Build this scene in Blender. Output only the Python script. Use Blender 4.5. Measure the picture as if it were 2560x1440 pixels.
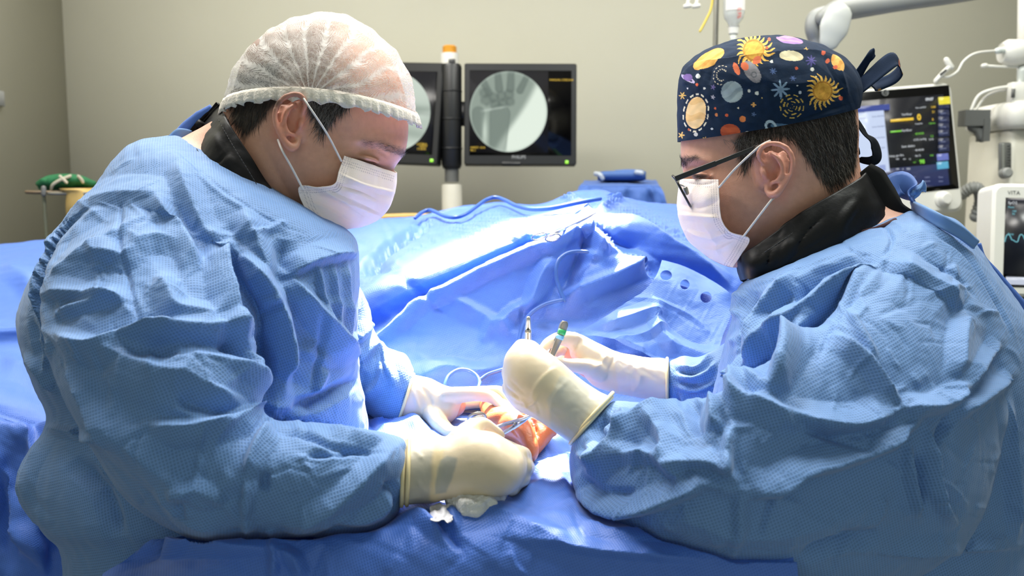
import bpy, math, random
import numpy as np
from mathutils import Vector, Matrix

for _o in list(bpy.data.objects):
    bpy.data.objects.remove(_o)
SC = bpy.context.scene
COL = SC.collection
rng = np.random.default_rng(7)
random.seed(7)

# ---------------------------------------------------------------- camera
F = 2200.0                        # focal length in pixels of a 2560 wide frame
PITCH = math.radians(6.0)
CAM = np.array([0.0, 0.0, 1.20])
RT = np.array([1.0, 0.0, 0.0])
FW = np.array([0.0, math.cos(PITCH), -math.sin(PITCH)])
UP = np.array([0.0, math.sin(PITCH), math.cos(PITCH)])
cd = bpy.data.cameras.new('camera')
cam = bpy.data.objects.new('camera', cd)
COL.objects.link(cam)
cam.location = CAM
cam.rotation_euler = (math.radians(90) - PITCH, 0, 0)
cd.sensor_width = 36.0
cd.lens = F / 2560 * 36.0
cd.clip_start = 0.05
cd.dof.use_dof = True
cd.dof.focus_distance = 0.96
cd.dof.aperture_fstop = 7.0
SC.camera = cam

# ---------------------------------------------------------------- world, lights, exposure
SC.view_settings.view_transform = 'Standard'
SC.view_settings.look = 'None'
SC.view_settings.gamma = 1.0
SC.view_settings.exposure = 0.0
SC.view_settings.use_curve_mapping = False
w = bpy.data.worlds.new('room_air')
SC.world = w
w.use_nodes = True
w.node_tree.nodes['Background'].inputs[0].default_value = (0.86, 0.98, 0.90, 1)
w.node_tree.nodes['Background'].inputs[1].default_value = 0.56


def area_light(name, loc, aim, sx, sy, power, color, spread=180):
    l = bpy.data.lights.new(name, 'AREA')
    l.shape = 'RECTANGLE'
    l.size, l.size_y = sx, sy
    l.energy = power
    l.color = color
    l.spread = math.radians(spread)
    o = bpy.data.objects.new(name, l)
    COL.objects.link(o)
    o.location = loc
    d = Vector(aim) - Vector(loc)
    o.rotation_euler = d.to_track_quat('-Z', 'Y').to_euler()
    return o


def spot_light(name, loc, aim, angle, blend, radius, power, color):
    l = bpy.data.lights.new(name, 'SPOT')
    l.spot_size = math.radians(angle)
    l.spot_blend = blend
    l.shadow_soft_size = radius
    l.energy = power
    l.color = color
    o = bpy.data.objects.new(name, l)
    COL.objects.link(o)
    o.location = loc
    d = Vector(aim) - Vector(loc)
    o.rotation_euler = d.to_track_quat('-Z', 'Y').to_euler()
    return o


# ceiling panels of the operating room
area_light('ceiling_panel_light', (-0.7, 1.15, 2.78), (-0.7, 1.15, 0.0), 1.0, 0.4, 34, (1.0, 0.97, 0.91))
area_light('ceiling_panel_light', (0.9, 1.15, 2.78), (0.9, 1.15, 0.0), 1.0, 0.4, 38, (0.97, 1.0, 0.93))
area_light('ceiling_panel_light', (-0.9, 2.2, 2.78), (-0.9, 2.2, 0.0), 1.2, 0.6, 38, (1.0, 0.97, 0.90))
area_light('ceiling_panel_light', (1.1, 2.2, 2.78), (1.1, 2.2, 0.0), 1.2, 0.6, 30, (1.0, 0.97, 0.90))
# the surgical lamps over the table; the third spot is an added fill
spot_light('surgical_or_fill_light', (0.04, 2.05, 2.20), (-0.02, 1.08, 0.97), 18, 0.9, 0.07, 2100, (1.0, 0.90, 0.76))
spot_light('surgical_or_fill_light', (-0.70, 2.0, 2.30), (-0.06, 1.50, 1.10), 30, 0.8, 0.08, 150, (1.0, 0.95, 0.90))
spot_light('surgical_or_fill_light', (0.05, 1.38, 2.35), (0.0, 1.02, 1.10), 46, 0.9, 0.10, 42, (1.0, 0.92, 0.82))  # added unseen satellite lamp, put in to brighten the faces and hands

# ---------------------------------------------------------------- helpers
def P(x, y, d):
    """the point seen at pixel (x, y), d metres in front of the camera"""
    return CAM + RT * ((x - 1280) / F * d) + UP * ((720 - y) / F * d) + FW * d


def PV(a):
    a = np.asarray(a, float)
    return CAM + np.outer((a[:, 0] - 1280) / F * a[:, 2], RT) + np.outer((720 - a[:, 1]) / F * a[:, 2], UP) + np.outer(a[:, 2], FW)


def proj(V):
    q = V - CAM
    d = q @ FW
    return np.stack([1280 + F * (q @ RT) / d, 720 - F * (q @ UP) / d, d], 1)


def lin(r, g, b):
    f = lambda c: (c / 255 / 12.92) if c <= 10.3 else ((c / 255 + 0.055) / 1.055) ** 2.4
    return (f(r), f(g), f(b), 1.0)


def linv(c):
    c = np.asarray(c, float) / 255
    return np.where(c <= 0.0404, c / 12.92, ((c + 0.055) / 1.055) ** 2.4)


def cr(pts, m):
    """Catmull-Rom through the rows of pts, m samples per interval"""
    p = np.asarray(pts, float)
    if len(p) < 3:
        t = np.linspace(0, 1, m + 1)[:, None]
        return p[0] * (1 - t) + p[-1] * t
    e = np.vstack([2 * p[0] - p[1], p, 2 * p[-1] - p[-2]])
    out = []
    for i in range(len(p) - 1):
        a, b, c, d = e[i], e[i + 1], e[i + 2], e[i + 3]
        for k in range(m):
            t = k / m
            out.append(0.5 * (2 * b + (c - a) * t + (2 * a - 5 * b + 4 * c - d) * t * t + (3 * b - a - 3 * c + d) * t ** 3))
    out.append(p[-1])
    return np.array(out)


def grid_faces(r, c, wrap):
    i = np.arange(r - 1)[:, None]
    j = np.arange(c if wrap else c - 1)[None, :]
    j2 = (j + 1) % c
    return np.stack([i * c + j, i * c + j2, (i + 1) * c + j2, (i + 1) * c + j], -1).reshape(-1, 4)


class MB:
    """collects pieces of geometry and links them as one mesh object"""
    def __init__(s):
        s.v, s.f, s.n = [], [], 0

    def add(s, V, Fs):
        s.v.append(np.asarray(V, float))
        for f in (Fs if isinstance(Fs, list) else [Fs]):
            s.f.append(np.asarray(f, int) + s.n)
        s.n += len(V)
        return s

    def box(s, c, size, ax=None):
        A = np.eye(3) if ax is None else np.asarray(ax, float)
        h = np.asarray(size, float) / 2
        sg = np.array([[-1, -1, -1], [1, -1, -1], [1, 1, -1], [-1, 1, -1], [-1, -1, 1], [1, -1, 1], [1, 1, 1], [-1, 1, 1]], float)
        return s.add(np.asarray(c) + (sg * h) @ A, [[[0, 3, 2, 1], [4, 5, 6, 7], [0, 1, 5, 4], [1, 2, 6, 5], [2, 3, 7, 6], [3, 0, 4, 7]]])

    def rbox(s, c, size, r, ax=None, seg=4):
        """box with its four vertical (third axis) edges rounded and small chamfers"""
        A = np.eye(3) if ax is None else np.asarray(ax, float)
        hx, hy, hz = np.asarray(size, float) / 2
        r = min(r, hx * 0.98, hy * 0.98)
        out = []
        for cx, cy, a0 in ((1, 1, 0), (-1, 1, 90), (-1, -1, 180), (1, -1, 270)):
            for k in range(seg + 1):
                a = math.radians(a0 + 90 * k / seg)
                out.append((cx * (hx - r) + r * math.cos(a), cy * (hy - r) + r * math.sin(a)))
        o = np.array(out)
        c2 = min(r * 0.4, hz * 0.5)
        n = len(o)
        rings = []
        for z, sh in ((-hz, c2), (-hz + c2, 0), (hz - c2, 0), (hz, c2)):
            sc = np.array([(hx - sh) / hx, (hy - sh) / hy])
            rings.append(np.column_stack([o * sc, np.full(n, z)]))
        V = np.vstack(rings)
        fs = [grid_faces(4, n, True), [list(range(n))[::-1]], [list(range(3 * n, 4 * n))]]
        return s.add(np.asarray(c) + V @ A, fs)

    def tube(s, pts, rad, n=12, m=6, cap=True, smooth=True, flat=None):
        p = np.asarray(pts, float)
        r = np.full(len(p), float(rad)) if np.isscalar(rad) else np.asarray(rad, float)
        q = np.column_stack([p, r])
        if smooth and len(p) > 2:
            q = cr(q, m)
        V, fs = tube_geo(q[:, :3], np.maximum(q[:, 3], 1e-5), n, cap, flat)
        return s.add(V, fs)

    def lathe(s, prof, origin, ax=None, n=32):
        """prof rows (radius, height) around the third axis"""
        A = np.eye(3) if ax is None else np.asarray(ax, float)
        pr = np.asarray(prof, float)
        a = np.linspace(0, 2 * np.pi, n, endpoint=False)
        V = np.stack([np.outer(pr[:, 0], np.cos(a)), np.outer(pr[:, 0], np.sin(a)), np.repeat(pr[:, 1][:, None], n, 1)], -1).reshape(-1, 3)
        k = len(pr)
        return s.add(np.asarray(origin) + V @ A, [grid_faces(k, n, True), [list(range(n))[::-1]], [list(range((k - 1) * n, k * n))]])

    def build(s, name, mat, parent=None, **kw):
        V = np.vstack(s.v)
        return link(name, V, s.f, mat, parent, **kw)


def frames(p):
    t = np.gradient(p, axis=0)
    t /= np.linalg.norm(t, axis=1)[:, None] + 1e-12
    a = np.array([0, 0, 1.0]) if abs(t[0, 2]) < 0.9 else np.array([1.0, 0, 0])
    us, ws = [], []
    u = np.cross(t[0], a)
    for i in range(len(p)):
        u = u - t[i] * (u @ t[i])
        u = u / (np.linalg.norm(u) + 1e-12)
        us.append(u)
        ws.append(np.cross(t[i], u))
    return t, np.array(us), np.array(ws)


def tube_geo(p, r, n=12, cap=True, flat=None):
    t, u, w_ = frames(p)
    if cap:                                     # rounded ends
        pre, post, rr0, rr1 = [], [], [], []
        for a in (80, 55, 28):
            ca, sa = math.cos(math.radians(a)), math.sin(math.radians(a))
            pre.append(p[0] - t[0] * r[0] * sa); rr0.append(r[0] * ca)
            post.insert(0, p[-1] + t[-1] * r[-1] * sa); rr1.insert(0, r[-1] * ca)
        k = 3
        p = np.vstack([pre, p, post]); r = np.concatenate([rr0, r, rr1])
        u = np.vstack([np.repeat(u[:1], k, 0), u, np.repeat(u[-1:], k, 0)])
        w_ = np.vstack([np.repeat(w_[:1], k, 0), w_, np.repeat(w_[-1:], k, 0)])
    a = np.linspace(0, 2 * np.pi, n, endpoint=False)
    off = np.cos(a)[None, :, None] * u[:, None, :] + np.sin(a)[None, :, None] * w_[:, None, :]
    V = p[:, None, :] + off * r[:, None, None]
    if flat is not None:                        # squash along a direction
        d, k = flat
        d = np.asarray(d, float)
        off2 = V - p[:, None, :]
        V = p[:, None, :] + off2 - (off2 @ d)[..., None] * d * (1 - k)
    V = V.reshape(-1, 3)
    m = len(p)
    return V, [grid_faces(m, n, True), [list(range(n))[::-1]], [list(range((m - 1) * n, m * n))]]


def ring_geo(secs, m=8, n=64, egg=0.0, power=1.0, cap=True, square=1.0):
    """body of elliptical rings; a ring is (ax,ay, bx,by, depth, half thickness in metres[, depth of A minus depth of B])"""
    s = np.array([list(q) + [0.0] * (7 - len(q)) for q in secs], float)
    s = cr(s, m)
    dA, dB = s[:, 4] + s[:, 6] / 2, s[:, 4] - s[:, 6] / 2
    A = PV(np.column_stack([s[:, 0:2], dA]))
    B = PV(np.column_stack([s[:, 2:4], dB]))
    c = (A + B) / 2
    u = (A - B) / 2
    vd = c - CAM
    vd /= np.linalg.norm(vd, axis=1)[:, None]
    vd = vd - square * u * ((vd * u).sum(1) / ((u * u).sum(1) + 1e-12))[:, None]
    vd /= np.linalg.norm(vd, axis=1)[:, None]
    th = np.maximum(s[:, 5], 0.002)
    a = np.linspace(0, 2 * np.pi, n, endpoint=False)
    ca, sa = np.cos(a), np.sin(a)
    ca2 = np.sign(ca) * np.abs(ca) ** power
    sa2 = np.sign(sa) * np.abs(sa) ** power * (1 - egg * (1 + ca) / 2)
    V = c[:, None] + ca2[None, :, None] * u[:, None] + sa2[None, :, None] * (vd * th[:, None])[:, None]
    k = len(c)
    V = V.reshape(-1, 3)
    fs = [grid_faces(k, n, True)]
    if cap:
        fs += [[list(range(n))[::-1]], [list(range((k - 1) * n, k * n))]]
    return V, fs


def chain(pts, n=14, m=5, flat=None):
    """limb or finger: rows (px, py, depth, radius in pixels at that depth)"""
    a = np.asarray(pts, float)
    q = cr(a, m) if len(a) > 2 else cr(a, m)
    return tube_geo(PV(q[:, :3]), q[:, 3] / F * q[:, 2], n, True, flat)


def set_mesh(me, V, Fs):
    sizes, idx = [], []
    for f in Fs:
        f = np.asarray(f, int)
        if len(f) == 0:
            continue
        sizes.append(np.full(len(f), f.shape[1])); idx.append(f.ravel())
    sizes = np.concatenate(sizes); idx = np.concatenate(idx)
    me.vertices.add(len(V)); me.vertices.foreach_set('co', np.ascontiguousarray(V, np.float32).ravel())
    me.loops.add(len(idx)); me.loops.foreach_set('vertex_index', idx.astype(np.int32))
    me.polygons.add(len(sizes))
    st = np.concatenate([[0], np.cumsum(sizes)[:-1]])
    me.polygons.foreach_set('loop_start', st.astype(np.int32))
    me.polygons.foreach_set('loop_total', sizes.astype(np.int32))
    me.update(calc_edges=True)
    me.validate()


def link(name, V, Fs, mat, parent=None, smooth=True, box_uv=False, col=None, uv=None, sharp=None):
    me = bpy.data.meshes.new(name)
    if not isinstance(Fs, list):
        Fs = [Fs]
    V = np.asarray(V, float)
    set_mesh(me, V, Fs)
    if smooth:
        me.polygons.foreach_set('use_smooth', np.ones(len(me.polygons), bool))
        if sharp:
            me.set_sharp_from_angle(angle=math.radians(sharp))
    nl = len(me.loops)
    if box_uv:
        vi = np.empty(nl, np.int32); me.loops.foreach_get('vertex_index', vi)
        nrm = np.empty(len(me.polygons) * 3, np.float32); me.polygons.foreach_get('normal', nrm)
        tot = np.empty(len(me.polygons), np.int32); me.polygons.foreach_get('loop_total', tot)
        ax = np.repeat(np.abs(nrm.reshape(-1, 3)).argmax(1), tot)
        c = V[vi]
        t = 0.35                                   # the cloth's grain runs a little aslant
        x, y, z = c[:, 0], c[:, 1], c[:, 2]
        uu = np.where(ax == 0, y, x); vv = np.where(ax == 2, y, z)
        U = np.stack([uu * math.cos(t) + vv * math.sin(t), -uu * math.sin(t) + vv * math.cos(t)], 1)
        lay = me.uv_layers.new(name='UVMap')
        lay.data.foreach_set('uv', U.astype(np.float32).ravel())
    if uv is not None:
        vi = np.empty(nl, np.int32); me.loops.foreach_get('vertex_index', vi)
        lay = me.uv_layers.new(name='UVMap')
        lay.data.foreach_set('uv', np.asarray(uv)[vi].astype(np.float32).ravel())
    if col is not None:
        at = me.color_attributes.new('Col', 'FLOAT_COLOR', 'POINT')
        c4 = np.ones((len(V), 4), np.float32); c4[:, :3] = col
        at.data.foreach_set('color', c4.ravel())
    if mat is not None:
        me.materials.append(mat)
    o = bpy.data.objects.new(name, me)
    COL.objects.link(o)
    if parent is not None:
        o.parent = parent
        o.matrix_parent_inverse = parent.matrix_basis.inverted()
    return o


def thing(name, label, cat, loc, group=None):
    o = bpy.data.objects.new(name, None)
    COL.objects.link(o)
    o.empty_display_size = 0.05
    o.location = loc
    return tag(o, label, cat, group)


def tag(o, label, cat=None, group=None, kind=None):
    if label: o['label'] = label
    if cat: o['category'] = cat
    if group: o['group'] = group
    if kind: o['kind'] = kind
    return o


def fuse(pieces, voxel, smooth=2):
    """melt overlapping closed pieces into one continuous surface; returns vertices and faces"""
    mb = MB()
    for V, fs in pieces:
        mb.add(V, fs)
    me = bpy.data.meshes.new('melt')
    set_mesh(me, np.vstack(mb.v), mb.f)
    o = bpy.data.objects.new('melt', me)
    COL.objects.link(o)
    md = o.modifiers.new('r', 'REMESH')
    md.mode = 'VOXEL'; md.voxel_size = voxel; md.adaptivity = 0
    dg = bpy.context.evaluated_depsgraph_get()
    m2 = bpy.data.meshes.new_from_object(o.evaluated_get(dg))
    V = np.empty(len(m2.vertices) * 3, np.float32); m2.vertices.foreach_get('co', V)
    V = V.reshape(-1, 3).astype(float)
    tot = np.empty(len(m2.polygons), np.int32); m2.polygons.foreach_get('loop_total', tot)
    vi = np.empty(len(m2.loops), np.int32); m2.loops.foreach_get('vertex_index', vi)
    st = np.concatenate([[0], np.cumsum(tot)[:-1]])
    quads = vi[(st[tot == 4][:, None] + np.arange(4))]
    fs = [quads]
    if (tot == 3).any():
        fs.append(vi[(st[tot == 3][:, None] + np.arange(3))])
    bpy.data.objects.remove(o); bpy.data.meshes.remove(me); bpy.data.meshes.remove(m2)
    V = relax(V, fs, smooth)
    return V, fs


def edges_of(fs):
    e = []
    for f in fs:
        f = np.asarray(f)
        if len(f) == 0: continue
        k = f.shape[1]
        for i in range(k):
            e.append(np.stack([f[:, i], f[:, (i + 1) % k]], 1))
    e = np.vstack(e)
    e.sort(axis=1)
    return np.unique(e, axis=0)


def relax(V, fs, it, lam=0.5, mask=None):
    if it <= 0: return V
    e = edges_of(fs)
    deg = np.bincount(e.ravel(), minlength=len(V)).astype(float)[:, None]
    V = V.copy()
    for _ in range(it):
        S = np.zeros_like(V)
        for k in range(3):
            S[:, k] = np.bincount(e[:, 0], V[e[:, 1], k], len(V)) + np.bincount(e[:, 1], V[e[:, 0], k], len(V))
        d = lam * (S / np.maximum(deg, 1) - V)
        V += d if mask is None else d * mask[:, None]
    return V


def normals(V, fs):
    N = np.zeros_like(V)
    for f in fs:
        f = np.asarray(f)
        if len(f) == 0: continue
        k = f.shape[1]
        a, b, c, d = V[f[:, 0]], V[f[:, 1]], V[f[:, 2]], V[f[:, 3 if k >= 4 else 0]]
        n = np.cross(c - a, d - b) if k >= 4 else np.cross(b - a, c - a)
        for i in range(min(k, 4)):
            for j in range(3):
                N[:, j] += np.bincount(f[:, i], n[:, j], len(V))
    return N / (np.linalg.norm(N, axis=1)[:, None] + 1e-12)


def seen_weight(V, N, cell=8, tol=0.025):
    q = proj(V)
    to = CAM - V
    to /= np.linalg.norm(to, axis=1)[:, None]
    fac = np.clip(((N * to).sum(1) + 0.05) / 0.3, 0, 1)
    ix = np.clip((q[:, 0] + 600) / cell, 0, 499).astype(int); iy = np.clip((q[:, 1] + 600) / cell, 0, 499).astype(int)
    zb = np.full((500, 500), 9.0)
    np.minimum.at(zb, (ix, iy), q[:, 2])
    dz = q[:, 2] - zb[ix, iy]
    return q, fac * np.clip(1.6 - dz / tol, 0, 1)


def poly_dist(q, path):
    """signed distance to a polyline (positive on its left seen on the picture) and position along it 0..1"""
    p = np.asarray(path, float)
    L = np.concatenate([[0], np.cumsum(np.linalg.norm(np.diff(p, axis=0), axis=1))])
    best = np.full(len(q), 1e9); sg = np.ones(len(q)); pos = np.zeros(len(q))
    for i in range(len(p) - 1):
        a, b = p[i], p[i + 1]
        ab = b - a; l2 = ab @ ab + 1e-9
        t = np.clip(((q - a) @ ab) / l2, 0, 1)
        c = a + t[:, None] * ab
        d = np.linalg.norm(q - c, axis=1)
        s = np.sign(ab[0] * (q[:, 1] - a[1]) - ab[1] * (q[:, 0] - a[0]))
        m = d < best
        best[m] = d[m]; sg[m] = s[m]; pos[m] = (L[i] + t[m] * (L[i + 1] - L[i])) / L[-1]
    return best * np.where(sg == 0, 1, sg), pos


def folds(V, fs, lst, wt=None, N=None, soft=1.35, smooth_path=True):
    """raise creases: rows (path, height mm, width right px, width left px) along the surface normal.
    'right' is the side to the right of the walking direction as seen on the picture (y down)."""
    if N is None: N = normals(V, fs)
    q, w0 = seen_weight(V, N)
    if wt is not None: w0 = w0 * wt
    D = np.zeros(len(V))
    for row in lst:
        path, h, w1 = row[0], row[1], row[2]
        w2 = row[3] if len(row) > 3 else w1
        p = np.asarray(path, float)
        if smooth_path and len(p) > 2: p = cr(p, 5)
        wm = max(w1, w2)
        lo, hi = p.min(0) - wm, p.max(0) + wm
        k = np.nonzero((q[:, 0] > lo[0]) & (q[:, 0] < hi[0]) & (q[:, 1] > lo[1]) & (q[:, 1] < hi[1]) & (w0 > 0))[0]
        if len(k) == 0: continue
        d, pos = poly_dist(q[k, :2], p)
        t = np.where(d > 0, d / w1, -d / w2)
        prof = np.clip(1 - t, 0, 1) ** soft
        tap = np.clip(np.minimum(pos, 1 - pos) / 0.22, 0.12, 1) ** 0.8
        D[k] += h * 0.001 * prof * tap
    return V + N * (D * w0)[:, None]


def crumple(V, N, amp, wave, seed, octaves=2, dirs=5, wt=None):
    """crisp non-woven creasing: triangle waves over many warped directions"""
    r = np.random.default_rng(seed)
    D = np.zeros(len(V))
    for o in range(octaves):
        wl = wave / 2.1 ** o; am = amp / 1.9 ** o
        for k in range(dirs):
            n = r.normal(size=3); n /= np.linalg.norm(n)
            g = r.normal(size=3) / wl * 2.1
            g2 = r.normal(size=3) / wl * 1.3
            ph = V @ n / wl + 0.45 * np.sin(V @ g + r.uniform(0, 6)) + r.uniform(0, 9)
            tri = np.abs((ph % 1) - 0.5) * 2 - 0.5
            msk = np.clip(0.5 + 0.9 * np.sin(V @ g2 + r.uniform(0, 6)), 0, 1)
            D += am * tri * msk
    D /= math.sqrt(dirs)
    if wt is not None: D = D * wt
    return V + N * D[:, None]


def random_creases(poly, n, seed, hl, wl, ll, ang=None, spread=60):
    """short random creases inside a picture polygon"""
    r = np.random.default_rng(seed)
    p = np.asarray(poly, float)
    lo, hi = p.min(0), p.max(0)
    out = []
    while len(out) < n:
        c = r.uniform(lo, hi)
        if not inside(c[None], p)[0]: continue
        a = math.radians((ang if ang is not None else r.uniform(0, 180)) + r.uniform(-spread, spread))
        L = r.uniform(*ll)
        d = np.array([math.cos(a), math.sin(a)]) * L / 2
        k = np.array([-d[1], d[0]]) * r.uniform(-0.25, 0.25)
        h = r.uniform(*hl) * (1 if r.random() < 0.62 else -0.8)
        wa, wb = r.uniform(*wl), r.uniform(*wl)
        out.append(([c - d, c + k, c + d], h, wa, wb * (0.4 if r.random() < 0.5 else 1)))
    return out


def inside(q, poly):
    p = np.asarray(poly, float)
    x, y = q[:, 0], q[:, 1]
    c = np.zeros(len(q), bool)
    j = len(p) - 1
    for i in range(len(p)):
        yi, yj, xi, xj = p[i, 1], p[j, 1], p[i, 0], p[j, 0]
        c ^= ((yi > y) != (yj > y)) & (x < (xj - xi) * (y - yi) / (yj - yi + 1e-12) + xi)
        j = i
    return c


def soft_inside(q, poly, edge):
    """1 inside, falling to 0 over edge pixels outside"""
    p = np.asarray(poly, float)
    d, _ = poly_dist(q, np.vstack([p, p[:1]]))
    return np.clip(0.5 + np.where(inside(q, p), 1, -1) * np.abs(d) / (2 * edge), 0, 1)


def vnoise(V, freq, seed, oct=3):
    """smooth sum-of-sines noise, about -1..1"""
    r = np.random.default_rng(seed)
    D = np.zeros(len(V))
    for o in range(oct):
        f = freq * 1.9 ** o
        s = np.zeros(len(V))
        for k in range(5):
            s += np.sin(V @ (r.normal(size=V.shape[1]) * f) + r.uniform(0, 6.28))
        D += s / 5 * 1.6 / 1.7 ** o
    return D / 1.8


def sheet(rows, m=10, cols=None, n=200):
    """cloth sheet through rows of picture points (x, y, depth); every row has the same number of points"""
    R = np.array(rows, float)                      # r, c, 3
    r, c, _ = R.shape
    mc = max(1, n // (c - 1))
    A = np.stack([cr(R[i], mc) for i in range(r)])
    B = cr(A.reshape(r, -1), m).reshape(-1, A.shape[1], 3)
    k, l = B.shape[:2]
    return PV(B.reshape(-1, 3)), [grid_faces(k, l, False)], (k, l)


def text_mesh(body, size, origin, ax, mat, name, parent, align='LEFT', depth=0.0002, bold=0.0):
    cu = bpy.data.curves.new('t', 'FONT')
    cu.body = body; cu.size = size; cu.align_x = align; cu.align_y = 'CENTER'; cu.extrude = depth; cu.offset = bold
    cu.resolution_u = 3
    o = bpy.data.objects.new('t', cu)
    COL.objects.link(o)
    dg = bpy.context.evaluated_depsgraph_get()
    me = bpy.data.meshes.new_from_object(o.evaluated_get(dg))
    bpy.data.objects.remove(o); bpy.data.curves.remove(cu)
    me.name = name
    A = np.asarray(ax, float)
    V = np.empty(len(me.vertices) * 3, np.float32); me.vertices.foreach_get('co', V)
    V = np.asarray(origin) + V.reshape(-1, 3) @ A
    me.vertices.foreach_set('co', V.astype(np.float32).ravel())
    me.materials.clear(); me.materials.append(mat)
    ob = bpy.data.objects.new(name, me)
    COL.objects.link(ob)
    if parent is not None:
        ob.parent = parent
        ob.matrix_parent_inverse = parent.matrix_basis.inverted()
    return ob


def verts(o):
    a = np.empty(len(o.data.vertices) * 3, np.float32); o.data.vertices.foreach_get('co', a)
    return a.reshape(-1, 3).astype(float)

# ---------------------------------------------------------------- materials
class NT:
    def __init__(s, name):
        s.m = bpy.data.materials.new(name); s.m.use_nodes = True
        s.t = s.m.node_tree; s.b = s.t.nodes['Principled BSDF']
        s.out = s.t.nodes['Material Output']

    def n(s, typ, **kw):
        x = s.t.nodes.new(typ)
        for k, v in kw.items():
            if k.startswith('i_'):
                key = k[2:]
                x.inputs[int(key) if key.isdigit() else key].default_value = v
            else: setattr(x, k, v)
        return x

    def l(s, a, b): s.t.links.new(a, b)

    def math(s, op, a, b=None, clamp=False):
        x = s.n('ShaderNodeMath', operation=op, use_clamp=clamp)
        for i, q in enumerate((a, b)):
            if q is None: continue
            if isinstance(q, (int, float)): x.inputs[i].default_value = q
            else: s.l(q, x.inputs[i])
        return x.outputs[0]

    def mix(s, fac, a, b, mode='MIX'):
        x = s.n('ShaderNodeMix', data_type='RGBA', blend_type=mode)
        for i, q in ((0, fac), (6, a), (7, b)):
            if isinstance(q, (int, float, tuple)): x.inputs[i].default_value = q
            else: s.l(q, x.inputs[i])
        return x.outputs[2]


def plain(name, rgb, rough=0.5, metal=0.0, noise=0.0, nscale=40.0, bump=0.0, coat=0.0, spec=0.5, sheen=0.0):
    t = NT(name)
    c = lin(*rgb)
    t.b.inputs['Base Color'].default_value = c
    t.b.inputs['Roughness'].default_value = rough
    t.b.inputs['Metallic'].default_value = metal
    t.b.inputs['Coat Weight'].default_value = coat
    t.b.inputs['Specular IOR Level'].default_value = spec
    t.b.inputs['Sheen Weight'].default_value = sheen
    if noise or bump:
        co = t.n('ShaderNodeTexCoord')
        nz = t.n('ShaderNodeTexNoise'); nz.inputs['Scale'].default_value = nscale; nz.inputs['Detail'].default_value = 5
        t.l(co.outputs['Object'], nz.inputs['Vector'])
        if noise:
            d = tuple(x * (1 - noise) for x in c[:3]) + (1,)
            u = tuple(min(1, x * (1 + noise)) for x in c[:3]) + (1,)
            t.l(t.mix(nz.outputs['Fac'], d, u), t.b.inputs['Base Color'])
        if bump:
            b = t.n('ShaderNodeBump'); b.inputs['Strength'].default_value = bump; b.inputs['Distance'].default_value = 0.002
            t.l(nz.outputs['Fac'], b.inputs['Height']); t.l(b.outputs[0], t.b.inputs['Normal'])
    return t.m


def glow(name, rgb, strength, attr=False):
    t = NT(name)
    c = lin(*rgb)
    t.b.inputs['Base Color'].default_value = (0.01, 0.01, 0.012, 1)
    t.b.inputs['Roughness'].default_value = 0.25
    t.b.inputs['Emission Strength'].default_value = strength
    if attr:
        a = t.n('ShaderNodeVertexColor', layer_name='Col')
        t.l(a.outputs[0], t.b.inputs['Emission Color'])
    else:
        t.b.inputs['Emission Color'].default_value = c
    return t.m


def attr_mat(name, rough=0.5, sss=0.0, bump=0.0, bscale=300.0, noise=0.0, nscale=60, sheen=0.0, spec=0.5):
    t = NT(name)
    a = t.n('ShaderNodeVertexColor', layer_name='Col')
    src = a.outputs[0]
    co = t.n('ShaderNodeTexCoord')
    if noise:
        nz = t.n('ShaderNodeTexNoise'); nz.inputs['Scale'].default_value = nscale; nz.inputs['Detail'].default_value = 6
        t.l(co.outputs['Object'], nz.inputs['Vector'])
        f = t.math('MULTIPLY_ADD', nz.outputs['Fac'], 2 * noise); t.t.nodes[-1].inputs[2].default_value = 1 - noise
        mv = t.n('ShaderNodeVectorMath', operation='SCALE'); t.l(src, mv.inputs[0]); t.l(f, mv.inputs['Scale'])
        src = mv.outputs[0]
    t.l(src, t.b.inputs['Base Color'])
    t.b.inputs['Roughness'].default_value = rough
    t.b.inputs['Sheen Weight'].default_value = sheen
    t.b.inputs['Specular IOR Level'].default_value = spec
    if sss:
        t.b.inputs['Subsurface Weight'].default_value = sss
        t.b.inputs['Subsurface Radius'].default_value = (1.0, 0.35, 0.2)
        t.b.inputs['Subsurface Scale'].default_value = 0.006
    if bump:
        n2 = t.n('ShaderNodeTexNoise'); n2.inputs['Scale'].default_value = bscale; n2.inputs['Detail'].default_value = 4
        t.l(co.outputs['Object'], n2.inputs['Vector'])
        b = t.n('ShaderNodeBump'); b.inputs['Strength'].default_value = bump; b.inputs['Distance'].default_value = 0.001
        t.l(n2.outputs['Fac'], b.inputs['Height']); t.l(b.outputs[0], t.b.inputs['Normal'])
    return t.m


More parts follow.
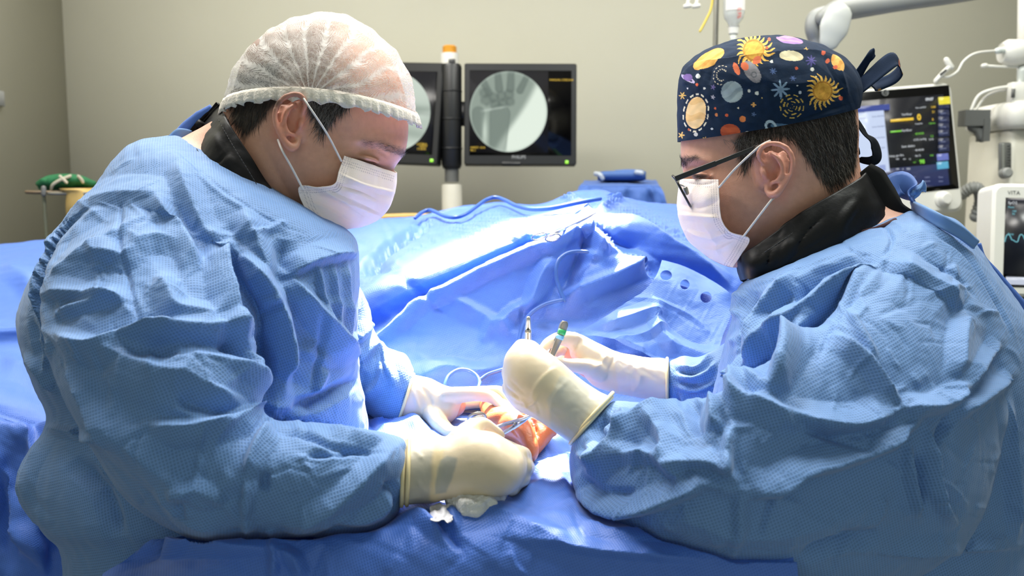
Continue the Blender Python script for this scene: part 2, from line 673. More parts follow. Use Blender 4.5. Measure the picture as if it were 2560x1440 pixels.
def nonwoven(name, rgb, dot=0.30, pitch=0.0026, rough=0.62, trans=0.12, mottle=0.10, spec=0.35):
    """pressed non-woven drape cloth with a fine dimple grid"""
    t = NT(name)
    c = lin(*rgb)
    uv = t.n('ShaderNodeUVMap')
    sep = t.n('ShaderNodeSeparateXYZ'); t.l(uv.outputs[0], sep.inputs[0])
    k = 2 * math.pi / pitch
    su = t.math('SINE', t.math('MULTIPLY', sep.outputs[0], k * 0.5))
    sv = t.math('SINE', t.math('MULTIPLY', sep.outputs[1], k * 0.5))
    pr = t.math('MULTIPLY', su, sv)
    d = t.math('MULTIPLY', t.math('ABSOLUTE', pr), t.math('ABSOLUTE', pr))
    d = t.math('SUBTRACT', t.math('MULTIPLY', d, 1.7, True), 0.0, True)
    co = t.n('ShaderNodeTexCoord')
    nz = t.n('ShaderNodeTexNoise'); nz.inputs['Scale'].default_value = 14; nz.inputs['Detail'].default_value = 5
    t.l(co.outputs['Object'], nz.inputs['Vector'])
    lo = tuple(x * (1 - mottle) for x in c[:3]) + (1,); hi = tuple(min(1, x * (1 + mottle)) for x in c[:3]) + (1,)
    base = t.mix(nz.outputs['Fac'], lo, hi)
    dark = tuple(x * 0.45 for x in c[:3]) + (1,)
    base = t.mix(t.math('MULTIPLY', d, dot), base, dark)
    t.l(base, t.b.inputs['Base Color'])
    t.b.inputs['Roughness'].default_value = rough
    t.b.inputs['Specular IOR Level'].default_value = spec
    t.b.inputs['Sheen Weight'].default_value = 0.25
    t.b.inputs['Sheen Roughness'].default_value = 0.4
    bp = t.n('ShaderNodeBump'); bp.inputs['Strength'].default_value = 0.35; bp.inputs['Distance'].default_value = 0.0006
    bp.invert = True
    n2 = t.n('ShaderNodeTexNoise'); n2.inputs['Scale'].default_value = 60; n2.inputs['Detail'].default_value = 6; n2.inputs['Roughness'].default_value = 0.6
    t.l(co.outputs['Object'], n2.inputs['Vector'])
    hsum = t.math('ADD', d, t.math('MULTIPLY', n2.outputs['Fac'], .8))
    t.l(hsum, bp.inputs['Height']); t.l(bp.outputs[0], t.b.inputs['Normal'])
    if trans:
        tr = t.n('ShaderNodeBsdfTranslucent'); t.l(base, tr.inputs[0])
        mx = t.n('ShaderNodeMixShader'); mx.inputs[0].default_value = trans
        t.l(t.b.outputs[0], mx.inputs[1]); t.l(tr.outputs[0], mx.inputs[2]); t.l(mx.outputs[0], t.out.inputs[0])
    return t.m


M_GOWN = nonwoven('blue_gown_cloth', (112, 152, 208), dot=0.5)
M_DRAPE = nonwoven('blue_drape_cloth', (74, 119, 212), dot=0.25, pitch=0.0022, rough=0.5, trans=0.06, spec=0.5)
M_DRAPE2 = nonwoven('deep_blue_drape_cloth', (74, 112, 190), dot=0.35, pitch=0.0026, rough=0.55, trans=0.05)
M_FLAP = nonwoven('pale_blue_sheet', (94, 134, 210), dot=0.12, pitch=0.002, rough=0.4, trans=0.15)
M_SKIN = attr_mat('skin', rough=0.48, sss=0.15, bump=0.25, bscale=900, noise=0.12, nscale=160)
M_SKINP = attr_mat('patient_skin', rough=0.42, sss=0.12, bump=0.3, bscale=500, noise=0.15, nscale=120)
M_LEATHER = plain('black_vinyl', (10, 10, 12), 0.46, bump=0.10, nscale=260, spec=0.22)
M_STITCH = plain('dark_stitching', (60, 60, 62), 0.7)
M_HAIRD = plain('dark_hair', (44, 39, 36), 0.5)
M_HAIRG = plain('grey_hair', (128, 122, 116), 0.45)
M_STEEL = plain('polished_steel', (205, 206, 208), 0.22, metal=0.8)
M_STEELD = plain('brushed_steel', (150, 148, 140), 0.35, metal=0.7)
M_WHITE = plain('white_plastic', (226, 224, 216), 0.4, noise=0.03)
M_IVORY = plain('ivory_plastic', (212, 208, 194), 0.45, noise=0.03)
M_GREYP = plain('grey_plastic', (142, 143, 140), 0.45, noise=0.04)
M_DKGREY = plain('dark_grey_plastic', (96, 97, 95), 0.5)
M_BLACKP = plain('black_plastic', (24, 25, 27), 0.38, noise=0.05)
M_BLACKG = plain('black_glass', (6, 6, 8), 0.15)
M_CABLE = plain('blue_cable', (56, 94, 168), 0.35)
M_GAUZE = plain('white_gauze', (232, 230, 226), 0.9, bump=0.8, nscale=700)
M_ELASTIC = plain('white_elastic', (222, 216, 212), 0.8)
M_GREEN = plain('green_cloth', (14, 92, 52), 0.8, noise=0.2, nscale=60, bump=0.3)
M_STRAP = plain('grey_strap', (176, 170, 150), 0.7)
M_TAN = plain('tan_vinyl', (196, 164, 96), 0.55, noise=0.08)
M_ORANGE = plain('amber_lamp_glass', (206, 140, 40), 0.3)

# ---------------------------------------------------------------- room shell
M_WALL = plain('wall_paint', (181, 179, 163), 0.75, noise=0.05, nscale=3.0, bump=0.08)
M_CEIL = plain('ceiling_paint', (220, 218, 208), 0.8)
M_FLOOR = plain('vinyl_floor', (150, 152, 150), 0.35, noise=0.08, nscale=8)


def structure(name, c, size, mat):
    o = MB().box(c, size).build(name, mat, smooth=False)
    return tag(o, None, None, None, 'structure')


BW = 3.42                                   # distance of the far wall
LX = float(P(186, 300, BW)[0])
structure('floor', (0.6, 1.0, -0.05), (6.2, 5.2, 0.1), M_FLOOR)
structure('ceiling', (0.6, 1.0, 2.85), (6.2, 5.2, 0.1), M_CEIL)
structure('wall_back', (0.6, BW + 0.05, 1.4), (6.2, 0.1, 2.8), M_WALL)
structure('wall_left', (LX - 0.05, 1.0, 1.4), (0.1, 4.9, 2.8), M_WALL)
structure('wall_right', (3.3, 1.0, 1.4), (0.1, 4.9, 2.8), M_WALL)

# ---------------------------------------------------------------- the two surgeons: anchors
surgeon_a = thing('person', 'person in a white bouffant cap, bent forward facing right, blue gown, holding a needle holder', 'person', tuple(P(480, 1440, 1.02) * [1, 1, 0]))
surgeon_b = thing('person', 'person in a navy planet-print cap and black glasses, facing left, blue gown, holding tweezers', 'person', tuple(P(2150, 1440, 1.02) * [1, 1, 0]))


def floor_ring(ax_, bx_, d, th):
    """a ring of the gown's skirt low above the floor"""
    y = 720 + (1.05 * math.cos(PITCH) - 0 + 0) / d * F * 0.90
    return (ax_, y, bx_, y, d, th)


def gown_uv_relief(V, fs, lst, seed, big, small, wts=None):
    N = normals(V, fs)
    V = crumple(V, N, big, 0.13, seed, 2, 5)
    V = folds(V, fs, [(r[0], r[1] * 1.4) + tuple(r[2:]) for r in lst], N=N, soft=1.05)
    N = normals(V, fs)
    V = crumple(V, N, small, 0.035, seed + 1, 2, 4)
    return V


# ---- left surgeon's gown
LSG = [
    ring_geo([(868, 574, 440, 338, 1.00, .075), (888, 598, 320, 370, 1.00, .13), (893, 640, 215, 510, 1.00, .165), (893, 700, 118, 645, 1.00, .185),
              (887, 800, 56, 785, 1.00, .19), (888, 900, 66, 890, 1.00, .19), (905, 1000, 98, 970, 1.00, .18), (915, 1080, 128, 1058, 1.00, .17),
              (900, 1200, 60, 1205, 1.00, .18), (880, 1330, 118, 1330, 1.00, .20), (880, 1440, 170, 1430, 1.00, .20), (900, 1900, 130, 1900, 1.00, .22),
              floor_ring(900, 150, 1.0, .24)], m=6, n=96, power=0.9, square=0.12),
    ring_geo([(600, 540, 330, 470, .93, .05), (590, 600, 180, 580, .90, .08), (610, 700, 128, 715, .86, .095), (640, 800, 116, 800, .835, .10), (640, 880, 122, 880, .82, .10),
              (640, 960, 160, 990, .80, .10), (640, 1020, 240, 1130, .79, .10), (660, 1040, 335, 1262, .785, .095), (690, 1052, 470, 1340, .78, .09),
              (740, 1053, 620, 1350, .78, .085), (830, 1060, 790, 1342, .78, .075), (930, 1076, 925, 1330, .78, .06), (985, 1090, 985, 1292, .78, .045),
              (1010, 1103, 1007, 1254, .78, .032)], m=6, n=80, square=0.12),
    ring_geo([(800, 640, 740, 800, 1.10, .06), (885, 700, 810, 860, 1.12, .065), (922, 770, 850, 930, 1.12, .06), (932, 820, 880, 985, 1.12, .055), (965, 865, 915, 1030, 1.11, .05),
              (1015, 884, 962, 1058, 1.09, .045), (1035, 925, 995, 1062, 1.075, .034)], m=6, n=56),
]
V, fs = fuse(LSG, 0.0020, 6)
L_FOLDS = [
    ([(100, 600), (167, 554), (233, 517), (308, 496), (400, 500), (470, 525)], 9, 70, 60),
    ([(112, 746), (167, 692), (225, 650), (308, 600), (367, 567), (420, 560)], 11, 45, 60),
    ([(225, 655), (317, 650), (358, 621), (400, 608), (450, 620)], 9, 30, 36),
    ([(400, 496), (433, 554), (483, 646), (500, 690)], 10, 45, 22),
    ([(440, 400), (458, 446), (517, 583), (558, 625)], 8, 40, 40),
    ([(310, 500), (312, 650), (354, 833)], -3, 9, 9),
    ([(112, 746), (175, 742), (300, 750), (320, 770)], 8, 14, 40),
    ([(140, 800), (162, 783), (230, 762), (300, 750)], 6, 20, 20),
    ([(380, 690), (417, 729), (442, 779), (500, 795), (558, 804)], 10, 45, 45),
    ([(167, 554), (121, 692), (110, 750), (125, 846)], 8, 20, 30),
    ([(579, 625), (650, 692), (688, 742), (712, 825), (721, 900), (708, 929), (704, 996)], 20, 75, 26),
    ([(560, 600), (579, 625), (546, 658), (567, 758), (600, 821), (629, 887), (612, 937)], 16, 45, 26),
    ([(583, 650), (590, 720), (612, 825), (650, 900), (640, 980)], -14, 30, 36),
    ([(604, 521), (633, 596), (688, 717)], 10, 45, 40),
    ([(708, 592), (700, 650), (688, 717)], -8, 25, 40),
    ([(721, 687), (817, 812), (896, 900)], 14, 50, 26),
    ([(721, 687), (796, 654), (896, 633)], 9, 14, 50),
    ([(792, 654), (800, 720), (817, 804)], 5, 10, 14),
    ([(830, 650), (838, 740), (850, 840)], 4, 12, 12),
    ([(862, 640), (868, 740), (876, 860)], 4, 10, 14),
    ([(780, 760), (800, 850), (790, 930), (775, 985)], -4, 12, 10),
    ([(640, 760), (690, 742)], 4, 16, 16), ([(640, 790), (700, 755)], -3, 12, 12),
    ([(400, 937), (475, 921), (540, 930), (608, 942), (658, 983), (708, 1004), (780, 1040)], 16, 50, 55),
    ([(330, 850), (400, 833), (496, 833), (588, 821), (625, 850)], 11, 40, 30),
    ([(560, 850), (575, 880), (600, 905), (618, 930)], -9, 26, 16),
    ([(708, 1012), (800, 1003), (900, 945)], -12, 22, 26),
    ([(785, 985), (808, 940), (815, 920)], 5, 16, 16),
    ([(124, 840), (156, 836), (249, 867), (320, 844), (422, 836), (500, 838)], 13, 60, 26),
    ([(249, 867), (400, 942), (489, 969), (618, 1031)], 12, 90, 46),
    ([(430, 985), (520, 1025), (620, 1045)], -9, 30, 40),
    ([(369, 1062), (498, 1067), (582, 1047), (652, 1030), (676, 1063)], 11, 55, 22),
    ([(507, 1067), (498, 1140), (495, 1213)], 3, 10, 10),
    ([(435, 1231), (495, 1213), (573, 1258)], 5, 24, 24),
    ([(462, 1240), (466, 1290)], -4, 14, 14), ([(400, 1200), (470, 1290), (560, 1320)], 5, 40, 40),
    ([(672, 1075), (766, 1086), (828, 1112), (910, 1129), (951, 1145)], -5, 14, 10),
    ([(758, 1133), (807, 1137), (893, 1129)], -5, 12, 18),
    ([(1003, 1112), (951, 1153), (828, 1252), (697, 1309)], 12, 34, 60),
    ([(960, 1105), (900, 1095), (820, 1070)], 5, 20, 20),
    ([(615, 1190), (635, 1130), (676, 1067)], 10, 46, 20),
    ([(619, 1190), (612, 1260), (619, 1333)], 6, 16, 26),
    ([(664, 1178), (660, 1235)], -6, 22, 14),
    ([(950, 1200), (985, 1230), (980, 1285)], -6, 20, 20),
    ([(830, 1290), (930, 1285), (1000, 1220)], 6, 26, 26),
    ([(178, 880), (190, 940), (230, 1010), (300, 1130)], 7, 22, 40),
    ([(230, 1000), (300, 1080), (420, 1180), (560, 1290)], 8, 70, 50),
    ([(60, 880), (105, 930), (140, 985)], 6, 14, 14), ([(80, 800), (100, 900)], -5, 14, 12), ([(115, 930), (125, 880), (132, 850)], 4, 10, 10),
    ([(125, 1070), (90, 1130), (62, 1200), (70, 1270), (130, 1330)], 7, 16, 30),
    ([(125, 1070), (200, 1085), (260, 1100)], 7, 20, 14), ([(180, 1140), (260, 1230), (300, 1350)], -9, 40, 30),
    ([(640, 600), (700, 560), (715, 575)], 3, 12, 12),
    ([(432, 372), (500, 428), (560, 478), (630, 526), (700, 562), (760, 584)], -1.2, 6, 6), ([(428, 384), (500, 442), (560, 492), (640, 545)], 1.5, 10, 14),
    # far sleeve
    ([(885, 855), (910, 830), (925, 800)], 7, 16, 16), ([(895, 740), (905, 790), (890, 850)], -7, 14, 14),
    ([(905, 905), (945, 870), (990, 990)], 7, 16, 22), ([(945, 872), (985, 980)], -5, 10, 10), ([(900, 1000), (950, 960), (960, 900)], 5, 20, 20),
]
L_POLY = [(300, 400), (560, 560), (880, 620), (890, 950), (760, 1060), (990, 1100), (980, 1290), (600, 1340), (330, 1250), (150, 1000), (60, 850), (120, 640)]
L_FOLDS += random_creases(L_POLY, 24, 3, (1.0, 2.4), (12, 40), (40, 130), None, 90) + random_creases(L_POLY, 150, 33, (.6, 1.5), (7, 16), (30, 110), None, 90)
V = gown_uv_relief(V, fs, L_FOLDS, 11, 0.002, 0.0010)
gown_a = link('gown', V, fs, M_GOWN, surgeon_a, box_uv=True)

# ---- right surgeon's gown
RSG = [
    ring_geo([(1905, 690, 2275, 528, 1.00, .075), (1850, 712, 2385, 552, 1.00, .13), (1838, 780, 2462, 660, 1.00, .17), (1815, 860, 2560, 800, 1.00, .19),
              (1800, 930, 2630, 950, 1.00, .19), (1785, 1010, 2640, 1100, 1.00, .19), (1790, 1150, 2630, 1250, 1.00, .19), (1800, 1440, 2600, 1420, 1.00, .19),
              (1800, 1900, 2500, 1900, 1.00, .22), floor_ring(1800, 2550, 1.0, .24)], m=7, n=96, power=0.9, square=0.12),
    ring_geo([(1532, 1002, 1426, 1108, .85, .034), (1558, 1003, 1424, 1175, .845, .045), (1640, 1008, 1470, 1278, .82, .064), (1740, 1000, 1590, 1350, .80, .085),
              (1830, 965, 1740, 1412, .79, .10), (1935, 900, 1930, 1470, .80, .11), (2050, 820, 2180, 1480, .82, .11), (2120, 740, 2430, 1330, .84, .11),
              (2160, 690, 2510, 1030, .87, .10), (2200, 660, 2480, 830, .91, .07)], m=7, n=80, square=0.12),
    ring_geo([(1672, 904, 1666, 998, 1.07, .029), (1690, 896, 1684, 1004, 1.07, .034), (1710, 890, 1705, 1008, 1.07, .042), (1750, 892, 1750, 1020, 1.07, .05), (1800, 865, 1810, 1040, 1.07, .06), (1900, 800, 1900, 1000, 1.06, .08)], m=8, n=56),
]
V, fs = fuse(RSG, 0.0020, 6)
R_FOLDS = [
    ([(1894, 870), (1908, 805), (1978, 705), (1992, 701)], 13, 26, 40),
    ([(1992, 705), (1988, 743), (1964, 805), (1940, 840)], 10, 36, 18),
    ([(2200, 662), (2169, 691), (2117, 708), (2065, 743), (2023, 778), (1964, 819), (1922, 844), (1874, 917), (1860, 960)], 18, 40, 46),
    ([(2190, 655), (2080, 684), (1995, 740), (1930, 830)], -9, 30, 30),
    ([(2203, 670), (2117, 767), (2075, 833), (2047, 899)], -3, 9, 9),
    ([(2047, 785), (2012, 833), (1978, 892), (1957, 927), (1922, 983), (1900, 1000)], 14, 22, 44),
    ([(2214, 663), (2300, 705), (2360, 743), (2400, 775)], 13, 80, 60),
    ([(2400, 775), (2392, 847), (2384, 951)], 9, 30, 70),
    ([(2117, 771), (2151, 830), (2193, 906)], 5, 16, 16),
    ([(2078, 840), (2117, 861), (2179, 920), (2239, 1015)], 9, 36, 20),
    ([(2311, 569), (2394, 615), (2440, 667), (2509, 785), (2526, 833)], -3, 9, 9),
    ([(2290, 640), (2380, 690), (2430, 740)], -2.5, 10, 10),
    ([(2499, 851), (2440, 920), (2394, 986)], 8, 30, 22),
    ([(2239, 1019), (2318, 1019), (2377, 994), (2384, 950)], 12, 26, 40),
    ([(1960, 1048), (2043, 1061), (2122, 1065), (2193, 1044), (2239, 1019)], 13, 24, 60),
    ([(1930, 1030), (2035, 1080), (2147, 1127)], -5, 12, 14),
    ([(1822, 1219), (1929, 1223), (2000, 1180), (2085, 1157), (2218, 1107), (2252, 1073), (2318, 1023)], 13, 26, 60),
    ([(2268, 1111), (2268, 1173), (2293, 1298)], 8, 18, 18), ([(2290, 1130), (2300, 1200), (2305, 1280)], -6, 14, 14),
    ([(2318, 1069), (2331, 1186), (2347, 1257), (2393, 1319)], 8, 22, 22),
    ([(2381, 1036), (2327, 1115)], -8, 16, 20), ([(2527, 936), (2450, 990), (2381, 1040)], 10, 26, 26),
    ([(2506, 982), (2518, 1090), (2535, 1357)], 9, 22, 26),
    ([(1466, 1194), (1523, 1137), (1572, 1080), (1617, 1047), (1707, 1010)], 12, 40, 30),
    ([(1621, 1051), (1666, 1104), (1664, 1160)], 9, 24, 40),
    ([(1666, 1166), (1769, 1159), (1810, 1170), (1822, 1129)], 10, 16, 46),
    ([(1834, 1067), (1822, 1096), (1814, 1170), (1843, 1215)], 8, 20, 24),
    ([(1793, 1000), (1793, 1040), (1789, 1085)], 11, 30, 24), ([(1745, 1000), (1735, 1040), (1748, 1090)], -8, 22, 22),
    ([(1440, 1215), (1466, 1243), (1576, 1274), (1728, 1227), (1761, 1207), (1822, 1219)], 12, 20, 46),
    ([(1523, 1149), (1630, 1141), (1687, 1178), (1728, 1211)], 8, 24, 30),
    ([(1847, 1219), (1843, 1334)], 6, 22, 30),
    ([(1793, 1018), (1843, 1010), (1929, 1030), (1998, 1063)], 11, 40, 30),
    ([(1851, 940), (1826, 1010)], 8, 22, 22), ([(1830, 930), (1870, 945), (1920, 985)], 8, 26, 26),
    ([(1920, 985), (1949, 961), (1990, 875), (2020, 800)], 10, 22, 46),
    ([(1527, 1034), (1494, 1067), (1510, 1096), (1540, 1100)], -9, 22, 16), ([(1550, 1020), (1570, 1060), (1560, 1100)], 6, 20, 20),
    ([(1440, 1130), (1500, 1160), (1470, 1100)], 7, 18, 18), ([(1450, 1180), (1500, 1230), (1600, 1240)], -6, 24, 20),
    ([(1929, 1230), (1920, 1270), (1890, 1330)], -3, 9, 9),
    ([(1853, 722), (1840, 770), (1850, 800)], 8, 20, 20), ([(1890, 720), (1880, 800), (1868, 880), (1870, 930)], -8, 24, 24), ([(1860, 880), (1850, 960), (1835, 1030)], 8, 20, 24),
    ([(2205, 560), (2230, 600), (2205, 655)], -2.5, 8, 8),
    ([(1600, 1330), (1700, 1290), (1850, 1330), (2000, 1320), (2200, 1260)], 6, 60, 60),
    ([(2000, 1390), (2100, 1350), (2200, 1330)], -8, 30, 30), ([(2220, 1385), (2370, 1372), (2540, 1365)], 7, 14, 40),
    ([(1885, 716), (1950, 696), (2020, 667), (2090, 640), (2150, 616), (2205, 590)], -1.2, 6, 6),
    # far sleeve gathers
    ([(1692, 915), (1740, 925), (1790, 880)], 5, 10, 12), ([(1690, 940), (1730, 948), (1770, 935), (1800, 905)], 6, 12, 12), ([(1690, 965), (1740, 975), (1790, 960)], 5, 10, 10),
    ([(1700, 985), (1720, 1000), (1760, 1000)], 5, 10, 10), ([(1695, 927), (1740, 937)], -4, 8, 8), ([(1695, 955), (1745, 962)], -4, 8, 8),
]
R_POLY = [(1860, 720), (2120, 620), (2290, 540), (2430, 640), (2540, 820), (2540, 1350), (2000, 1400), (1600, 1290), (1430, 1180), (1540, 1030), (1790, 990)]
R_FOLDS += random_creases(R_POLY, 26, 5, (1.0, 2.4), (12, 40), (40, 130), None, 90) + random_creases(R_POLY, 160, 35, (.6, 1.5), (7, 16), (30, 110), None, 90)
V = gown_uv_relief(V, fs, R_FOLDS, 23, 0.002, 0.0010)
gown_b = link('gown', V, fs, M_GOWN, surgeon_b, box_uv=True)

# ---------------------------------------------------------------- bodies under the gowns
def surf_depth(V, x, y, r=14):
    q = proj(V)
    k = (np.abs(q[:, 0] - x) < r) & (np.abs(q[:, 1] - y) < r)
    return float(q[k, 2].min()) if k.any() else None


def on_surf(V, pts, lift=0.0, r=14, fb=1.0):
    """picture points laid on the nearest surface of V"""
    q = proj(V)
    out, last = [], fb
    for x, y in pts:
        k = (np.abs(q[:, 0] - x) < r) & (np.abs(q[:, 1] - y) < r)
        d = float(q[k, 2].min()) if k.any() else last
        last = d
        out.append(P(x, y, d - lift))
    return np.array(out)


def ear_pieces(top, bot, back, d0, out):
    """ear from its top and lobe on the picture; back = offset of the rim from the front edge; d0 depth at the face"""
    top, bot, back = (np.asarray(a, float) for a in (top, bot, back))
    H = np.linalg.norm(bot - top)
    def at(u, v, o, r):
        p = top + (bot - top) * v + back * (u - 0.5)
        return (p[0], p[1], d0 - out * o, r * H)
    ch = lambda rows, **k: chain([at(*q) for q in rows], **k)
    pcs = [
        ch([(.36, .46, .3, .032), (.17, .34, .6, .042), (.12, .20, .8, .05), (.30, .065, .95, .05), (.60, .05, 1.05, .052), (.88, .15, 1.15, .052), (.99, .33, 1.2, .05),
            (.94, .52, 1.15, .046), (.80, .68, 1.0, .046), (.64, .80, .9, .06), (.47, .90, .8, .078), (.30, .90, .6, .06), (.24, .80, .4, .05)], n=14, m=6),
        ch([(.42, .20, .75, .035), (.60, .30, .95, .045), (.70, .44, 1.0, .045), (.66, .58, .95, .045), (.52, .68, .85, .045), (.40, .70, .7, .045)], n=12, m=5),
        ch([(.46, .22, .5, .10), (.58, .40, .45, .17), (.52, .58, .35, .16), (.42, .76, .4, .12)], n=18, m=5, flat=(FW, .22)),
        ch([(.75, .26, .75, .10), (.80, .44, .8, .09), (.70, .62, .7, .09)], n=14, m=5, flat=(FW, .25)),
        ch([(.17, .44, .25, .05), (.20, .54, .65, .055), (.24, .64, .3, .05)], n=12, m=5),
        ch([(.10, .16, .1, .12), (.16, .42, -.1, .15), (.22, .70, -.1, .14)], n=16, m=5),
    ]
    return pcs


def hand_stub(rows):
    return chain(rows, n=16)


def body(parent, pieces, feats, paint, name='body', voxel=0.0021):
    V, fs = fuse(pieces, voxel, 3)
    V = folds(V, fs, feats, soft=1.6)
    V = relax(V, fs, 1, 0.4)
    N = normals(V, fs)
    q, w_ = seen_weight(V, N)
    col = paint(V, q, N)
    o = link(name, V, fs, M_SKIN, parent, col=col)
    return V, fs, N, o


def blend(c, rgb, w_):
    return c * (1 - w_[:, None]) + linv(rgb) * w_[:, None]


# ---- left surgeon's body
HA = 1.00
A_PCS = [
    ring_geo([(760, 1500, 380, 1500, 1.0, .09), (760, 1100, 330, 1080, 1.0, .09), (770, 850, 330, 800, 1.0, .09), (800, 720, 350, 620, 1.0, .09), (800, 640, 420, 450, 1.0, .085),
              (790, 605, 440, 372, HA, .088), (775, 590, 470, 345, HA, .068), (765, 575, 505, 325, HA, .062), (800, 578, 545, 300, HA, .064), (850, 572, 568, 275, HA, .068),
              (915, 545, 580, 255, HA, .072), (955, 505, 588, 235, HA, .0745), (972, 462, 594, 215, HA, .0755), (985, 420, 600, 195, HA, .0755), (1010, 382, 606, 175, HA, .0765),
              (1019, 335, 614, 155, HA, .0775), (1017, 280, 624, 135, HA, .077), (1005, 215, 642, 108, HA, .073), (972, 145, 680, 82, HA, .062), (915, 90, 742, 58, HA, .044),
              (862, 60, 790, 48, HA, .022), (832, 52, 812, 50, HA, .006)], m=6, n=110, egg=.10),
    chain([(440, 560, .93, 110), (330, 760, .85, 95), (330, 1010, .80, 88), (430, 1160, .79, 85), (700, 1190, .78, 80), (1000, 1180, .78, 62), (1120, 1170, .78, 66), (1230, 1165, .785, 60)], n=24),
    chain([(790, 680, 1.06, 70), (850, 820, 1.10, 48), (895, 925, 1.115, 46), (1005, 994, 1.08, 34), (1080, 1005, 1.065, 44), (1130, 1010, 1.06, 36)], n=24),
    chain([(972, 405, 1.0, 13), (974, 440, 1.0, 13), (968, 470, 1.0, 13)], n=16),
    chain([(890, 396, .957, 11), (915, 399, .955, 13), (940, 406, .963, 10)], n=14),
] + ear_pieces((733, 229), (722, 384), (-86, 8), .930, .020)
A_FEATS = [
    ([(870, 392), (905, 412), (950, 418), (985, 420)], -5, 34, 22),
    ([(880, 372), (930, 376), (975, 388)], -3.5, 14, 18),
    ([(870, 352), (930, 352), (985, 372), (1010, 386)], 3.2, 26, 34),
    ([(880, 398), (905, 404), (940, 412), (955, 412)], -1.6, 7, 5),
    ([(884, 385), (912, 384), (945, 393), (965, 403)], -2.6, 8, 6), ([(878, 376), (915, 373), (958, 386)], 2.4, 11, 12), ([(890, 393), (918, 394), (946, 403)], 1.8, 9, 9), ([(888, 405), (915, 411), (950, 420)], -1.6, 5, 7), ([(885, 416), (920, 424), (960, 430)], 1.6, 9, 10),
    ([(860, 402), (835, 398)], -1.0, 5, 5), ([(862, 396), (838, 386)], -1.0, 5, 5), ([(862, 410), (842, 416)], -.9, 5, 5), ([(940, 330), (985, 336), (1014, 348)], -.7, 6, 6), ([(975, 360), (990, 378)], -1.0, 7, 7), ([(962, 350), (975, 372)], -.8, 6, 6),
    ([(865, 398), (840, 392)], -.8, 6, 6), ([(868, 406), (846, 410)], -.8, 6, 6), ([(866, 390), (845, 378)], -.7, 6, 6),
    ([(800, 420), (850, 430), (900, 440)], 2.0, 50, 50),
    ([(830, 300), (850, 350), (840, 385)], -2.5, 46, 40),
    ([(720, 400), (745, 460), (790, 530), (830, 566)], 2.0, 34, 40),
    ([(900, 320), (960, 322), (1010, 335)], -.5, 7, 7), ([(905, 300), (960, 300), (1012, 310)], -.5, 7, 7),
    ([(640, 330), (690, 430), (740, 520)], -2.0, 26, 26),
    ([(712, 300), (705, 322)], -3.0, 14, 12),
]
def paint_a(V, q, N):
    xy = q[:, :2]
    c = np.tile(linv((210, 156, 130)), (len(V), 1))
    n = vnoise(V, 55, 3)
    c *= (1 + 0.07 * n)[:, None]
    c = blend(c, (214, 136, 112), 0.6 * soft_inside(xy, [(690, 235), (760, 225), (775, 290), (740, 345), (715, 395), (680, 340)], 10))
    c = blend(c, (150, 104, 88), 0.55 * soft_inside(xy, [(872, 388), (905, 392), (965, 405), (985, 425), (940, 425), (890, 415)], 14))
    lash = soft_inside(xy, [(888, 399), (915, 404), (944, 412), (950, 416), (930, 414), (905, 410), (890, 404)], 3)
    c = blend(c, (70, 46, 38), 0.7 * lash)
    c = blend(c, (226, 160, 136), 0.4 * soft_inside(xy, [(880, 240), (1020, 300), (1020, 390), (960, 350), (890, 330)], 20))  # forehead painted lighter and warmer, its lit look put into the skin colour
    stub = soft_inside(xy, [(740, 400), (800, 440), (900, 480), (900, 600), (780, 600), (700, 480)], 24)
    c = blend(c, (150, 110, 96), 0.38 * stub * (0.7 + 0.3 * n))
    brow = soft_inside(xy, [(905, 348), (960, 352), (1008, 374), (1008, 392), (960, 378), (905, 362)], 7)
    c = blend(c, (100, 78, 68), 0.45 * brow)
    hair = np.maximum(soft_inside(xy, [(560, 190), (700, 150), (700, 262), (668, 280), (640, 320), (612, 345), (585, 310)], 10),
                      soft_inside(xy, [(760, 215), (880, 220), (880, 262), (835, 290), (812, 330), (798, 320), (775, 270)], 8))
    top = soft_inside(xy, [(560, 60), (860, 40), (840, 210), (760, 235), (560, 300)], 40)
    c = blend(c, (74, 62, 56), 0.75 * top)
    c = blend(c, (34, 29, 27), 0.94 * hair)
    return c
VA, FA, NA, body_a = body(surgeon_a, A_PCS, A_FEATS, paint_a)

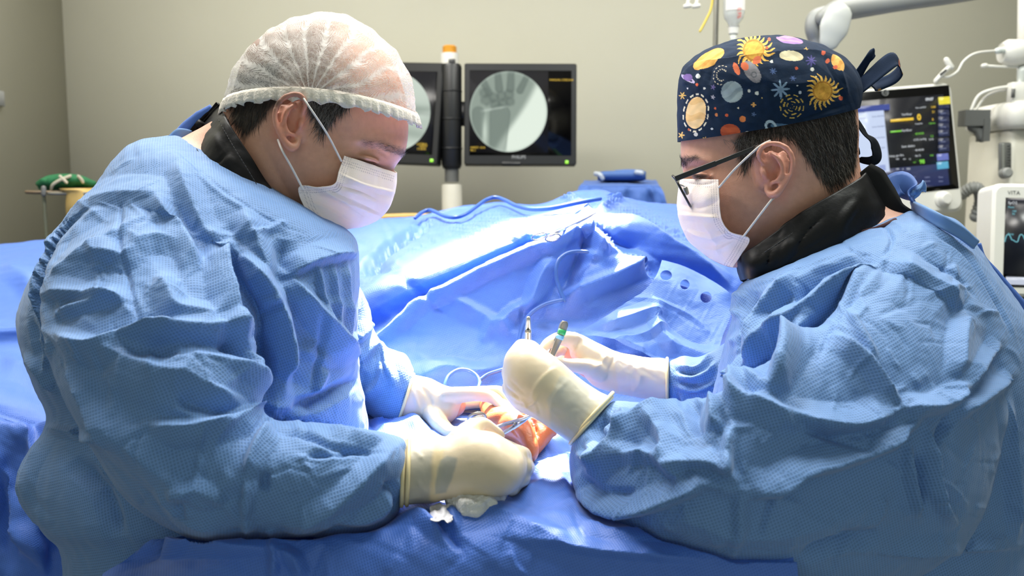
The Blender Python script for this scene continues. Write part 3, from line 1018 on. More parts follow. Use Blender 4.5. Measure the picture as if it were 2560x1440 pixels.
# ---- right surgeon's body
HB = 1.02
B_PCS = [
    ring_geo([(1950, 1500, 2340, 1500, 1.0, .09), (1930, 1150, 2340, 1150, 1.0, .09), (1920, 900, 2340, 860, 1.0, .09), (1930, 800, 2320, 690, 1.0, .09), (1920, 745, 2280, 605, 1.0, .09),
              (1885, 712, 2270, 560, 1.01, .088), (1880, 690, 2235, 520, HB, .07), (1872, 665, 2190, 490, HB, .064), (1830, 668, 2160, 460, HB, .066), (1775, 645, 2145, 430, HB, .070),
              (1732, 605, 2140, 400, HB, .073), (1712, 552, 2138, 372, HB, .0745), (1708, 500, 2138, 345, HB, .076), (1713, 450, 2137, 322, HB, .0765), (1706, 408, 2136, 300, HB, .077),
              (1704, 362, 2134, 276, HB, .0775), (1708, 300, 2128, 236, HB, .0765), (1720, 220, 2112, 180, HB, .072), (1762, 150, 2066, 136, HB, .056), (1830, 112, 2005, 110, HB, .034),
              (1885, 100, 1955, 102, HB, .014), (1912, 98, 1932, 98, HB, .004)], m=6, n=110, egg=.10),
    chain([(2330, 760, .93, 120), (2250, 1050, .84, 95), (2080, 1160, .82, 90), (1850, 1170, .825, 84), (1600, 1120, .835, 66), (1470, 1050, .85, 56), (1390, 980, .855, 56), (1330, 920, .86, 46)], n=24),
    chain([(1950, 800, 1.08, 80), (1850, 930, 1.07, 60), (1750, 950, 1.07, 34), (1650, 950, 1.07, 28), (1600, 944, 1.07, 32), (1520, 925, 1.065, 44), (1450, 890, 1.06, 40)], n=24),
    chain([(1718, 440, HB, 13), (1716, 475, HB, 13), (1722, 508, HB, 13)], n=16),
    chain([(1735, 439, .978, 11), (1752, 440, .973, 12), (1768, 441, .973, 9)], n=14),
] + ear_pieces((1930, 352), (1944, 500), (96, -6), .947, .022)
B_FEATS = [
    ([(1715, 444), (1745, 452), (1780, 452)], -4.5, 22, 30),
    ([(1712, 415), (1745, 418), (1790, 425)], -3.5, 16, 14),
    ([(1704, 398), (1740, 396), (1800, 408)], 3.2, 26, 30),
    ([(1728, 441), (1750, 446), (1772, 445)], -1.4, 6, 6), ([(1730, 430), (1752, 428), (1778, 434)], -.9, 5, 5),
    ([(1800, 480), (1850, 500), (1900, 540)], 2.0, 50, 50),
    ([(1850, 380), (1840, 420), (1850, 450)], -2.0, 46, 46),
    ([(1920, 520), (1880, 580), (1840, 640)], 2.0, 40, 34),
    ([(1820, 470), (1815, 520), (1825, 570)], -.7, 12, 12),
    ([(1930, 545), (1900, 590), (1870, 630)], -.6, 9, 9),
    ([(1935, 425), (1938, 445)], -3.0, 13, 13),
]
HAIR_B = [(1838, 346), (1870, 318), (1995, 290), (2065, 270), (2128, 238), (2142, 330), (2136, 415), (2108, 452), (2076, 478), (2056, 455), (2030, 418), (2005, 385), (1985, 352), (1945, 340), (1905, 352), (1890, 378), (1872, 402), (1862, 430), (1848, 405)]
def paint_b(V, q, N):
    xy = q[:, :2]
    c = np.tile(linv((206, 154, 132)), (len(V), 1))
    n = vnoise(V, 55, 5)
    c *= (1 + 0.06 * n)[:, None]
    c = blend(c, (210, 138, 116), 0.5 * soft_inside(xy, [(1895, 345), (1990, 345), (1995, 430), (1960, 510), (1920, 500), (1890, 400)], 10))
    stub = soft_inside(xy, [(1800, 540), (1900, 500), (1990, 520), (1900, 700), (1780, 680)], 24)
    c = blend(c, (160, 118, 106), 0.3 * stub * (0.7 + 0.3 * n))
    brow = soft_inside(xy, [(1704, 394), (1740, 388), (1752, 396), (1720, 404), (1706, 412)], 5)
    c = blend(c, (60, 48, 42), 0.75 * brow)
    eye = soft_inside(xy, [(1732, 436), (1752, 434), (1768, 438), (1762, 447), (1738, 446)], 3)
    c = blend(c, (60, 40, 34), 0.7 * eye)
    hair = soft_inside(xy, HAIR_B, 7)
    c = blend(c, (40, 35, 33), 0.92 * hair)
    cap = soft_inside(xy, [(1690, 340), (2140, 240), (2140, 80), (1690, 80)], 10)
    c = blend(c, (40, 35, 33), 0.8 * cap)
    return c
VB, FB, NB, body_b = body(surgeon_b, B_PCS, B_FEATS, paint_b)


# ---------------------------------------------------------------- hair: fine strands rooted on the scalp
def strands(V, N, region, count, field, length, rad, lift, seed, jitter=0.5, both=True):
    r = np.random.default_rng(seed)
    q = proj(V)
    to = CAM - V; to /= np.linalg.norm(to, axis=1)[:, None]
    m = inside(q[:, :2], region)
    if not both: m &= (N * to).sum(1) > 0
    k = np.nonzero(m)[0]
    k = r.choice(k, count)
    root = V[k] + r.normal(0, .0009, (count, 3))
    nn = N[k]
    g = np.array([field(x, y) for x, y in q[k, :2]])
    a = np.arctan2(g[:, 1], g[:, 0]) + r.normal(0, jitter, count)
    D = np.outer(np.cos(a), RT) - np.outer(np.sin(a), UP)
    D -= nn * (D * nn).sum(1)[:, None]
    D /= np.linalg.norm(D, axis=1)[:, None] + 1e-9
    L = length * r.uniform(.55, 1.25, count)
    seg = 4
    ts = np.linspace(0, 1, seg + 1)
    rr = rad * np.array([1, .9, .7, .45, .12])
    side = np.cross(D, nn)
    Vs = np.zeros((count, seg + 1, 3, 3))
    lf = lift * r.uniform(.3, 1.2, count)
    for i, t in enumerate(ts):
        c = root + D * (L * t)[:, None] + nn * (L * lf * (t - .45 * t * t) * 1.2)[:, None]
        for j, an in enumerate((0.5, 2.6, 4.7)):
            Vs[:, i, j] = c + (side * math.cos(an) + nn * math.sin(an)) * rr[i]
    Vs = Vs.reshape(-1, 3)
    base = (np.arange(count) * (seg + 1) * 3)[:, None, None, None]
    i = np.arange(seg)[None, :, None, None] * 3
    j = np.arange(3)[None, None, :, None]
    j2 = (j + 1) % 3
    f = np.concatenate([base + i + j, base + i + j2, base + i + 3 + j2, base + i + 3 + j], -1).reshape(-1, 4)
    return Vs, f


def hair_part(parent, V, N, specs, mats, name='hair'):
    """one mesh of strands; specs rows (material slot, args)"""
    mb_v, mb_f, slots, n = [], [], [], 0
    for slot, a in specs:
        v, f = strands(V, N, **a)
        mb_v.append(v); mb_f.append(f + n); n += len(v)
        slots.append(np.full(len(f), slot))
    o = link(name, np.vstack(mb_v), mb_f, mats[0], parent)
    for m in mats[1:]: o.data.materials.append(m)
    o.data.polygons.foreach_set('material_index', np.concatenate(slots).astype(np.int32))
    o['kind'] = 'stuff'
    return o


SB_A = [(764, 236), (880, 244), (872, 262), (842, 282), (822, 312), (812, 336), (800, 326), (786, 292)]
BK_A = [(572, 225), (660, 225), (684, 250), (676, 275), (655, 298), (640, 318), (612, 340), (592, 318), (580, 280)]
hair_part(surgeon_a, VA, NA, [
    (0, dict(region=SB_A, count=1300, field=lambda x, y: (-.35, 1), length=.015, rad=.00022, lift=.08, seed=1, jitter=.3)),
    (1, dict(region=SB_A, count=1100, field=lambda x, y: (-.3, 1), length=.016, rad=.00017, lift=.12, seed=2, jitter=.35)),
    (0, dict(region=BK_A, count=2200, field=lambda x, y: (-.25, 1), length=.011, rad=.00022, lift=.07, seed=3, jitter=.3)),
    (0, dict(region=[(905, 350), (960, 354), (1010, 378), (1010, 394), (960, 376), (905, 362)], count=800, field=lambda x, y: (.95, .28), length=.0045, rad=.00011, lift=.14, seed=4, jitter=.3)),
    (1, dict(region=[(950, 354), (1012, 378), (1014, 396), (960, 378)], count=220, field=lambda x, y: (.95, .4), length=.0065, rad=.00012, lift=.3, seed=5, jitter=.4)),
    (0, dict(region=[(888, 402), (905, 406), (940, 413), (938, 417), (890, 408)], count=90, field=lambda x, y: (.6, 1), length=.005, rad=.00013, lift=.4, seed=6, jitter=.25, both=False)),
], [M_HAIRD, M_HAIRG])
fb = lambda x, y: (0.55 if x > 1960 else -0.1, 1)
hair_part(surgeon_b, VB, NB, [
    (0, dict(region=HAIR_B, count=6500, field=fb, length=.013, rad=.00024, lift=.07, seed=11, jitter=.28)),
    (1, dict(region=HAIR_B, count=2600, field=fb, length=.013, rad=.00017, lift=.09, seed=12, jitter=.3)),
    (1, dict(region=[(1800, 348), (1905, 338), (1905, 356), (1880, 372), (1850, 362)], count=420, field=lambda x, y: (.7, .8), length=.013, rad=.00018, lift=.14, seed=13)),
    (0, dict(region=[(1704, 396), (1740, 388), (1752, 394), (1720, 402), (1706, 410)], count=260, field=lambda x, y: (-.7, .4), length=.008, rad=.00018, lift=.3, seed=14)),
    (0, dict(region=[(1730, 438), (1752, 436), (1766, 439), (1755, 442)], count=50, field=lambda x, y: (-.8, .4), length=.006, rad=.00014, lift=.5, seed=15, both=False)),
], [M_HAIRD, M_HAIRG])

# ---------------------------------------------------------------- bouffant cap (left surgeon)
def cap_material():
    t = NT('bouffant_fleece')
    uv = t.n('ShaderNodeUVMap')
    sep = t.n('ShaderNodeSeparateXYZ'); t.l(uv.outputs[0], sep.inputs[0])
    co = t.n('ShaderNodeTexCoord')
    # fibre haze
    nz = t.n('ShaderNodeTexNoise'); nz.inputs['Scale'].default_value = 190; nz.inputs['Detail'].default_value = 5; nz.inputs['Roughness'].default_value = .6; nz.inputs['Distortion'].default_value = 1.2
    t.l(co.outputs['Object'], nz.inputs['Vector'])
    rid = t.math('SUBTRACT', 1.0, t.math('MULTIPLY', t.math('ABSOLUTE', t.math('SUBTRACT', nz.outputs['Fac'], 0.5)), 9.0), True)
    n2 = t.n('ShaderNodeTexNoise'); n2.inputs['Scale'].default_value = 22; n2.inputs['Detail'].default_value = 3
    t.l(co.outputs['Object'], n2.inputs['Vector'])
    # pleat edges radiating from the ear, and the rungs pressed between them
    ua = t.math('ADD', sep.outputs[0], t.math('MULTIPLY', n2.outputs['Fac'], 0.35))
    edge = t.math('POWER', t.math('ABSOLUTE', t.math('SINE', t.math('MULTIPLY', ua, 9.5))), 14)
    zig = t.math('ADD', t.math('MULTIPLY', sep.outputs[1], 36.0), t.math('MULTIPLY', t.math('ABSOLUTE', t.math('SINE', t.math('MULTIPLY', ua, 9.5))), 5.0))
    rung = t.math('GREATER_THAN', t.math('SINE', t.math('MULTIPLY', zig, 6.2832)), 0.15)
    zone = t.math('MULTIPLY', t.math('SUBTRACT', n2.outputs['Fac'], 0.36), 5.0, True)
    rung = t.math('MULTIPLY', rung, zone)
    al = t.math('ADD', t.math('MULTIPLY', rid, 0.36), 0.17)
    al = t.math('ADD', al, t.math('MULTIPLY', edge, 0.6))
    al = t.math('ADD', al, t.math('MULTIPLY', rung, 0.44), True)
    t.b.inputs['Base Color'].default_value = (0.86, 0.84, 0.80, 1)
    t.b.inputs['Roughness'].default_value = 0.7
    t.b.inputs['Sheen Weight'].default_value = 0.4
    tl = t.n('ShaderNodeBsdfTranslucent'); tl.inputs[0].default_value = (0.88, 0.85, 0.80, 1)
    m1 = t.n('ShaderNodeMixShader'); m1.inputs[0].default_value = .4
    t.l(t.b.outputs[0], m1.inputs[1]); t.l(tl.outputs[0], m1.inputs[2])
    tp = t.n('ShaderNodeBsdfTransparent')
    m2 = t.n('ShaderNodeMixShader')
    t.l(al, m2.inputs[0]); t.l(tp.outputs[0], m2.inputs[1]); t.l(m1.outputs[0], m2.inputs[2])
    t.l(m2.outputs[0], t.out.inputs[0])
    bp = t.n('ShaderNodeBump'); bp.inputs['Strength'].default_value = .5; bp.inputs['Distance'].default_value = .001
    t.l(al, bp.inputs['Height']); t.l(bp.outputs[0], t.b.inputs['Normal'])
    return t.m


def cap_shell(secs, m, n, rise):
    """cap of rings open below; its lower edge rises by rise metres beside the ears"""
    V, fs = ring_geo(secs, m=m, n=n, cap=False)
    k = len(V) // n
    a = np.linspace(0, 2 * np.pi, n, endpoint=False)
    fr = np.linspace(0, 1, k)
    up = rise * np.abs(np.sin(a)[None, :]) ** 1.6 * np.clip(1 - fr[:, None] / .45, 0, 1) ** 1.5
    V = V + up.reshape(-1, 1) * UP
    return V, fs, k, n


CAPA = [(1038, 298, 566, 272, HA, .083), (1038, 262, 572, 238, HA, .0855), (1032, 215, 582, 195, HA, .087), (1012, 165, 612, 140, HA, .083), (972, 112, 662, 88, HA, .07),
        (915, 64, 722, 50, HA, .05), (862, 38, 776, 34, HA, .024), (828, 30, 806, 30, HA, .004)]
V, fs, k, n = cap_shell(CAPA, 14, 220, .020)
N = normals(V, fs)
q = proj(V)
ang = np.arctan2(243 - q[:, 1], q[:, 0] - 775); dist = np.hypot(q[:, 0] - 775, q[:, 1] - 243)
pl = np.abs(np.sin(ang * 9.5 + .35 * vnoise(V, 30, 8))) ** 3
s = np.sign((N * (V - PV([[800, 200, HA]])[0])).sum(1)); N = N * s.mean().__class__(1 if s.mean() > 0 else -1)
V = V + N * (0.0016 * (pl - .5) * np.clip(dist / 60, 0, 1))[:, None]
V = crumple(V, N, .002, .03, 5, 2, 4)
cap_a = link('bouffant_cap', V, fs, cap_material(), surgeon_a, uv=np.column_stack([ang, dist / 430]))
ring = V.reshape(k, n, 3)[0]
cen = ring.mean(0)
og = ring - cen; og /= np.linalg.norm(og, axis=1)[:, None]
ii = np.arange(n)
wav = np.sin(ii * 1.75 + 1.5 * np.sin(ii * .37)) * (.7 + .3 * np.sin(ii * .9))
wv2 = np.sin(ii * 1.1 + 2 * np.sin(ii * .23))
RR = []
for up_, out_, am in ((.0065, .0012, .0), (.003, .0030, .0008), (0.0, .0034, .0016), (-.004, .0036, .0026), (-.0085, .0040, .0040)):
    RR.append(ring + og * (out_ + am * wav)[:, None] + UP * (up_ - (.0018 if up_ < -.005 else 0) * wv2)[:, None])
Vr = np.concatenate(RR)
o_ = link('elastic_edge', Vr, [grid_faces(5, n, True)], plain('white_ruffle', (228, 220, 208), .8, bump=.6, nscale=400), cap_a)
sd_ = o_.modifiers.new('thickness', 'SOLIDIFY'); sd_.thickness = .0006

# ---------------------------------------------------------------- printed cap (right surgeon)
CAPB = [(1697, 354, 2138, 270, HB, .083), (1696, 315, 2142, 245, HB, .0845), (1696, 262, 2143, 215, HB, .0855), (1699, 205, 2132, 182, HB, .0845), (1716, 160, 2104, 146, HB, .077),
        (1768, 124, 2054, 114, HB, .06), (1835, 100, 1996, 96, HB, .036), (1895, 90, 1950, 88, HB, .014), (1917, 88, 1930, 88, HB, .003)]
V, fs, k, n = cap_shell(CAPB, 40, 700, -.004)
N = normals(V, fs)
if (N * (V - PV([[1920, 250, HB]])[0])).sum(1).mean() < 0: N = -N
q = proj(V)
V = folds(V, fs, [
    ([(1706, 186), (1740, 158), (1800, 150), (1870, 141), (1940, 133), (2010, 128), (2070, 135), (2115, 165)], 2.6, 14, 5),
    ([(1790, 150), (1778, 180), (1772, 215)], -2.0, 14, 14), ([(1710, 178), (1716, 215)], 2.0, 12, 12), ([(1760, 160), (1745, 200), (1750, 230)], 1.6, 12, 12),
    ([(2090, 150), (2105, 190), (2120, 240)], 2.5, 10, 10), ([(2060, 140), (2090, 200), (2112, 255)], -2.0, 9, 9), ([(1990, 300), (2060, 278), (2120, 262)], -2.0, 10, 16),
    ([(1900, 200), (1980, 210), (2060, 200)], 1.2, 30, 30), ([(1800, 260), (1850, 300), (1900, 310)], 1.0, 26, 26)], N=N)
V = crumple(V, N, .0012, .04, 6, 2, 4)


def print_pattern(q):
    """planets, suns, stars and a rocket printed on navy cotton; the far half carries the same repeat"""
    x, y = q[:, 0], q[:, 1]
    c = np.tile(linv((14, 36, 62)), (len(q), 1))
    Q = q[:, :2]
    tex = 0.5 + 0.5 * np.sin(x * .21 + 3 * np.sin(y * .05)) * np.sin(y * .17 + 2 * np.sin(x * .04))
    def put(rgb, m, w_=1.0):
        k = m if m.dtype == bool else m > .5
        c[k] = c[k] * (1 - w_) + linv(rgb) * w_
    def ell(cx, cy, rx, ry, rot=0):
        a = math.radians(rot); dx, dy = x - cx, y - cy
        u, v = dx * math.cos(a) + dy * math.sin(a), -dx * math.sin(a) + dy * math.cos(a)
        return np.hypot(u / rx, v / ry), u, v, np.arctan2(v / ry, u / rx)
    def planet(cx, cy, rx, ry, rgb, rgb2, rot=0, stripes=6):
        d, u, v, _ = ell(cx, cy, rx, ry, rot)
        put(rgb, d < 1); st = (np.sin(v / ry * stripes + .8 * np.sin(u / rx * 3)) > .35) & (d < 1)
        put(rgb2, st, .6)
    def dash(cx, cy, rx, ry, rgb, nd, w_=.05, rot=0):
        d, u, v, a = ell(cx, cy, rx, ry, rot)
        put(rgb, (np.abs(d - 1) < w_) & (np.sin(a * nd) > -.3))
    def sun(cx, cy, r, rays=18, ph=0):
        d, u, v, a = ell(cx, cy, r, r)
        wv = a + .12 * np.sin(d * 7)
        spike = 0.52 + .55 * np.abs(np.cos(wv * rays / 2 + ph)) ** 2.2 * (0.8 + .25 * np.cos(a * 3 + ph))
        put((232, 186, 92), d < spike); put((196, 140, 52), (d < spike) & (np.sin(a * rays * 1.5) > .3) & (d > .5), .6)
        put((214, 160, 66), d < .5); put((168, 116, 44), (d < .5) & (tex > .6), .5); put((176, 122, 48), (np.abs(d - .5) < .04))
    def star(cx, cy, r, rgb, pts=5, ph=0):
        d, u, v, a = ell(cx, cy, r, r)
        sp = .32 + .68 * np.abs(np.cos(a * pts / 2 + ph)) ** 3
        put(rgb, d < sp)
    planet(1740, 282, 25, 40, (240, 206, 152), (222, 176, 110), 8); dash(1740, 282, 31, 47, (226, 222, 200), 14, .05, 8)
    planet(1830, 230, 27, 27, (150, 166, 172), (116, 134, 142), -30)
    planet(1826, 330, 25, 20, (176, 84, 52), (150, 62, 40), 10)
    planet(1772, 148, 44, 17, (236, 178, 96), (206, 132, 58), -32)
    planet(1974, 100, 34, 9, (150, 118, 178), (196, 150, 140), 9); planet(1978, 142, 30, 11, (222, 212, 178), (204, 190, 150), 4, 3)
    planet(2094, 158, 12, 24, (236, 180, 100), (206, 140, 60), -32)
    put((74, 108, 140), ell(1962, 318, 36, 8, 8)[0] < 1)
    d, u, v, a = ell(1928, 318, 19, 14, 60); put((166, 190, 206), (np.abs(d - .82) < .2) & (u < 6))
    sun(1884, 126, 50, 20); sun(2057, 228, 46, 18, .4)
    put((16, 34, 60), ell(1890, 148, 24, 3)[0] < 0)
    # rocket
    d, u, v, a = ell(1880, 180, 17, 31, -35); put((140, 138, 144), d < 1); put((112, 110, 118), (d < 1) & (u < -4), .6)
    put((100, 104, 112), np.abs(ell(1885, 187, 7, 7)[0] - .9) < .2)
    for e in ((1841, 172, 7, 17, -22), (1862, 166, 9, 11, -40), (1892, 152, 8, 12, 60)): put((214, 112, 76), ell(*e)[0] < 1)
    star(1951, 224, 24, (132, 158, 184), 8, .3); star(2028, 152, 14, (84, 78, 140), 8); star(1933, 178, 9, (84, 108, 158), 7)
    star(1884, 286, 6, (86, 110, 150)); star(1782, 243, 6, (190, 190, 200)); star(1783, 218, 7, (110, 100, 150)); star(1982, 196, 8, (80, 100, 150), 6)
    star(1884, 262, 7, (214, 160, 90), 4); star(2015, 124, 6, (220, 170, 90), 4); star(1706, 239, 10, (220, 180, 100), 6); star(1703, 338, 9, (224, 186, 110), 5); star(1763, 348, 7, (224, 180, 100), 5)
    for R in (29, 20, 12, 5): dash(1980, 266, R, R, (206, 172, 84), max(3, R // 3), .045 if R > 20 else .085)
    d, u, v, a = ell(1722, 198, 16, 5, 30); put((190, 180, 210), np.abs(d - .9) < .25); put((120, 96, 160), ell(1722, 194, 10, 9)[0] < 1)
    d, u, v, a = ell(1805, 188, 40, 44, 20); put((200, 190, 170), ((np.abs(d - .55) < .03) | (np.abs(d - .32) < .04)) & (np.sin(a * 16) > 0) & (u < 8) & (v > -40))
    for cx, cy, r_, rgb in ((1842, 187, 0, 0), (1929, 154, 4, (214, 216, 210)), (1917, 120, 4, (200, 90, 60)), (2057, 134, 5, (206, 96, 70)), (2070, 151, 5, (206, 100, 70)), (2088, 168, 5, (206, 96, 70)),
                            (1991, 171, 4, (206, 90, 60)), (2031, 173, 5, (214, 214, 206)), (1892, 233, 5, (206, 212, 206)), (1873, 227, 4, (196, 202, 200)), (2000, 231, 4, (196, 202, 210)),
                            (1857, 298, 8, (206, 122, 70)), (1817, 288, 4, (206, 96, 60)), (1791, 287, 4, (206, 130, 80)), (1780, 322, 3, (214, 220, 220)), (1740, 336, 5, (214, 216, 212)), (1746, 191, 6, (216, 222, 218)),
                            (1744, 212, 4, (206, 96, 60)), (1761, 221, 3, (214, 214, 210)), (1788, 271, 3, (206, 96, 60)), (1722, 324, 3, (206, 106, 70)), (1923, 99, 4, (206, 96, 70)), (1868, 333, 5, (206, 210, 206)),
                            (2103, 245, 6, (206, 96, 70)), (1905, 245, 2, (230, 200, 120)), (1992, 215, 2, (220, 220, 220)), (1719, 221, 2, (220, 220, 220)), (2040, 192, 2, (230, 210, 150)), (1846, 270, 2, (230, 220, 190))):
        if r_: put(rgb, ell(cx, cy, r_, r_)[0] < 1)
    return c * (0.9 + 0.2 * tex)[:, None]


M_PRINT = attr_mat('planet_print_cotton', .85, bump=.25, bscale=1500, spec=.2)
cap_b = link('surgical_cap', V, fs, M_PRINT, surgeon_b, col=print_pattern(q))
cap_b['label'] = 'navy cap printed with planets, suns and stars'


def ribbon(name, pts, widths, mat, parent, wdir=None, th=.0012, m=8, col=None):
    """a folded cloth strip through 3D points, with real thickness"""
    p = cr(np.asarray(pts, float), m)
    w_ = np.interp(np.linspace(0, 1, len(p)), np.linspace(0, 1, len(widths)), widths)
    t = np.gradient(p, axis=0); t /= np.linalg.norm(t, axis=1)[:, None] + 1e-9
    wd = np.asarray(wdir if wdir is not None else FW, float)
    s_ = np.cross(t, np.cross(np.tile(wd, (len(p), 1)), t)); s_ /= np.linalg.norm(s_, axis=1)[:, None] + 1e-9
    nn = np.cross(t, s_)
    e = 7
    rows_ = []
    for side in (1, -1):
        for j in np.linspace(-1, 1, e)[::side]:
            rows_.append(p + s_ * (w_ * j / 2)[:, None] + nn * (side * th / 2 + .0008 * math.sin(j * 2.6)) )
    V = np.stack(rows_, 1).reshape(-1, 3)
    fs = [grid_faces(len(p), 2 * e, True), [list(range(2 * e))[::-1]], [list(range((len(p) - 1) * 2 * e, len(p) * 2 * e))]]
    c = None
    if col is not None: c = col(V)
    return link(name, V, fs, mat, parent, col=c)


def tie_col(V):
    c = np.tile(linv((18, 36, 62)), (len(V), 1))
    n = vnoise(V, 150, 21, 2)
    c[n > .55] = linv((200, 150, 70)); c[n < -.62] = linv((190, 104, 66))
    return c
def lp(rows): return PV(rows)
D0 = 1.02
ribbon('cap_tie', lp([(2108, 258, D0), (2128, 222, D0), (2150, 180, D0), (2172, 145, D0 - .005), (2186, 130, D0)]), [.010, .016, .017, .014, .010], M_PRINT, cap_b, wdir=RT * .8 + FW * .6, col=tie_col)
ribbon('cap_tie', lp([(2112, 262, D0), (2150, 220, D0 - .01), (2195, 178, D0 - .01), (2236, 148, D0 - .005), (2250, 172, D0 + .005), (2232, 196, D0 + .01), (2195, 212, D0 + .01), (2180, 216, D0)]), [.010, .017, .020, .019, .017, .017, .013], M_PRINT, cap_b, wdir=UP * .8 + FW * .5, col=tie_col)
ribbon('cap_tie', lp([(2112, 272, D0), (2136, 292, D0), (2160, 330, D0 - .005), (2186, 362, D0), (2192, 392, D0), (2176, 402, D0), (2146, 396, D0 + .005), (2140, 372, D0)]), [.008, .014, .018, .018, .014, .012, .010, .008], M_PRINT, cap_b, wdir=RT * .7 - UP * .5 + FW * .4, col=lambda V: np.tile(linv((14, 22, 34)), (len(V), 1)))
kn = MB(); Vk, fk = chain([(2100, 262, D0 - .01, 9), (2112, 262, D0 - .02, 13), (2126, 268, D0 - .01, 9)], n=14); kn.add(Vk, fk)
kn.build('tie_knot', M_PRINT, cap_b, col=tie_col(Vk))


# ---------------------------------------------------------------- face masks
def mask(parent, rows, loops, feats, flip, seed, dots):
    R = []
    for L, Fp, far in rows:
        L, Fp, far = np.array(L, float), np.array(Fp, float), np.array(far, float)
        m1 = L * .62 + Fp * .38; m1[2] = L[2] * .80 + Fp[2] * .20
        m2 = L * .25 + Fp * .75; m2[2] = L[2] * .42 + Fp[2] * .58
        m3 = far * .35 + Fp * .65; m3[2] = Fp[2] * .45 + far[2] * .55
        R.append([L, m1, m2, Fp, m3, far])
    V, fs, (a, b) = sheet(R, m=24, n=220)
    N = normals(V, fs); to = CAM - V
    N *= np.sign((N * to).sum(1))[:, None]
    V = folds(V, fs, feats, N=N)
    V = crumple(V, N, .0012, .05, seed, 2, 4)
    q = proj(V)
    c = np.tile(linv((242, 228, 220)), (len(V), 1))
    for path, off, pitch in dots:
        p = cr(np.asarray(path, float), 8) if len(path) > 2 else np.asarray(path, float)
        L = np.linalg.norm(np.diff(p, axis=0), axis=1).sum()
        d, pos = poly_dist(q[:, :2], p)
        for o_ in off:
            mk = (np.abs(d - o_) < 1.3) & (np.sin(pos * L / pitch * 2 * np.pi) > -.1) & (q[:, 2] < rows[0][1][2] + .005)
            c[mk] = linv((202, 188, 186))  # shade of the embossed dots put into the mask colour, no relief
    o = link('face_mask', V, fs, M_MASK, parent, col=c)
    sd = o.modifiers.new('thickness', 'SOLIDIFY'); sd.thickness = .0008; sd.offset = 0
    for pth in loops:
        mb = MB(); mb.tube(PV([x[:3] for x in pth]), [2.6 / F] * len(pth), n=8); mb.build('ear_loop', M_ELASTIC, o)
    return o


M_MASK = attr_mat('mask_fleece', .7, bump=.25, bscale=900, sheen=.3)
mask(surgeon_a, [
    ((861, 389, .938), (991, 432, 1.0), (950, 400, 1.065)), ((847, 428, .930), (989, 468, 1.0), (940, 440, 1.07)), ((836, 460, .927), (976, 512, 1.0), (920, 480, 1.07)),
    ((796, 468, .927), (960, 535, 1.0), (900, 500, 1.07)), ((746, 470, .930), (940, 552, 1.0), (860, 520, 1.07)), ((771, 538, .935), (905, 566, 1.0), (870, 550, 1.06)), ((805, 579, .945), (876, 571, .99), (870, 570, 1.04))],
    [[(853, 402, .932), (818, 335, .920), (775, 270, .908), (752, 238, .915), (735, 232, .93)], [(757, 472, .926), (731, 422, .918), (706, 377, .912), (695, 350, .925)]],
    [([(850, 435), (910, 462), (985, 480)], 3, 14, 5), ([(840, 462), (900, 478), (945, 500)], -2, 10, 10), ([(800, 470), (870, 500), (950, 540)], 3.5, 18, 7), ([(850, 480), (900, 530), (930, 552)], 2.2, 16, 12), ([(770, 500), (830, 530), (890, 562)], 2, 14, 10), ([(930, 410), (985, 430)], -1, 6, 6)],
    False, 41,
    [([(866, 394), (988, 434)], (8, 14, 20), 5), ([(861, 389), (847, 428), (836, 462)], (-6, -12, -18), 4.5), ([(836, 462), (796, 468), (746, 470)], (-6, -12), 4.5), ([(746, 470), (771, 538), (805, 579)], (-9, -16, -22), 4.5)])
mask(surgeon_b, [
    ((1796, 449, .952), (1702, 447, 1.02), (1730, 430, 1.085)), ((1798, 495, .945), (1694, 498, 1.02), (1735, 480, 1.09)), ((1803, 545, .943), (1698, 548, 1.02), (1750, 530, 1.09)),
    ((1824, 578, .943), (1714, 588, 1.02), (1770, 570, 1.09)), ((1873, 597, .946), (1732, 612, 1.02), (1800, 590, 1.08)), ((1854, 634, .952), (1772, 642, 1.02), (1810, 630, 1.07)), ((1832, 669, .962), (1812, 662, 1.01), (1815, 660, 1.05))],
    [[(1798, 468, .946), (1835, 425, .940), (1880, 382, .932), (1905, 362, .928), (1925, 352, .935)], [(1858, 592, .942), (1890, 550, .935), (1926, 503, .930), (1935, 495, .94)]],
    [([(1800, 545), (1750, 540), (1700, 535)], 3, 8, 16), ([(1798, 500), (1750, 520), (1700, 510)], -2, 14, 10), ([(1825, 578), (1770, 590), (1715, 575)], 3, 8, 18), ([(1760, 560), (1790, 600), (1800, 640)], 2.2, 14, 14), ([(1840, 600), (1800, 620), (1750, 620)], 2, 10, 14), ([(1795, 455), (1750, 462), (1705, 455)], -1, 6, 6)],
    True, 43,
    [([(1704, 449), (1796, 452)], (9, 16), 5), ([(1796, 449), (1798, 495), (1803, 545), (1824, 578)], (6, 12, 18), 4.5), ([(1824, 578), (1873, 597)], (6, 12), 4.5), ([(1873, 597), (1854, 634), (1832, 669)], (9, 16, 22), 4.5)])

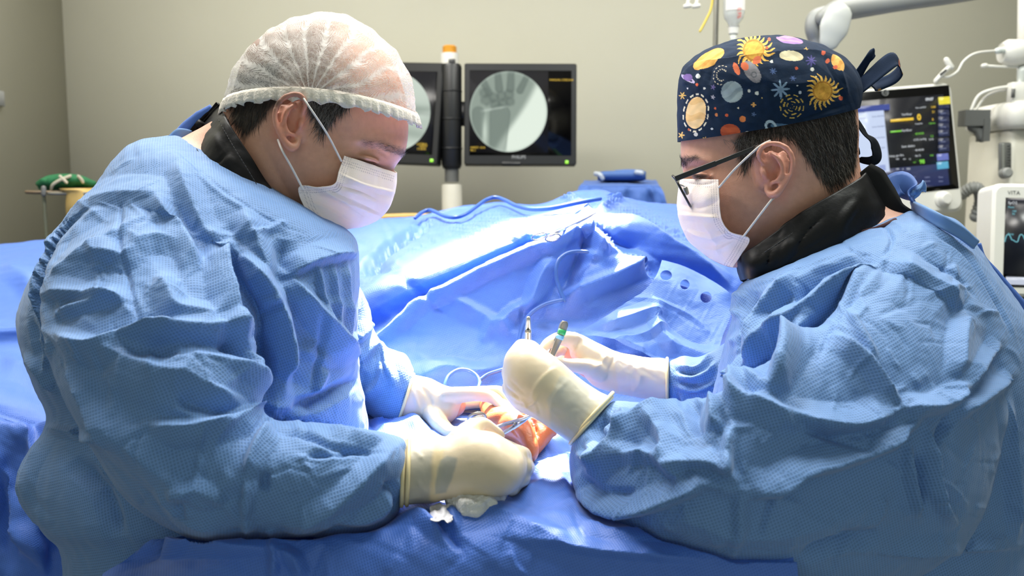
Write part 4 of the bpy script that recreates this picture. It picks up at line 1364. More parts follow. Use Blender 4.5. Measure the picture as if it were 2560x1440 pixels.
# ---------------------------------------------------------------- glasses (right surgeon)
gl = MB()
def bar(p0, p1, w_, h_):
    p0, p1 = np.asarray(p0), np.asarray(p1)
    t_ = p1 - p0; L = np.linalg.norm(t_); t_ /= L
    s_ = np.cross(t_, FW); s_ /= np.linalg.norm(s_); n_ = np.cross(t_, s_)
    gl.rbox((p0 + p1) / 2, (h_, w_, L), min(w_, h_) * .3, [s_, n_, t_], 3)
bar(P(1688, 447, .958), P(1790, 408, .944), .003, .0060)
bar(P(1786, 410, .9445), P(1884, 371, .938), .003, .0048)
glasses = gl.build('glasses', M_BLACKP, surgeon_b, sharp=40)
glasses['label'] = 'black framed glasses'
for s0, s1 in ((.960, 1.008), (1.032, 1.08)):
    pts, lens = [], []
    for i in range(33):
        a = 2 * math.pi * i / 32
        ca, sa = math.cos(a), math.sin(a)
        sx = np.sign(ca) * abs(ca) ** .6; sy = np.sign(sa) * abs(sa) ** .6
        pts.append(P(1707 + 19 * sy, 481 + 35 * sy, (s0 + s1) / 2 + (s1 - s0) / 2 * sx))
    rim = MB().tube(np.array(pts), .0013, n=8, smooth=False, cap=False).build('lens_rim', M_BLACKP, glasses)
    L_ = np.array(pts[:-1]); nv = np.cross(L_[8] - L_[0], L_[16] - L_[0]); nv /= np.linalg.norm(nv)
    n_ = len(L_)
    tg = NT('lens_glass'); tg.b.inputs['Transmission Weight'].default_value = 1; tg.b.inputs['Roughness'].default_value = 0; tg.b.inputs['IOR'].default_value = 1.1
    tg.b.inputs['Base Color'].default_value = (1, 1, 1, 1)
    link('lens', np.vstack([L_ + nv * .0006, L_ - nv * .0006]), [[list(range(n_))], [list(range(n_, 2 * n_))[::-1]], np.array([[i, (i + 1) % n_, n_ + (i + 1) % n_, n_ + i] for i in range(n_)])], tg.m, glasses, smooth=False)
MB().tube(PV([(1690, 448, 1.008), (1682, 440, 1.02), (1690, 448, 1.032)]), .0016, n=8).build('bridge', M_BLACKP, glasses)
MB().tube(PV([(1700, 462, .985), (1706, 464, .985), (1713, 468, .983), (1716, 476, .982), (1712, 482, .982)]), .0008, n=6).tube(PV([(1714, 472, .980), (1717, 482, .980)]), .0026, n=10).build('nose_pad', M_STEELD, glasses)


# ---------------------------------------------------------------- black thyroid collars
def collar(parent, near_low, near_top, back, front, stitch, mat=M_LEATHER, seed=0, feats=()):
    """band around the neck: near side from nape to throat, closed round the far side"""
    nl, nt = np.asarray(near_low, float), np.asarray(near_top, float)
    fl, ft = nl[::-1].copy(), nt[::-1].copy()
    fl[:, 2] = 2 * back - fl[:, 2]; ft[:, 2] = 2 * back - ft[:, 2]
    low = np.vstack([nl, fl, nl[:1]]); top = np.vstack([nt, ft, nt[:1]])
    mid = (low + top) / 2; mid[:, 2] -= np.where(mid[:, 2] < back, .006, -.006)
    A_ = [cr(r_, 10) for r_ in (low, mid, top)]
    B_ = cr(np.stack(A_).reshape(3, -1), 14).reshape(-1, A_[0].shape[0], 3)
    a, b = B_.shape[:2]
    V = PV(B_.reshape(-1, 3)); fs = [grid_faces(a, b, False)]
    N = normals(V, fs); cen = V.mean(0)
    if (N * (V - cen)).sum(1).mean() < 0: N = -N
    V = folds(V, fs, feats, N=N)
    V = crumple(V, N, .0022, .05, seed, 2, 4)
    o = link('thyroid_collar', V, fs, mat, parent)
    o['label'] = 'black vinyl neck collar'
    sd = o.modifiers.new('thickness', 'SOLIDIFY'); sd.thickness = .005; sd.offset = -1
    for pth in stitch:
        st = MB()
        p = cr(on_surf(V, pth, .0012, 12), 8)
        L = np.concatenate([[0], np.cumsum(np.linalg.norm(np.diff(p, axis=0), axis=1))])
        for s_ in np.arange(0, L[-1], .0042):
            a_ = np.array([np.interp(s_, L, p[:, i]) for i in range(3)]); b_ = np.array([np.interp(s_ + .0026, L, p[:, i]) for i in range(3)])
            st.tube([a_, b_], .00045, n=5, smooth=False)
        st.build('stitching', M_STITCH, o)
    return o


collar(surgeon_a,
       [(480, 338, 1.0), (488, 390, .945), (516, 436, .925), (560, 476, .918), (620, 520, .918), (690, 556, .92), (745, 574, .935), (785, 584, 1.0)],
       [(548, 264, 1.0), (566, 296, .945), (592, 338, .932), (624, 386, .928), (658, 440, .928), (700, 502, .93), (738, 548, .94), (778, 572, 1.0)], 1.0, None,
       [[(546, 300), (580, 360), (620, 425), (668, 500), (720, 552)], [(492, 372), (515, 420)]], seed=51,
       feats=[([(575, 376), (540, 410), (522, 430)], -2, 6, 6), ([(655, 455), (672, 480), (660, 540)], 2, 8, 12)])
collar(surgeon_b,
       [(2245, 535, 1.02), (2205, 556, .965), (2150, 590, .94), (2080, 622, .932), (2000, 652, .93), (1935, 676, .935), (1878, 694, .95), (1862, 698, 1.02)],
       [(2166, 424, 1.02), (2140, 452, .96), (2086, 486, .945), (2026, 522, .942), (1962, 566, .942), (1905, 612, .945), (1862, 640, .955), (1846, 646, 1.02)], 1.02, None,
       [[(2090, 520), (2020, 556), (1960, 598), (1905, 635), (1868, 660)]], seed=53,
       feats=[([(1980, 600), (1960, 640), (1950, 670)], 3, 10, 14), ([(2060, 540), (2010, 590), (1985, 640)], -2.5, 14, 14), ([(2140, 500), (2100, 560), (2090, 610)], 3, 16, 16), ([(1930, 630), (1915, 665)], -2, 10, 10)])
# the dark strap at the right surgeon's nape and the shirt edge under it
ribbon('collar_strap', PV([(2150, 432, .99), (2172, 455, .985), (2205, 495, .98), (2240, 528, .975), (2272, 540, .985)]), [.030, .040, .034, .022, .014], plain('black_velvet', (8, 8, 9), .95), surgeon_b, wdir=RT * .5 + UP * .8, th=.004)
ribbon('shirt_edge', PV([(2130, 604, .945), (2165, 592, .935), (2205, 578, .93), (2240, 556, .94)]), [.010, .016, .014, .010], plain('maroon_shirt', (66, 30, 34), .85), surgeon_b, wdir=UP, th=.003)


# ---------------------------------------------------------------- gown trims
def trim(name, parent, src, pts, rad, mat, lift=-.001, flat=.28):
    mb = MB(); p = on_surf(src, pts, lift)
    p = relax_line(p)
    mb.tube(p, rad, n=10, m=6, flat=(FW, flat)); return mb.build(name, mat, parent, box_uv=True)


def relax_line(p, it=2):
    p = p.copy()
    for _ in range(it):
        p[1:-1] = p[1:-1] * .5 + (p[:-2] + p[2:]) * .25
    return p


GA, GB = verts(gown_a), verts(gown_b)
ribbon('neck_tie', PV([(440, 345, .99), (470, 322, 1.0), (505, 300, 1.01), (535, 276, 1.02)]), [.012, .018, .022, .016], M_DRAPE2, gown_a, wdir=UP, th=.002).data
ribbon('neck_tie', PV([(432, 352, .985), (452, 338, .99), (480, 335, 1.0)]), [.014, .016, .008], M_GOWN, gown_a, wdir=UP, th=.002)
ribbon('back_tie', PV([(2206, 492, 1.0), (2225, 475, 1.0), (2250, 460, 1.0), (2275, 480, .99), (2280, 505, .98)]), [.012, .026, .032, .022, .016], M_DRAPE2, gown_b, wdir=UP * .9 + FW * .4, th=.002)
ribbon('back_tie', PV([(2276, 490, .985), (2290, 474, .985), (2300, 462, .99), (2304, 476, .995), (2284, 494, .99)]), [.006, .012, .012, .010, .006], M_GOWN, gown_b, wdir=RT * .6 + UP * .6, th=.002)
ribbon('back_seam', np.vstack([on_surf(GB, [(2280, 512), (2310, 530), (2350, 552), (2400, 580), (2440, 612)], .003)]), [.010, .013, .013, .012, .010], M_GOWN, gown_b, wdir=UP, th=.003)
ribbon('back_panel', PV([(2440, 610, .99), (2450, 650, .99), (2480, 690, .99), (2520, 740, .99), (2575, 800, .99)]), [.010, .014, .018, .02, .02], M_DRAPE2, gown_b, wdir=RT, th=.003)

# ---------------------------------------------------------------- gloves
def glove_material():
    t = NT('latex')
    a = t.n('ShaderNodeVertexColor', layer_name='Col')
    co = t.n('ShaderNodeTexCoord')
    nz = t.n('ShaderNodeTexNoise'); nz.inputs['Scale'].default_value = 30; nz.inputs['Detail'].default_value = 4
    t.l(co.outputs['Object'], nz.inputs['Vector'])
    f = t.math('MULTIPLY_ADD', nz.outputs['Fac'], .16); t.t.nodes[-1].inputs[2].default_value = .92
    mv = t.n('ShaderNodeVectorMath', operation='SCALE'); t.l(a.outputs[0], mv.inputs[0]); t.l(f, mv.inputs['Scale'])
    t.l(mv.outputs[0], t.b.inputs['Base Color'])
    t.b.inputs['Roughness'].default_value = .42
    t.b.inputs['Subsurface Weight'].default_value = .2
    t.b.inputs['Subsurface Radius'].default_value = (1, .7, .45)
    t.b.inputs['Subsurface Scale'].default_value = .006
    n2 = t.n('ShaderNodeTexNoise'); n2.inputs['Scale'].default_value = 130; n2.inputs['Detail'].default_value = 3
    t.l(co.outputs['Object'], n2.inputs['Vector'])
    b = t.n('ShaderNodeBump'); b.inputs['Strength'].default_value = .25; b.inputs['Distance'].default_value = .001
    t.l(n2.outputs['Fac'], b.inputs['Height']); t.l(b.outputs[0], t.b.inputs['Normal'])
    return t.m


M_LATEX = glove_material()
M_LATEXR = plain('latex_rim', (226, 208, 160), .45)


def glove(parent, pieces, rim, feats, paint, seed, rims=1, label=None, sm=4):
    V, fs = fuse(pieces, .0016, sm)
    V = folds(V, fs, feats, soft=1.5)
    N = normals(V, fs)
    V = crumple(V, N, .0007, .022, seed, 2, 4, wt=paint(V, proj(V))[1])
    q = proj(V)
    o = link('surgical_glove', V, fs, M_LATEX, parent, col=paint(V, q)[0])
    if label: o['label'] = label
    mb = MB()
    for i in range(rims):
        sec = list(rim); sh = i * .012
        R, _ = ring_geo([sec, sec], m=1, n=64, cap=False)
        R = R[:64]; c = R.mean(0)
        R = c + (R - c) * (1.02 - .012 * i)
        R = R + (PV([[rim[7], rim[8], rim[4]]])[0] - c) / max(1e-6, np.linalg.norm(PV([[rim[7], rim[8], rim[4]]])[0] - c)) * (.0045 * i)
        mb.tube(np.vstack([R, R[:1]]), .0019, n=8, smooth=False, cap=False)
    mb.build('cuff_rim', M_LATEXR, o)
    return o


LTX = (220, 203, 174)
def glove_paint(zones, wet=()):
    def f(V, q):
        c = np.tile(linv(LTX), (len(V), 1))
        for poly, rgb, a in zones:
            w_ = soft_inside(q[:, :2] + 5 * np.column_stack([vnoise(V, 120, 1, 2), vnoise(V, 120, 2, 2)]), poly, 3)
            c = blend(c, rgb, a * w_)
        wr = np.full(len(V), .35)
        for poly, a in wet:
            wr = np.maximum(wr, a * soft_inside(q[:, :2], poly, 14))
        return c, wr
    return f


# left surgeon, far hand: steadies the patient's hand
glove(surgeon_a, [
    ring_geo([(1034, 937, 996, 1056, 1.072, .032), (1075, 946, 1036, 1070, 1.07, .028), (1108, 962, 1078, 1074, 1.065, .028), (1142, 972, 1112, 1066, 1.06, .028), (1165, 980, 1140, 1045, 1.062, .022)], m=6, n=48),
    chain([(1122, 990, 1.045, 23), (1185, 986, 1.03, 18), (1228, 993, 1.025, 16), (1252, 1012, 1.012, 14), (1271, 1038, .995, 11)]),
    chain([(1130, 990, 1.075, 23), (1200, 982, 1.075, 17), (1248, 980, 1.07, 15), (1272, 1000, 1.055, 13), (1284, 1028, 1.04, 11)]),
    chain([(1130, 1010, 1.095, 20), (1190, 1006, 1.105, 16), (1232, 1012, 1.10, 14), (1252, 1035, 1.085, 12)]),
    chain([(1120, 1030, 1.11, 18), (1165, 1030, 1.12, 14), (1200, 1036, 1.11, 12)]),
    chain([(1082, 1035, 1.045, 27), (1102, 1062, 1.025, 22), (1128, 1082, 1.005, 18), (1158, 1078, .985, 14)]),
], (1034, 937, 996, 1056, 1.072, .0325, 0, 1075, 1005), [([(1050, 960), (1075, 1000), (1085, 1040)], -1.5, 10, 10), ([(1030, 970), (1055, 1040)], 1.2, 8, 8), ([(1140, 1062), (1150, 1090)], -1, 8, 8)],
    glove_paint([([(990, 935), (1050, 935), (1040, 1060), (990, 1060)], (190, 200, 216), .35)]), 61, 1, 'latex glove holding the operated hand steady')

# left surgeon, near hand: closed round the needle holder, back of the hand to the camera
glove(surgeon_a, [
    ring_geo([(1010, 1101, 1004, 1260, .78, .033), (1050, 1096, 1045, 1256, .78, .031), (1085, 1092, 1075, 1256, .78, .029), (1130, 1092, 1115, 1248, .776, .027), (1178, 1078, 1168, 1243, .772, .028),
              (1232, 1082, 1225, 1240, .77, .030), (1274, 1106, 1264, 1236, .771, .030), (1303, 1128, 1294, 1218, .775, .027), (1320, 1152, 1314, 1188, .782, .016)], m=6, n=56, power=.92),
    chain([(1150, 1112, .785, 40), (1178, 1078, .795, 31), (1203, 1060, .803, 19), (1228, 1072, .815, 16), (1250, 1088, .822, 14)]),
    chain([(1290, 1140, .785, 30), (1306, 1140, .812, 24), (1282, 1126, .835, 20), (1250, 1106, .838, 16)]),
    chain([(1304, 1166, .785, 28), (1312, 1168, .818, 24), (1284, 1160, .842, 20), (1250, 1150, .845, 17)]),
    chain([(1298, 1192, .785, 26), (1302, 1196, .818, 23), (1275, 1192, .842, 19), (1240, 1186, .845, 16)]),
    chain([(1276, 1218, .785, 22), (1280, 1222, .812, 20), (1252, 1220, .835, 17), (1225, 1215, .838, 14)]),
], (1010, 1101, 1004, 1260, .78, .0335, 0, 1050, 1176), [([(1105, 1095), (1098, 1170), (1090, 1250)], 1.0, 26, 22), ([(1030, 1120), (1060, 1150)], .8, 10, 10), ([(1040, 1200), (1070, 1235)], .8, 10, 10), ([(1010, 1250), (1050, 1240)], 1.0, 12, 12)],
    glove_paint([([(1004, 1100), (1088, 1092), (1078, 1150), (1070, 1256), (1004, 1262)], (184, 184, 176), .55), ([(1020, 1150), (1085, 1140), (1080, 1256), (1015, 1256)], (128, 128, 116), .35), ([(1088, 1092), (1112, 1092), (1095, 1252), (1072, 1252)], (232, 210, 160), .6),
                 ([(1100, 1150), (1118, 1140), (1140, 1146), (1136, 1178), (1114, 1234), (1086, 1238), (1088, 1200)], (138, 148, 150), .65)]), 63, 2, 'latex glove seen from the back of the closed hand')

# right surgeon, near hand: closed round the first tweezers
glove(surgeon_b, [
    ring_geo([(1529, 994, 1427, 1108, .85, .034), (1484, 970, 1388, 1080, .85, .0305), (1440, 938, 1342, 1049, .85, .029), (1400, 902, 1292, 1022, .852, .030), (1366, 876, 1264, 985, .856, .031), (1346, 860, 1257, 935, .862, .030),
              (1335, 852, 1262, 892, .868, .025), (1316, 848, 1282, 862, .874, .012)], m=6, n=56, power=.94),
    chain([(1305, 868, .872, 22), (1292, 888, .902, 20), (1296, 930, .925, 17), (1302, 975, .935, 13), (1306, 1010, .935, 10)]),
    chain([(1325, 880, .885, 24), (1330, 915, .915, 20), (1322, 955, .932, 17), (1312, 990, .935, 13)]),
    chain([(1272, 930, .87, 20), (1280, 960, .905, 18), (1300, 985, .92, 16), (1320, 985, .92, 13)]),
    chain([(1272, 970, .868, 19), (1288, 995, .9, 17), (1310, 1005, .91, 15)]),
    chain([(1290, 1000, .866, 18), (1308, 1018, .892, 15), (1328, 1022, .9, 12)]),
], (1529, 994, 1427, 1108, .85, .0345, 0, 1484, 1025), [
    ([(1262, 965), (1285, 985), (1312, 1012)], -1.6, 7, 7), ([(1268, 985), (1300, 1000), (1330, 1030)], 1.6, 8, 8), ([(1285, 1005), (1310, 1010)], -1.4, 6, 6), ([(1300, 1020), (1330, 1010), (1345, 990)], 1.2, 8, 8), ([(1270, 945), (1310, 985)], -1, 5, 5),
    ([(1325, 1020), (1335, 970), (1370, 930), (1400, 915)], 1.0, 26, 6), ([(1370, 1050), (1385, 990), (1420, 950)], .8, 12, 12), ([(1340, 1000), (1352, 1040)], -.8, 7, 7)],
    glove_paint([([(1345, 1050), (1330, 985), (1362, 935), (1410, 905), (1530, 990), (1430, 1110)], (214, 200, 164), .7), ([(1380, 1080), (1368, 1000), (1400, 940), (1440, 940), (1530, 992), (1428, 1110)], (182, 186, 178), .55)],
                [([(1260, 950), (1340, 960), (1350, 1050), (1270, 1010)], 1.6), ([(1380, 950), (1530, 990), (1430, 1110), (1370, 1050)], 1.6)]), 65, 2, 'latex glove with doubled cuff pinching the first tweezers')

# right surgeon, far hand: holds the second tweezers like a pen
glove(surgeon_b, [
    ring_geo([(1668, 897, 1668, 1006, 1.07, .034), (1610, 893, 1608, 996, 1.07, .030), (1545, 880, 1535, 982, 1.068, .028), (1492, 856, 1484, 964, 1.064, .028), (1446, 834, 1450, 926, 1.058, .026), (1420, 838, 1425, 890, 1.054, .02)], m=6, n=48),
    chain([(1436, 852, 1.046, 22), (1402, 846, 1.03, 18), (1372, 858, 1.015, 15), (1354, 876, 1.005, 11)]),
    chain([(1432, 872, 1.065, 22), (1398, 872, 1.06, 18), (1370, 892, 1.045, 15), (1358, 918, 1.03, 12)]),
    chain([(1440, 890, 1.08, 20), (1405, 898, 1.085, 17), (1380, 922, 1.075, 14)]),
    chain([(1455, 905, 1.09, 18), (1420, 918, 1.1, 15), (1400, 938, 1.095, 12)]),
    chain([(1498, 930, 1.045, 26), (1456, 916, 1.022, 20), (1418, 912, 1.002, 16), (1386, 902, .988, 12)]),
], (1668, 897, 1668, 1006, 1.07, .0345, 0, 1610, 948), [([(1520, 880), (1500, 910), (1470, 930)], 1.2, 12, 12), ([(1540, 885), (1520, 930)], -1, 8, 8), ([(1560, 895), (1600, 940), (1580, 985)], 1.2, 12, 12), ([(1450, 840), (1440, 870), (1420, 890)], -1.4, 10, 10), ([(1600, 920), (1650, 950)], -1.0, 10, 10)],
    glove_paint([([(1530, 875), (1690, 890), (1680, 1010), (1550, 990)], (210, 206, 202), .5)], [([(1530, 875), (1690, 890), (1680, 1010), (1550, 990)], 1.5)]), 67, 1, 'latex glove holding the second tweezers like a pen')


# ---------------------------------------------------------------- the patient's hand
patient = thing('person', 'patient whose orange-stained bare hand lies on the drape between the gloved hands', 'person', tuple(P(1300, 1110, .95) - np.array([0, 0, .03])))
pcs = [
    chain([(1240, 985, 1.18, 44), (1245, 1020, 1.08, 46), (1262, 1052, 1.00, 48), (1290, 1066, .95, 44), (1305, 1074, .93, 36)], flat=(UP, .75)),
    chain([(1262, 1068, .955, 30), (1290, 1068, .93, 34), (1312, 1086, .912, 27), (1324, 1110, .902, 22), (1328, 1134, .896, 19), (1320, 1150, .893, 14)]),
    chain([(1290, 1080, .945, 28), (1312, 1106, .918, 22), (1318, 1130, .905, 18), (1312, 1148, .905, 13)]),
    chain([(1300, 1050, .96, 30), (1338, 1062, .942, 28), (1364, 1072, .932, 23), (1358, 1096, .925, 19), (1342, 1114, .92, 15)]),
    chain([(1310, 1060, .95, 28), (1350, 1082, .93, 26), (1346, 1104, .92, 22), (1336, 1126, .912, 16)]),
    chain([(1228, 1052, .97, 22), (1250, 1050, .955, 24), (1280, 1046, .95, 26), (1310, 1042, .95, 22)]),
    chain([(1355, 1062, .95, 22), (1376, 1076, .935, 17), (1384, 1082, .93, 10)]),
]
V, fs = fuse(pcs, .0016, 3)
V = folds(V, fs, [([(1330, 1050), (1340, 1080), (1338, 1110)], -2.5, 8, 8), ([(1290, 1060), (1310, 1085), (1322, 1120)], 1.2, 10, 10), ([(1270, 1060), (1300, 1100)], -1.0, 6, 6), ([(1310, 1040), (1316, 1062)], -1.2, 5, 5), ([(1250, 1055), (1300, 1066)], -.8, 5, 5)])
q = proj(V)
c = np.tile(linv((188, 98, 50)), (len(V), 1)) * (1 + .12 * vnoise(V, 90, 9))[:, None]
c = blend(c, (170, 92, 52), .5 * soft_inside(q[:, :2], [(1290, 1085), (1335, 1085), (1340, 1160), (1310, 1160)], 16))
c = blend(c, (120, 30, 22), .8 * soft_inside(q[:, :2], [(1322, 1046), (1342, 1044), (1346, 1060), (1330, 1066)], 6))
link('body', V, fs, M_SKINP, patient, col=c)


# ---------------------------------------------------------------- instruments
def blade(mb, rows, th):
    """flat tapering steel strip: rows (px, py, depth, half width px)"""
    a = np.asarray(rows, float)
    q = cr(a, 5) if len(a) > 2 else a
    p = PV(q[:, :3]); w_ = q[:, 3] / F * q[:, 2]
    t_, _, _ = frames(p)
    s_ = np.cross(t_, FW); s_ /= np.linalg.norm(s_, axis=1)[:, None]
    n_ = np.cross(t_, s_)
    R = []
    for ca, sa in ((1, 0), (.8, .7), (0, 1), (-.8, .7), (-1, 0), (-.8, -.7), (0, -1), (.8, -.7)):
        R.append(p + s_ * (w_ * ca)[:, None] + n_ * (th / 2 * sa))
    V = np.stack(R, 1).reshape(-1, 3)
    k = len(p)
    return mb.add(V, [grid_faces(k, 8, True), [list(range(8))[::-1]], [list(range((k - 1) * 8, k * 8))]])


def ring_handle(mb, cx, cy, d, rx, ry, rot, tube_px, tilt=0.0):
    pts = []
    for i in range(29):
        a = 2 * math.pi * i / 28; r_ = math.radians(rot)
        x, y = rx * math.cos(a), ry * math.sin(a)
        pts.append((cx + x * math.cos(r_) - y * math.sin(r_), cy + x * math.sin(r_) + y * math.cos(r_), d + tilt * math.sin(a)))
    return mb.tube(PV(pts), tube_px / F * d, n=10, smooth=False, cap=False)


M_TAPEG = plain('green_tape', (46, 170, 92), .5)
M_TAPEB = plain('pale_blue_tape', (120, 190, 214), .5)
# second tweezers (green band)
tw = thing('tweezers', 'steel tweezers with a green band, tilted in the far gloved hand', 'tweezers', tuple(P(1375, 905, 1.0)), 'tweezers of the right surgeon')
m_ = MB()
blade(m_, [(1413, 803, 1.0, 5), (1411, 812, 1.0, 9.5), (1404, 832, 1.0, 9), (1392, 862, 1.0, 8), (1374, 905, .995, 6), (1352, 960, .985, 3), (1338, 1000, .975, 1.5)], .0018)
m_.build('tweezer_arm', M_STEELD, tw)
m_ = MB()
blade(m_, [(1411, 803, 1.004, 5), (1408, 812, 1.005, 9), (1398, 838, 1.01, 8), (1384, 866, 1.014, 6), (1366, 905, 1.012, 5), (1348, 960, .995, 3), (1336, 1000, .978, 1.5)], .0018)
m_.build('tweezer_arm', M_STEELD, tw)
m_ = MB(); blade(m_, [(1407, 824, 1.0, 10.5), (1403, 836, 1.0, 10.2)], .007); m_.build('colour_band', M_TAPEG, tw)['label'] = 'green tape band'
m_ = MB(); blade(m_, [(1401.6, 838, 1.0, 10), (1398, 848, 1.0, 9.8)], .007); m_.build('colour_band', M_TAPEB, tw)['label'] = 'pale blue tape band'
# first tweezers, edge on
tw = thing('tweezers', 'steel tweezers seen edge on, standing up behind the near gloved hand', 'tweezers', tuple(P(1318, 900, .93)), 'tweezers of the right surgeon')
m_ = MB()
blade(m_, [(1319, 793, .90, 3), (1318, 800, .90, 4), (1316, 830, .905, 4.5), (1315, 870, .91, 4), (1312, 940, .925, 3), (1310, 1010, .935, 1.5)], .009)
m_.build('tweezer_arm', M_STEEL, tw)
m_ = MB()
blade(m_, [(1322, 793, .90, 3), (1323, 800, .90, 4), (1324, 830, .905, 4.5), (1322, 870, .91, 4), (1315, 940, .925, 3), (1311, 1010, .935, 1.5)], .009)
m_.build('tweezer_arm', M_STEEL, tw)
m_ = MB(); blade(m_, [(1320, 826, .902, 8), (1320, 832, .902, 8)], .010); m_.build('colour_band', M_STEELD, tw)
# needle holder in the left surgeon's near hand
nh = thing('needle_holder', 'steel needle holder with its ring handle, pointing right from the near gloved fist', 'needle holder', tuple(P(1260, 1075, .85)))
m_ = MB()
blade(m_, [(1212, 1080, .835, 5), (1240, 1068, .85, 4.5), (1275, 1057, .865, 5), (1300, 1050, .875, 5), (1322, 1041, .885, 4), (1328, 1038, .887, 2)], .005)
m_.build('needle_holder_arm', M_STEEL, nh)
m_ = MB()
blade(m_, [(1235, 1098, .835, 4.5), (1262, 1081, .85, 4.5), (1287, 1066, .865, 6), (1296, 1060, .87, 6), (1310, 1052, .88, 4), (1327, 1040, .888, 2)], .005)
m_.build('needle_holder_arm', M_STEEL, nh)
m_ = MB(); ring_handle(m_, 1192, 1047, .833, 23, 14, -14, 3.2, .012); m_.build('ring_handle', M_STEELD, nh)
m_ = MB(); ring_handle(m_, 1196, 1055, .845, 22, 13, -10, 3.2, .012); m_.build('ring_handle', M_STEELD, nh)
m_ = MB().tube(PV([(1288, 1060, .858), (1288, 1060, .872)]), .0022, n=12, smooth=False); m_.build('pivot_screw', M_STEELD, nh)

# ---------------------------------------------------------------- drapes
def drape_relief(V, fs, lst, seed, big, small, tilt=None):
    N = normals(V, fs)
    to = CAM - V
    s = np.sign((N * to).sum(1)); N *= np.where(s == 0, 1, s)[:, None]
    V = crumple(V, N, big, 0.16, seed, 2, 4)
    V = folds(V, fs, lst, N=N, soft=1.1)
    N = normals(V, fs); N *= np.sign((N * to).sum(1))[:, None]
    return crumple(V, N, small, 0.05, seed + 1, 2, 4)


def cut_inside(V, fs, obs, margin=.004):
    """drop the cloth that would run through the gowns"""
    from mathutils.bvhtree import BVHTree
    bad = np.zeros(len(V), bool); push = np.zeros(len(V), bool)
    V = V.copy()
    for o in obs:
        me = o.data
        bv = BVHTree.FromPolygons([v.co for v in me.vertices], [p.vertices for p in me.polygons])
        g = verts(o); lo, hi = g.min(0) - .01, g.max(0) + .01
        for i in np.nonzero(((V > lo) & (V < hi)).all(1))[0]:
            p = Vector(V[i])
            h = bv.find_nearest(p)
            if h[0] is None: continue
            sd_ = (p - h[0]).dot(h[1])
            if sd_ < 0 and h[3] > .07: bad[i] = True
            elif sd_ < margin and h[3] < .07: V[i] = (h[0].x * .3 + V[i][0] * .7, h[0].y * .3 + V[i][1] * .7, min(V[i][2], h[0].z - .006)); push[i] = True       # the cloth is pressed down by the sleeve
    if push.any():                                   # let the pressed cloth settle
        near = push.astype(float)
        e_ = edges_of(fs)
        for _ in range(10):
            near[e_[:, 0]] = np.maximum(near[e_[:, 0]], near[e_[:, 1]] * .93); near[e_[:, 1]] = np.maximum(near[e_[:, 1]], near[e_[:, 0]] * .93)
        V = relax(V, fs, 26, .5, near)
    F_ = fs[0]
    F_ = F_[~bad[F_].any(1)]
    used = np.zeros(len(V), bool); used[F_] = True
    re_ = np.cumsum(used) - 1
    return V[used], [re_[F_]]


XS = [-420, -150, 120, 400, 700, 850, 950, 1040, 1100, 1150, 1200, 1250, 1290, 1330, 1370, 1410, 1440, 1470, 1510, 1550, 1620, 1700, 1850, 2050, 2250]
_RX = [-420, -150, 120, 400, 700, 900, 960, 1040, 1100, 1150, 1250, 1330, 1370, 1402, 1417, 1464, 1522, 1546, 1560, 1700, 1850, 2050, 2250]
_RY = [660, 632, 603, 590, 575, 558, 549, 544, 531, 519, 509, 515, 508, 500, 484, 478, 479, 490, 502, 516, 540, 560, 580]
_RD = [1.95, 1.95, 1.95, 1.92, 1.88, 1.82, 1.81, 1.80, 1.79, 1.78, 1.76, 1.74, 1.72, 1.70, 1.67, 1.66, 1.66, 1.68, 1.70, 1.76, 1.80, 1.8, 1.8]
RIDGE = {x: (float(np.interp(x, _RX, _RY)), float(np.interp(x, _RX, _RD))) for x in XS}
rows = []
tab = lambda d, z=-0.27: 720 - (z + d * math.sin(PITCH)) / math.cos(PITCH) / d * F
# the cloth climbs in two slanting steps: the lower crest and, behind it, the edge of the upper lit plane
Y2 = lambda x: np.interp(x, [-420, 600, 800, 900, 1000, 1053, 1116, 1176, 1246, 1334, 1387, 1454, 1500, 1600, 1750, 1900, 2300], [830, 800, 900, 862, 803, 757, 729, 697, 662, 623, 603, 575, 590, 690, 730, 780, 820])
Y1 = lambda x: np.interp(x, [-420, 600, 850, 1000, 1105, 1176, 1274, 1340, 1410, 1500, 1600, 1750, 1900, 2300], [680, 650, 738, 680, 645, 618, 575, 555, 540, 535, 570, 600, 640, 690])
D2_ = lambda x: np.interp(x, [-420, 600, 900, 1490, 2300], [1.45, 1.40, 1.205, 1.235, 1.30])
D1_ = lambda x: np.interp(x, [-420, 600, 900, 1300, 1490, 1700, 2300], [1.62, 1.58, 1.285, 1.315, 1.34, 1.36, 1.45])
def prow(f):
    rows.append([f(x) for x in XS])
HEM = lambda x: max(0.0, x + 20) * .6
prow(lambda x: (x, tab(1.10, -.266), 1.10) if x > 600 else (x, 1010 + HEM(x), 1.21))
prow(lambda x: (x, tab(1.13, -.262), 1.13) if x > 600 else (x, 1002 + HEM(x), 1.212))
prow(lambda x: (x, 930, 1.155) if x > 600 else (x, 950 + HEM(x) * .8, 1.25))
prow(lambda x: (x, Y2(x) * .5 + 465, D2_(x) * .6 + .4 * (1.16 if x > 600 else 1.36)))
prow(lambda x: (x, Y2(x) + 8, D2_(x) - .006))
prow(lambda x: (x, Y2(x) - 3, D2_(x) + .008))
prow(lambda x: (x, Y2(x) - 16, D2_(x) + .055))
prow(lambda x: (x, Y2(x) * .45 + Y1(x) * .55, D2_(x) * .35 + D1_(x) * .65))
prow(lambda x: (x, Y1(x) + 14, D1_(x) - .012))
prow(lambda x: (x, Y1(x) - 10, D1_(x) + .045))
prow(lambda x: (x, Y1(x) * .5 + RIDGE[x][0] * .5, D1_(x) * .55 + RIDGE[x][1] * .45))
prow(lambda x: (x, RIDGE[x][0] + 8, RIDGE[x][1] - 0.05))
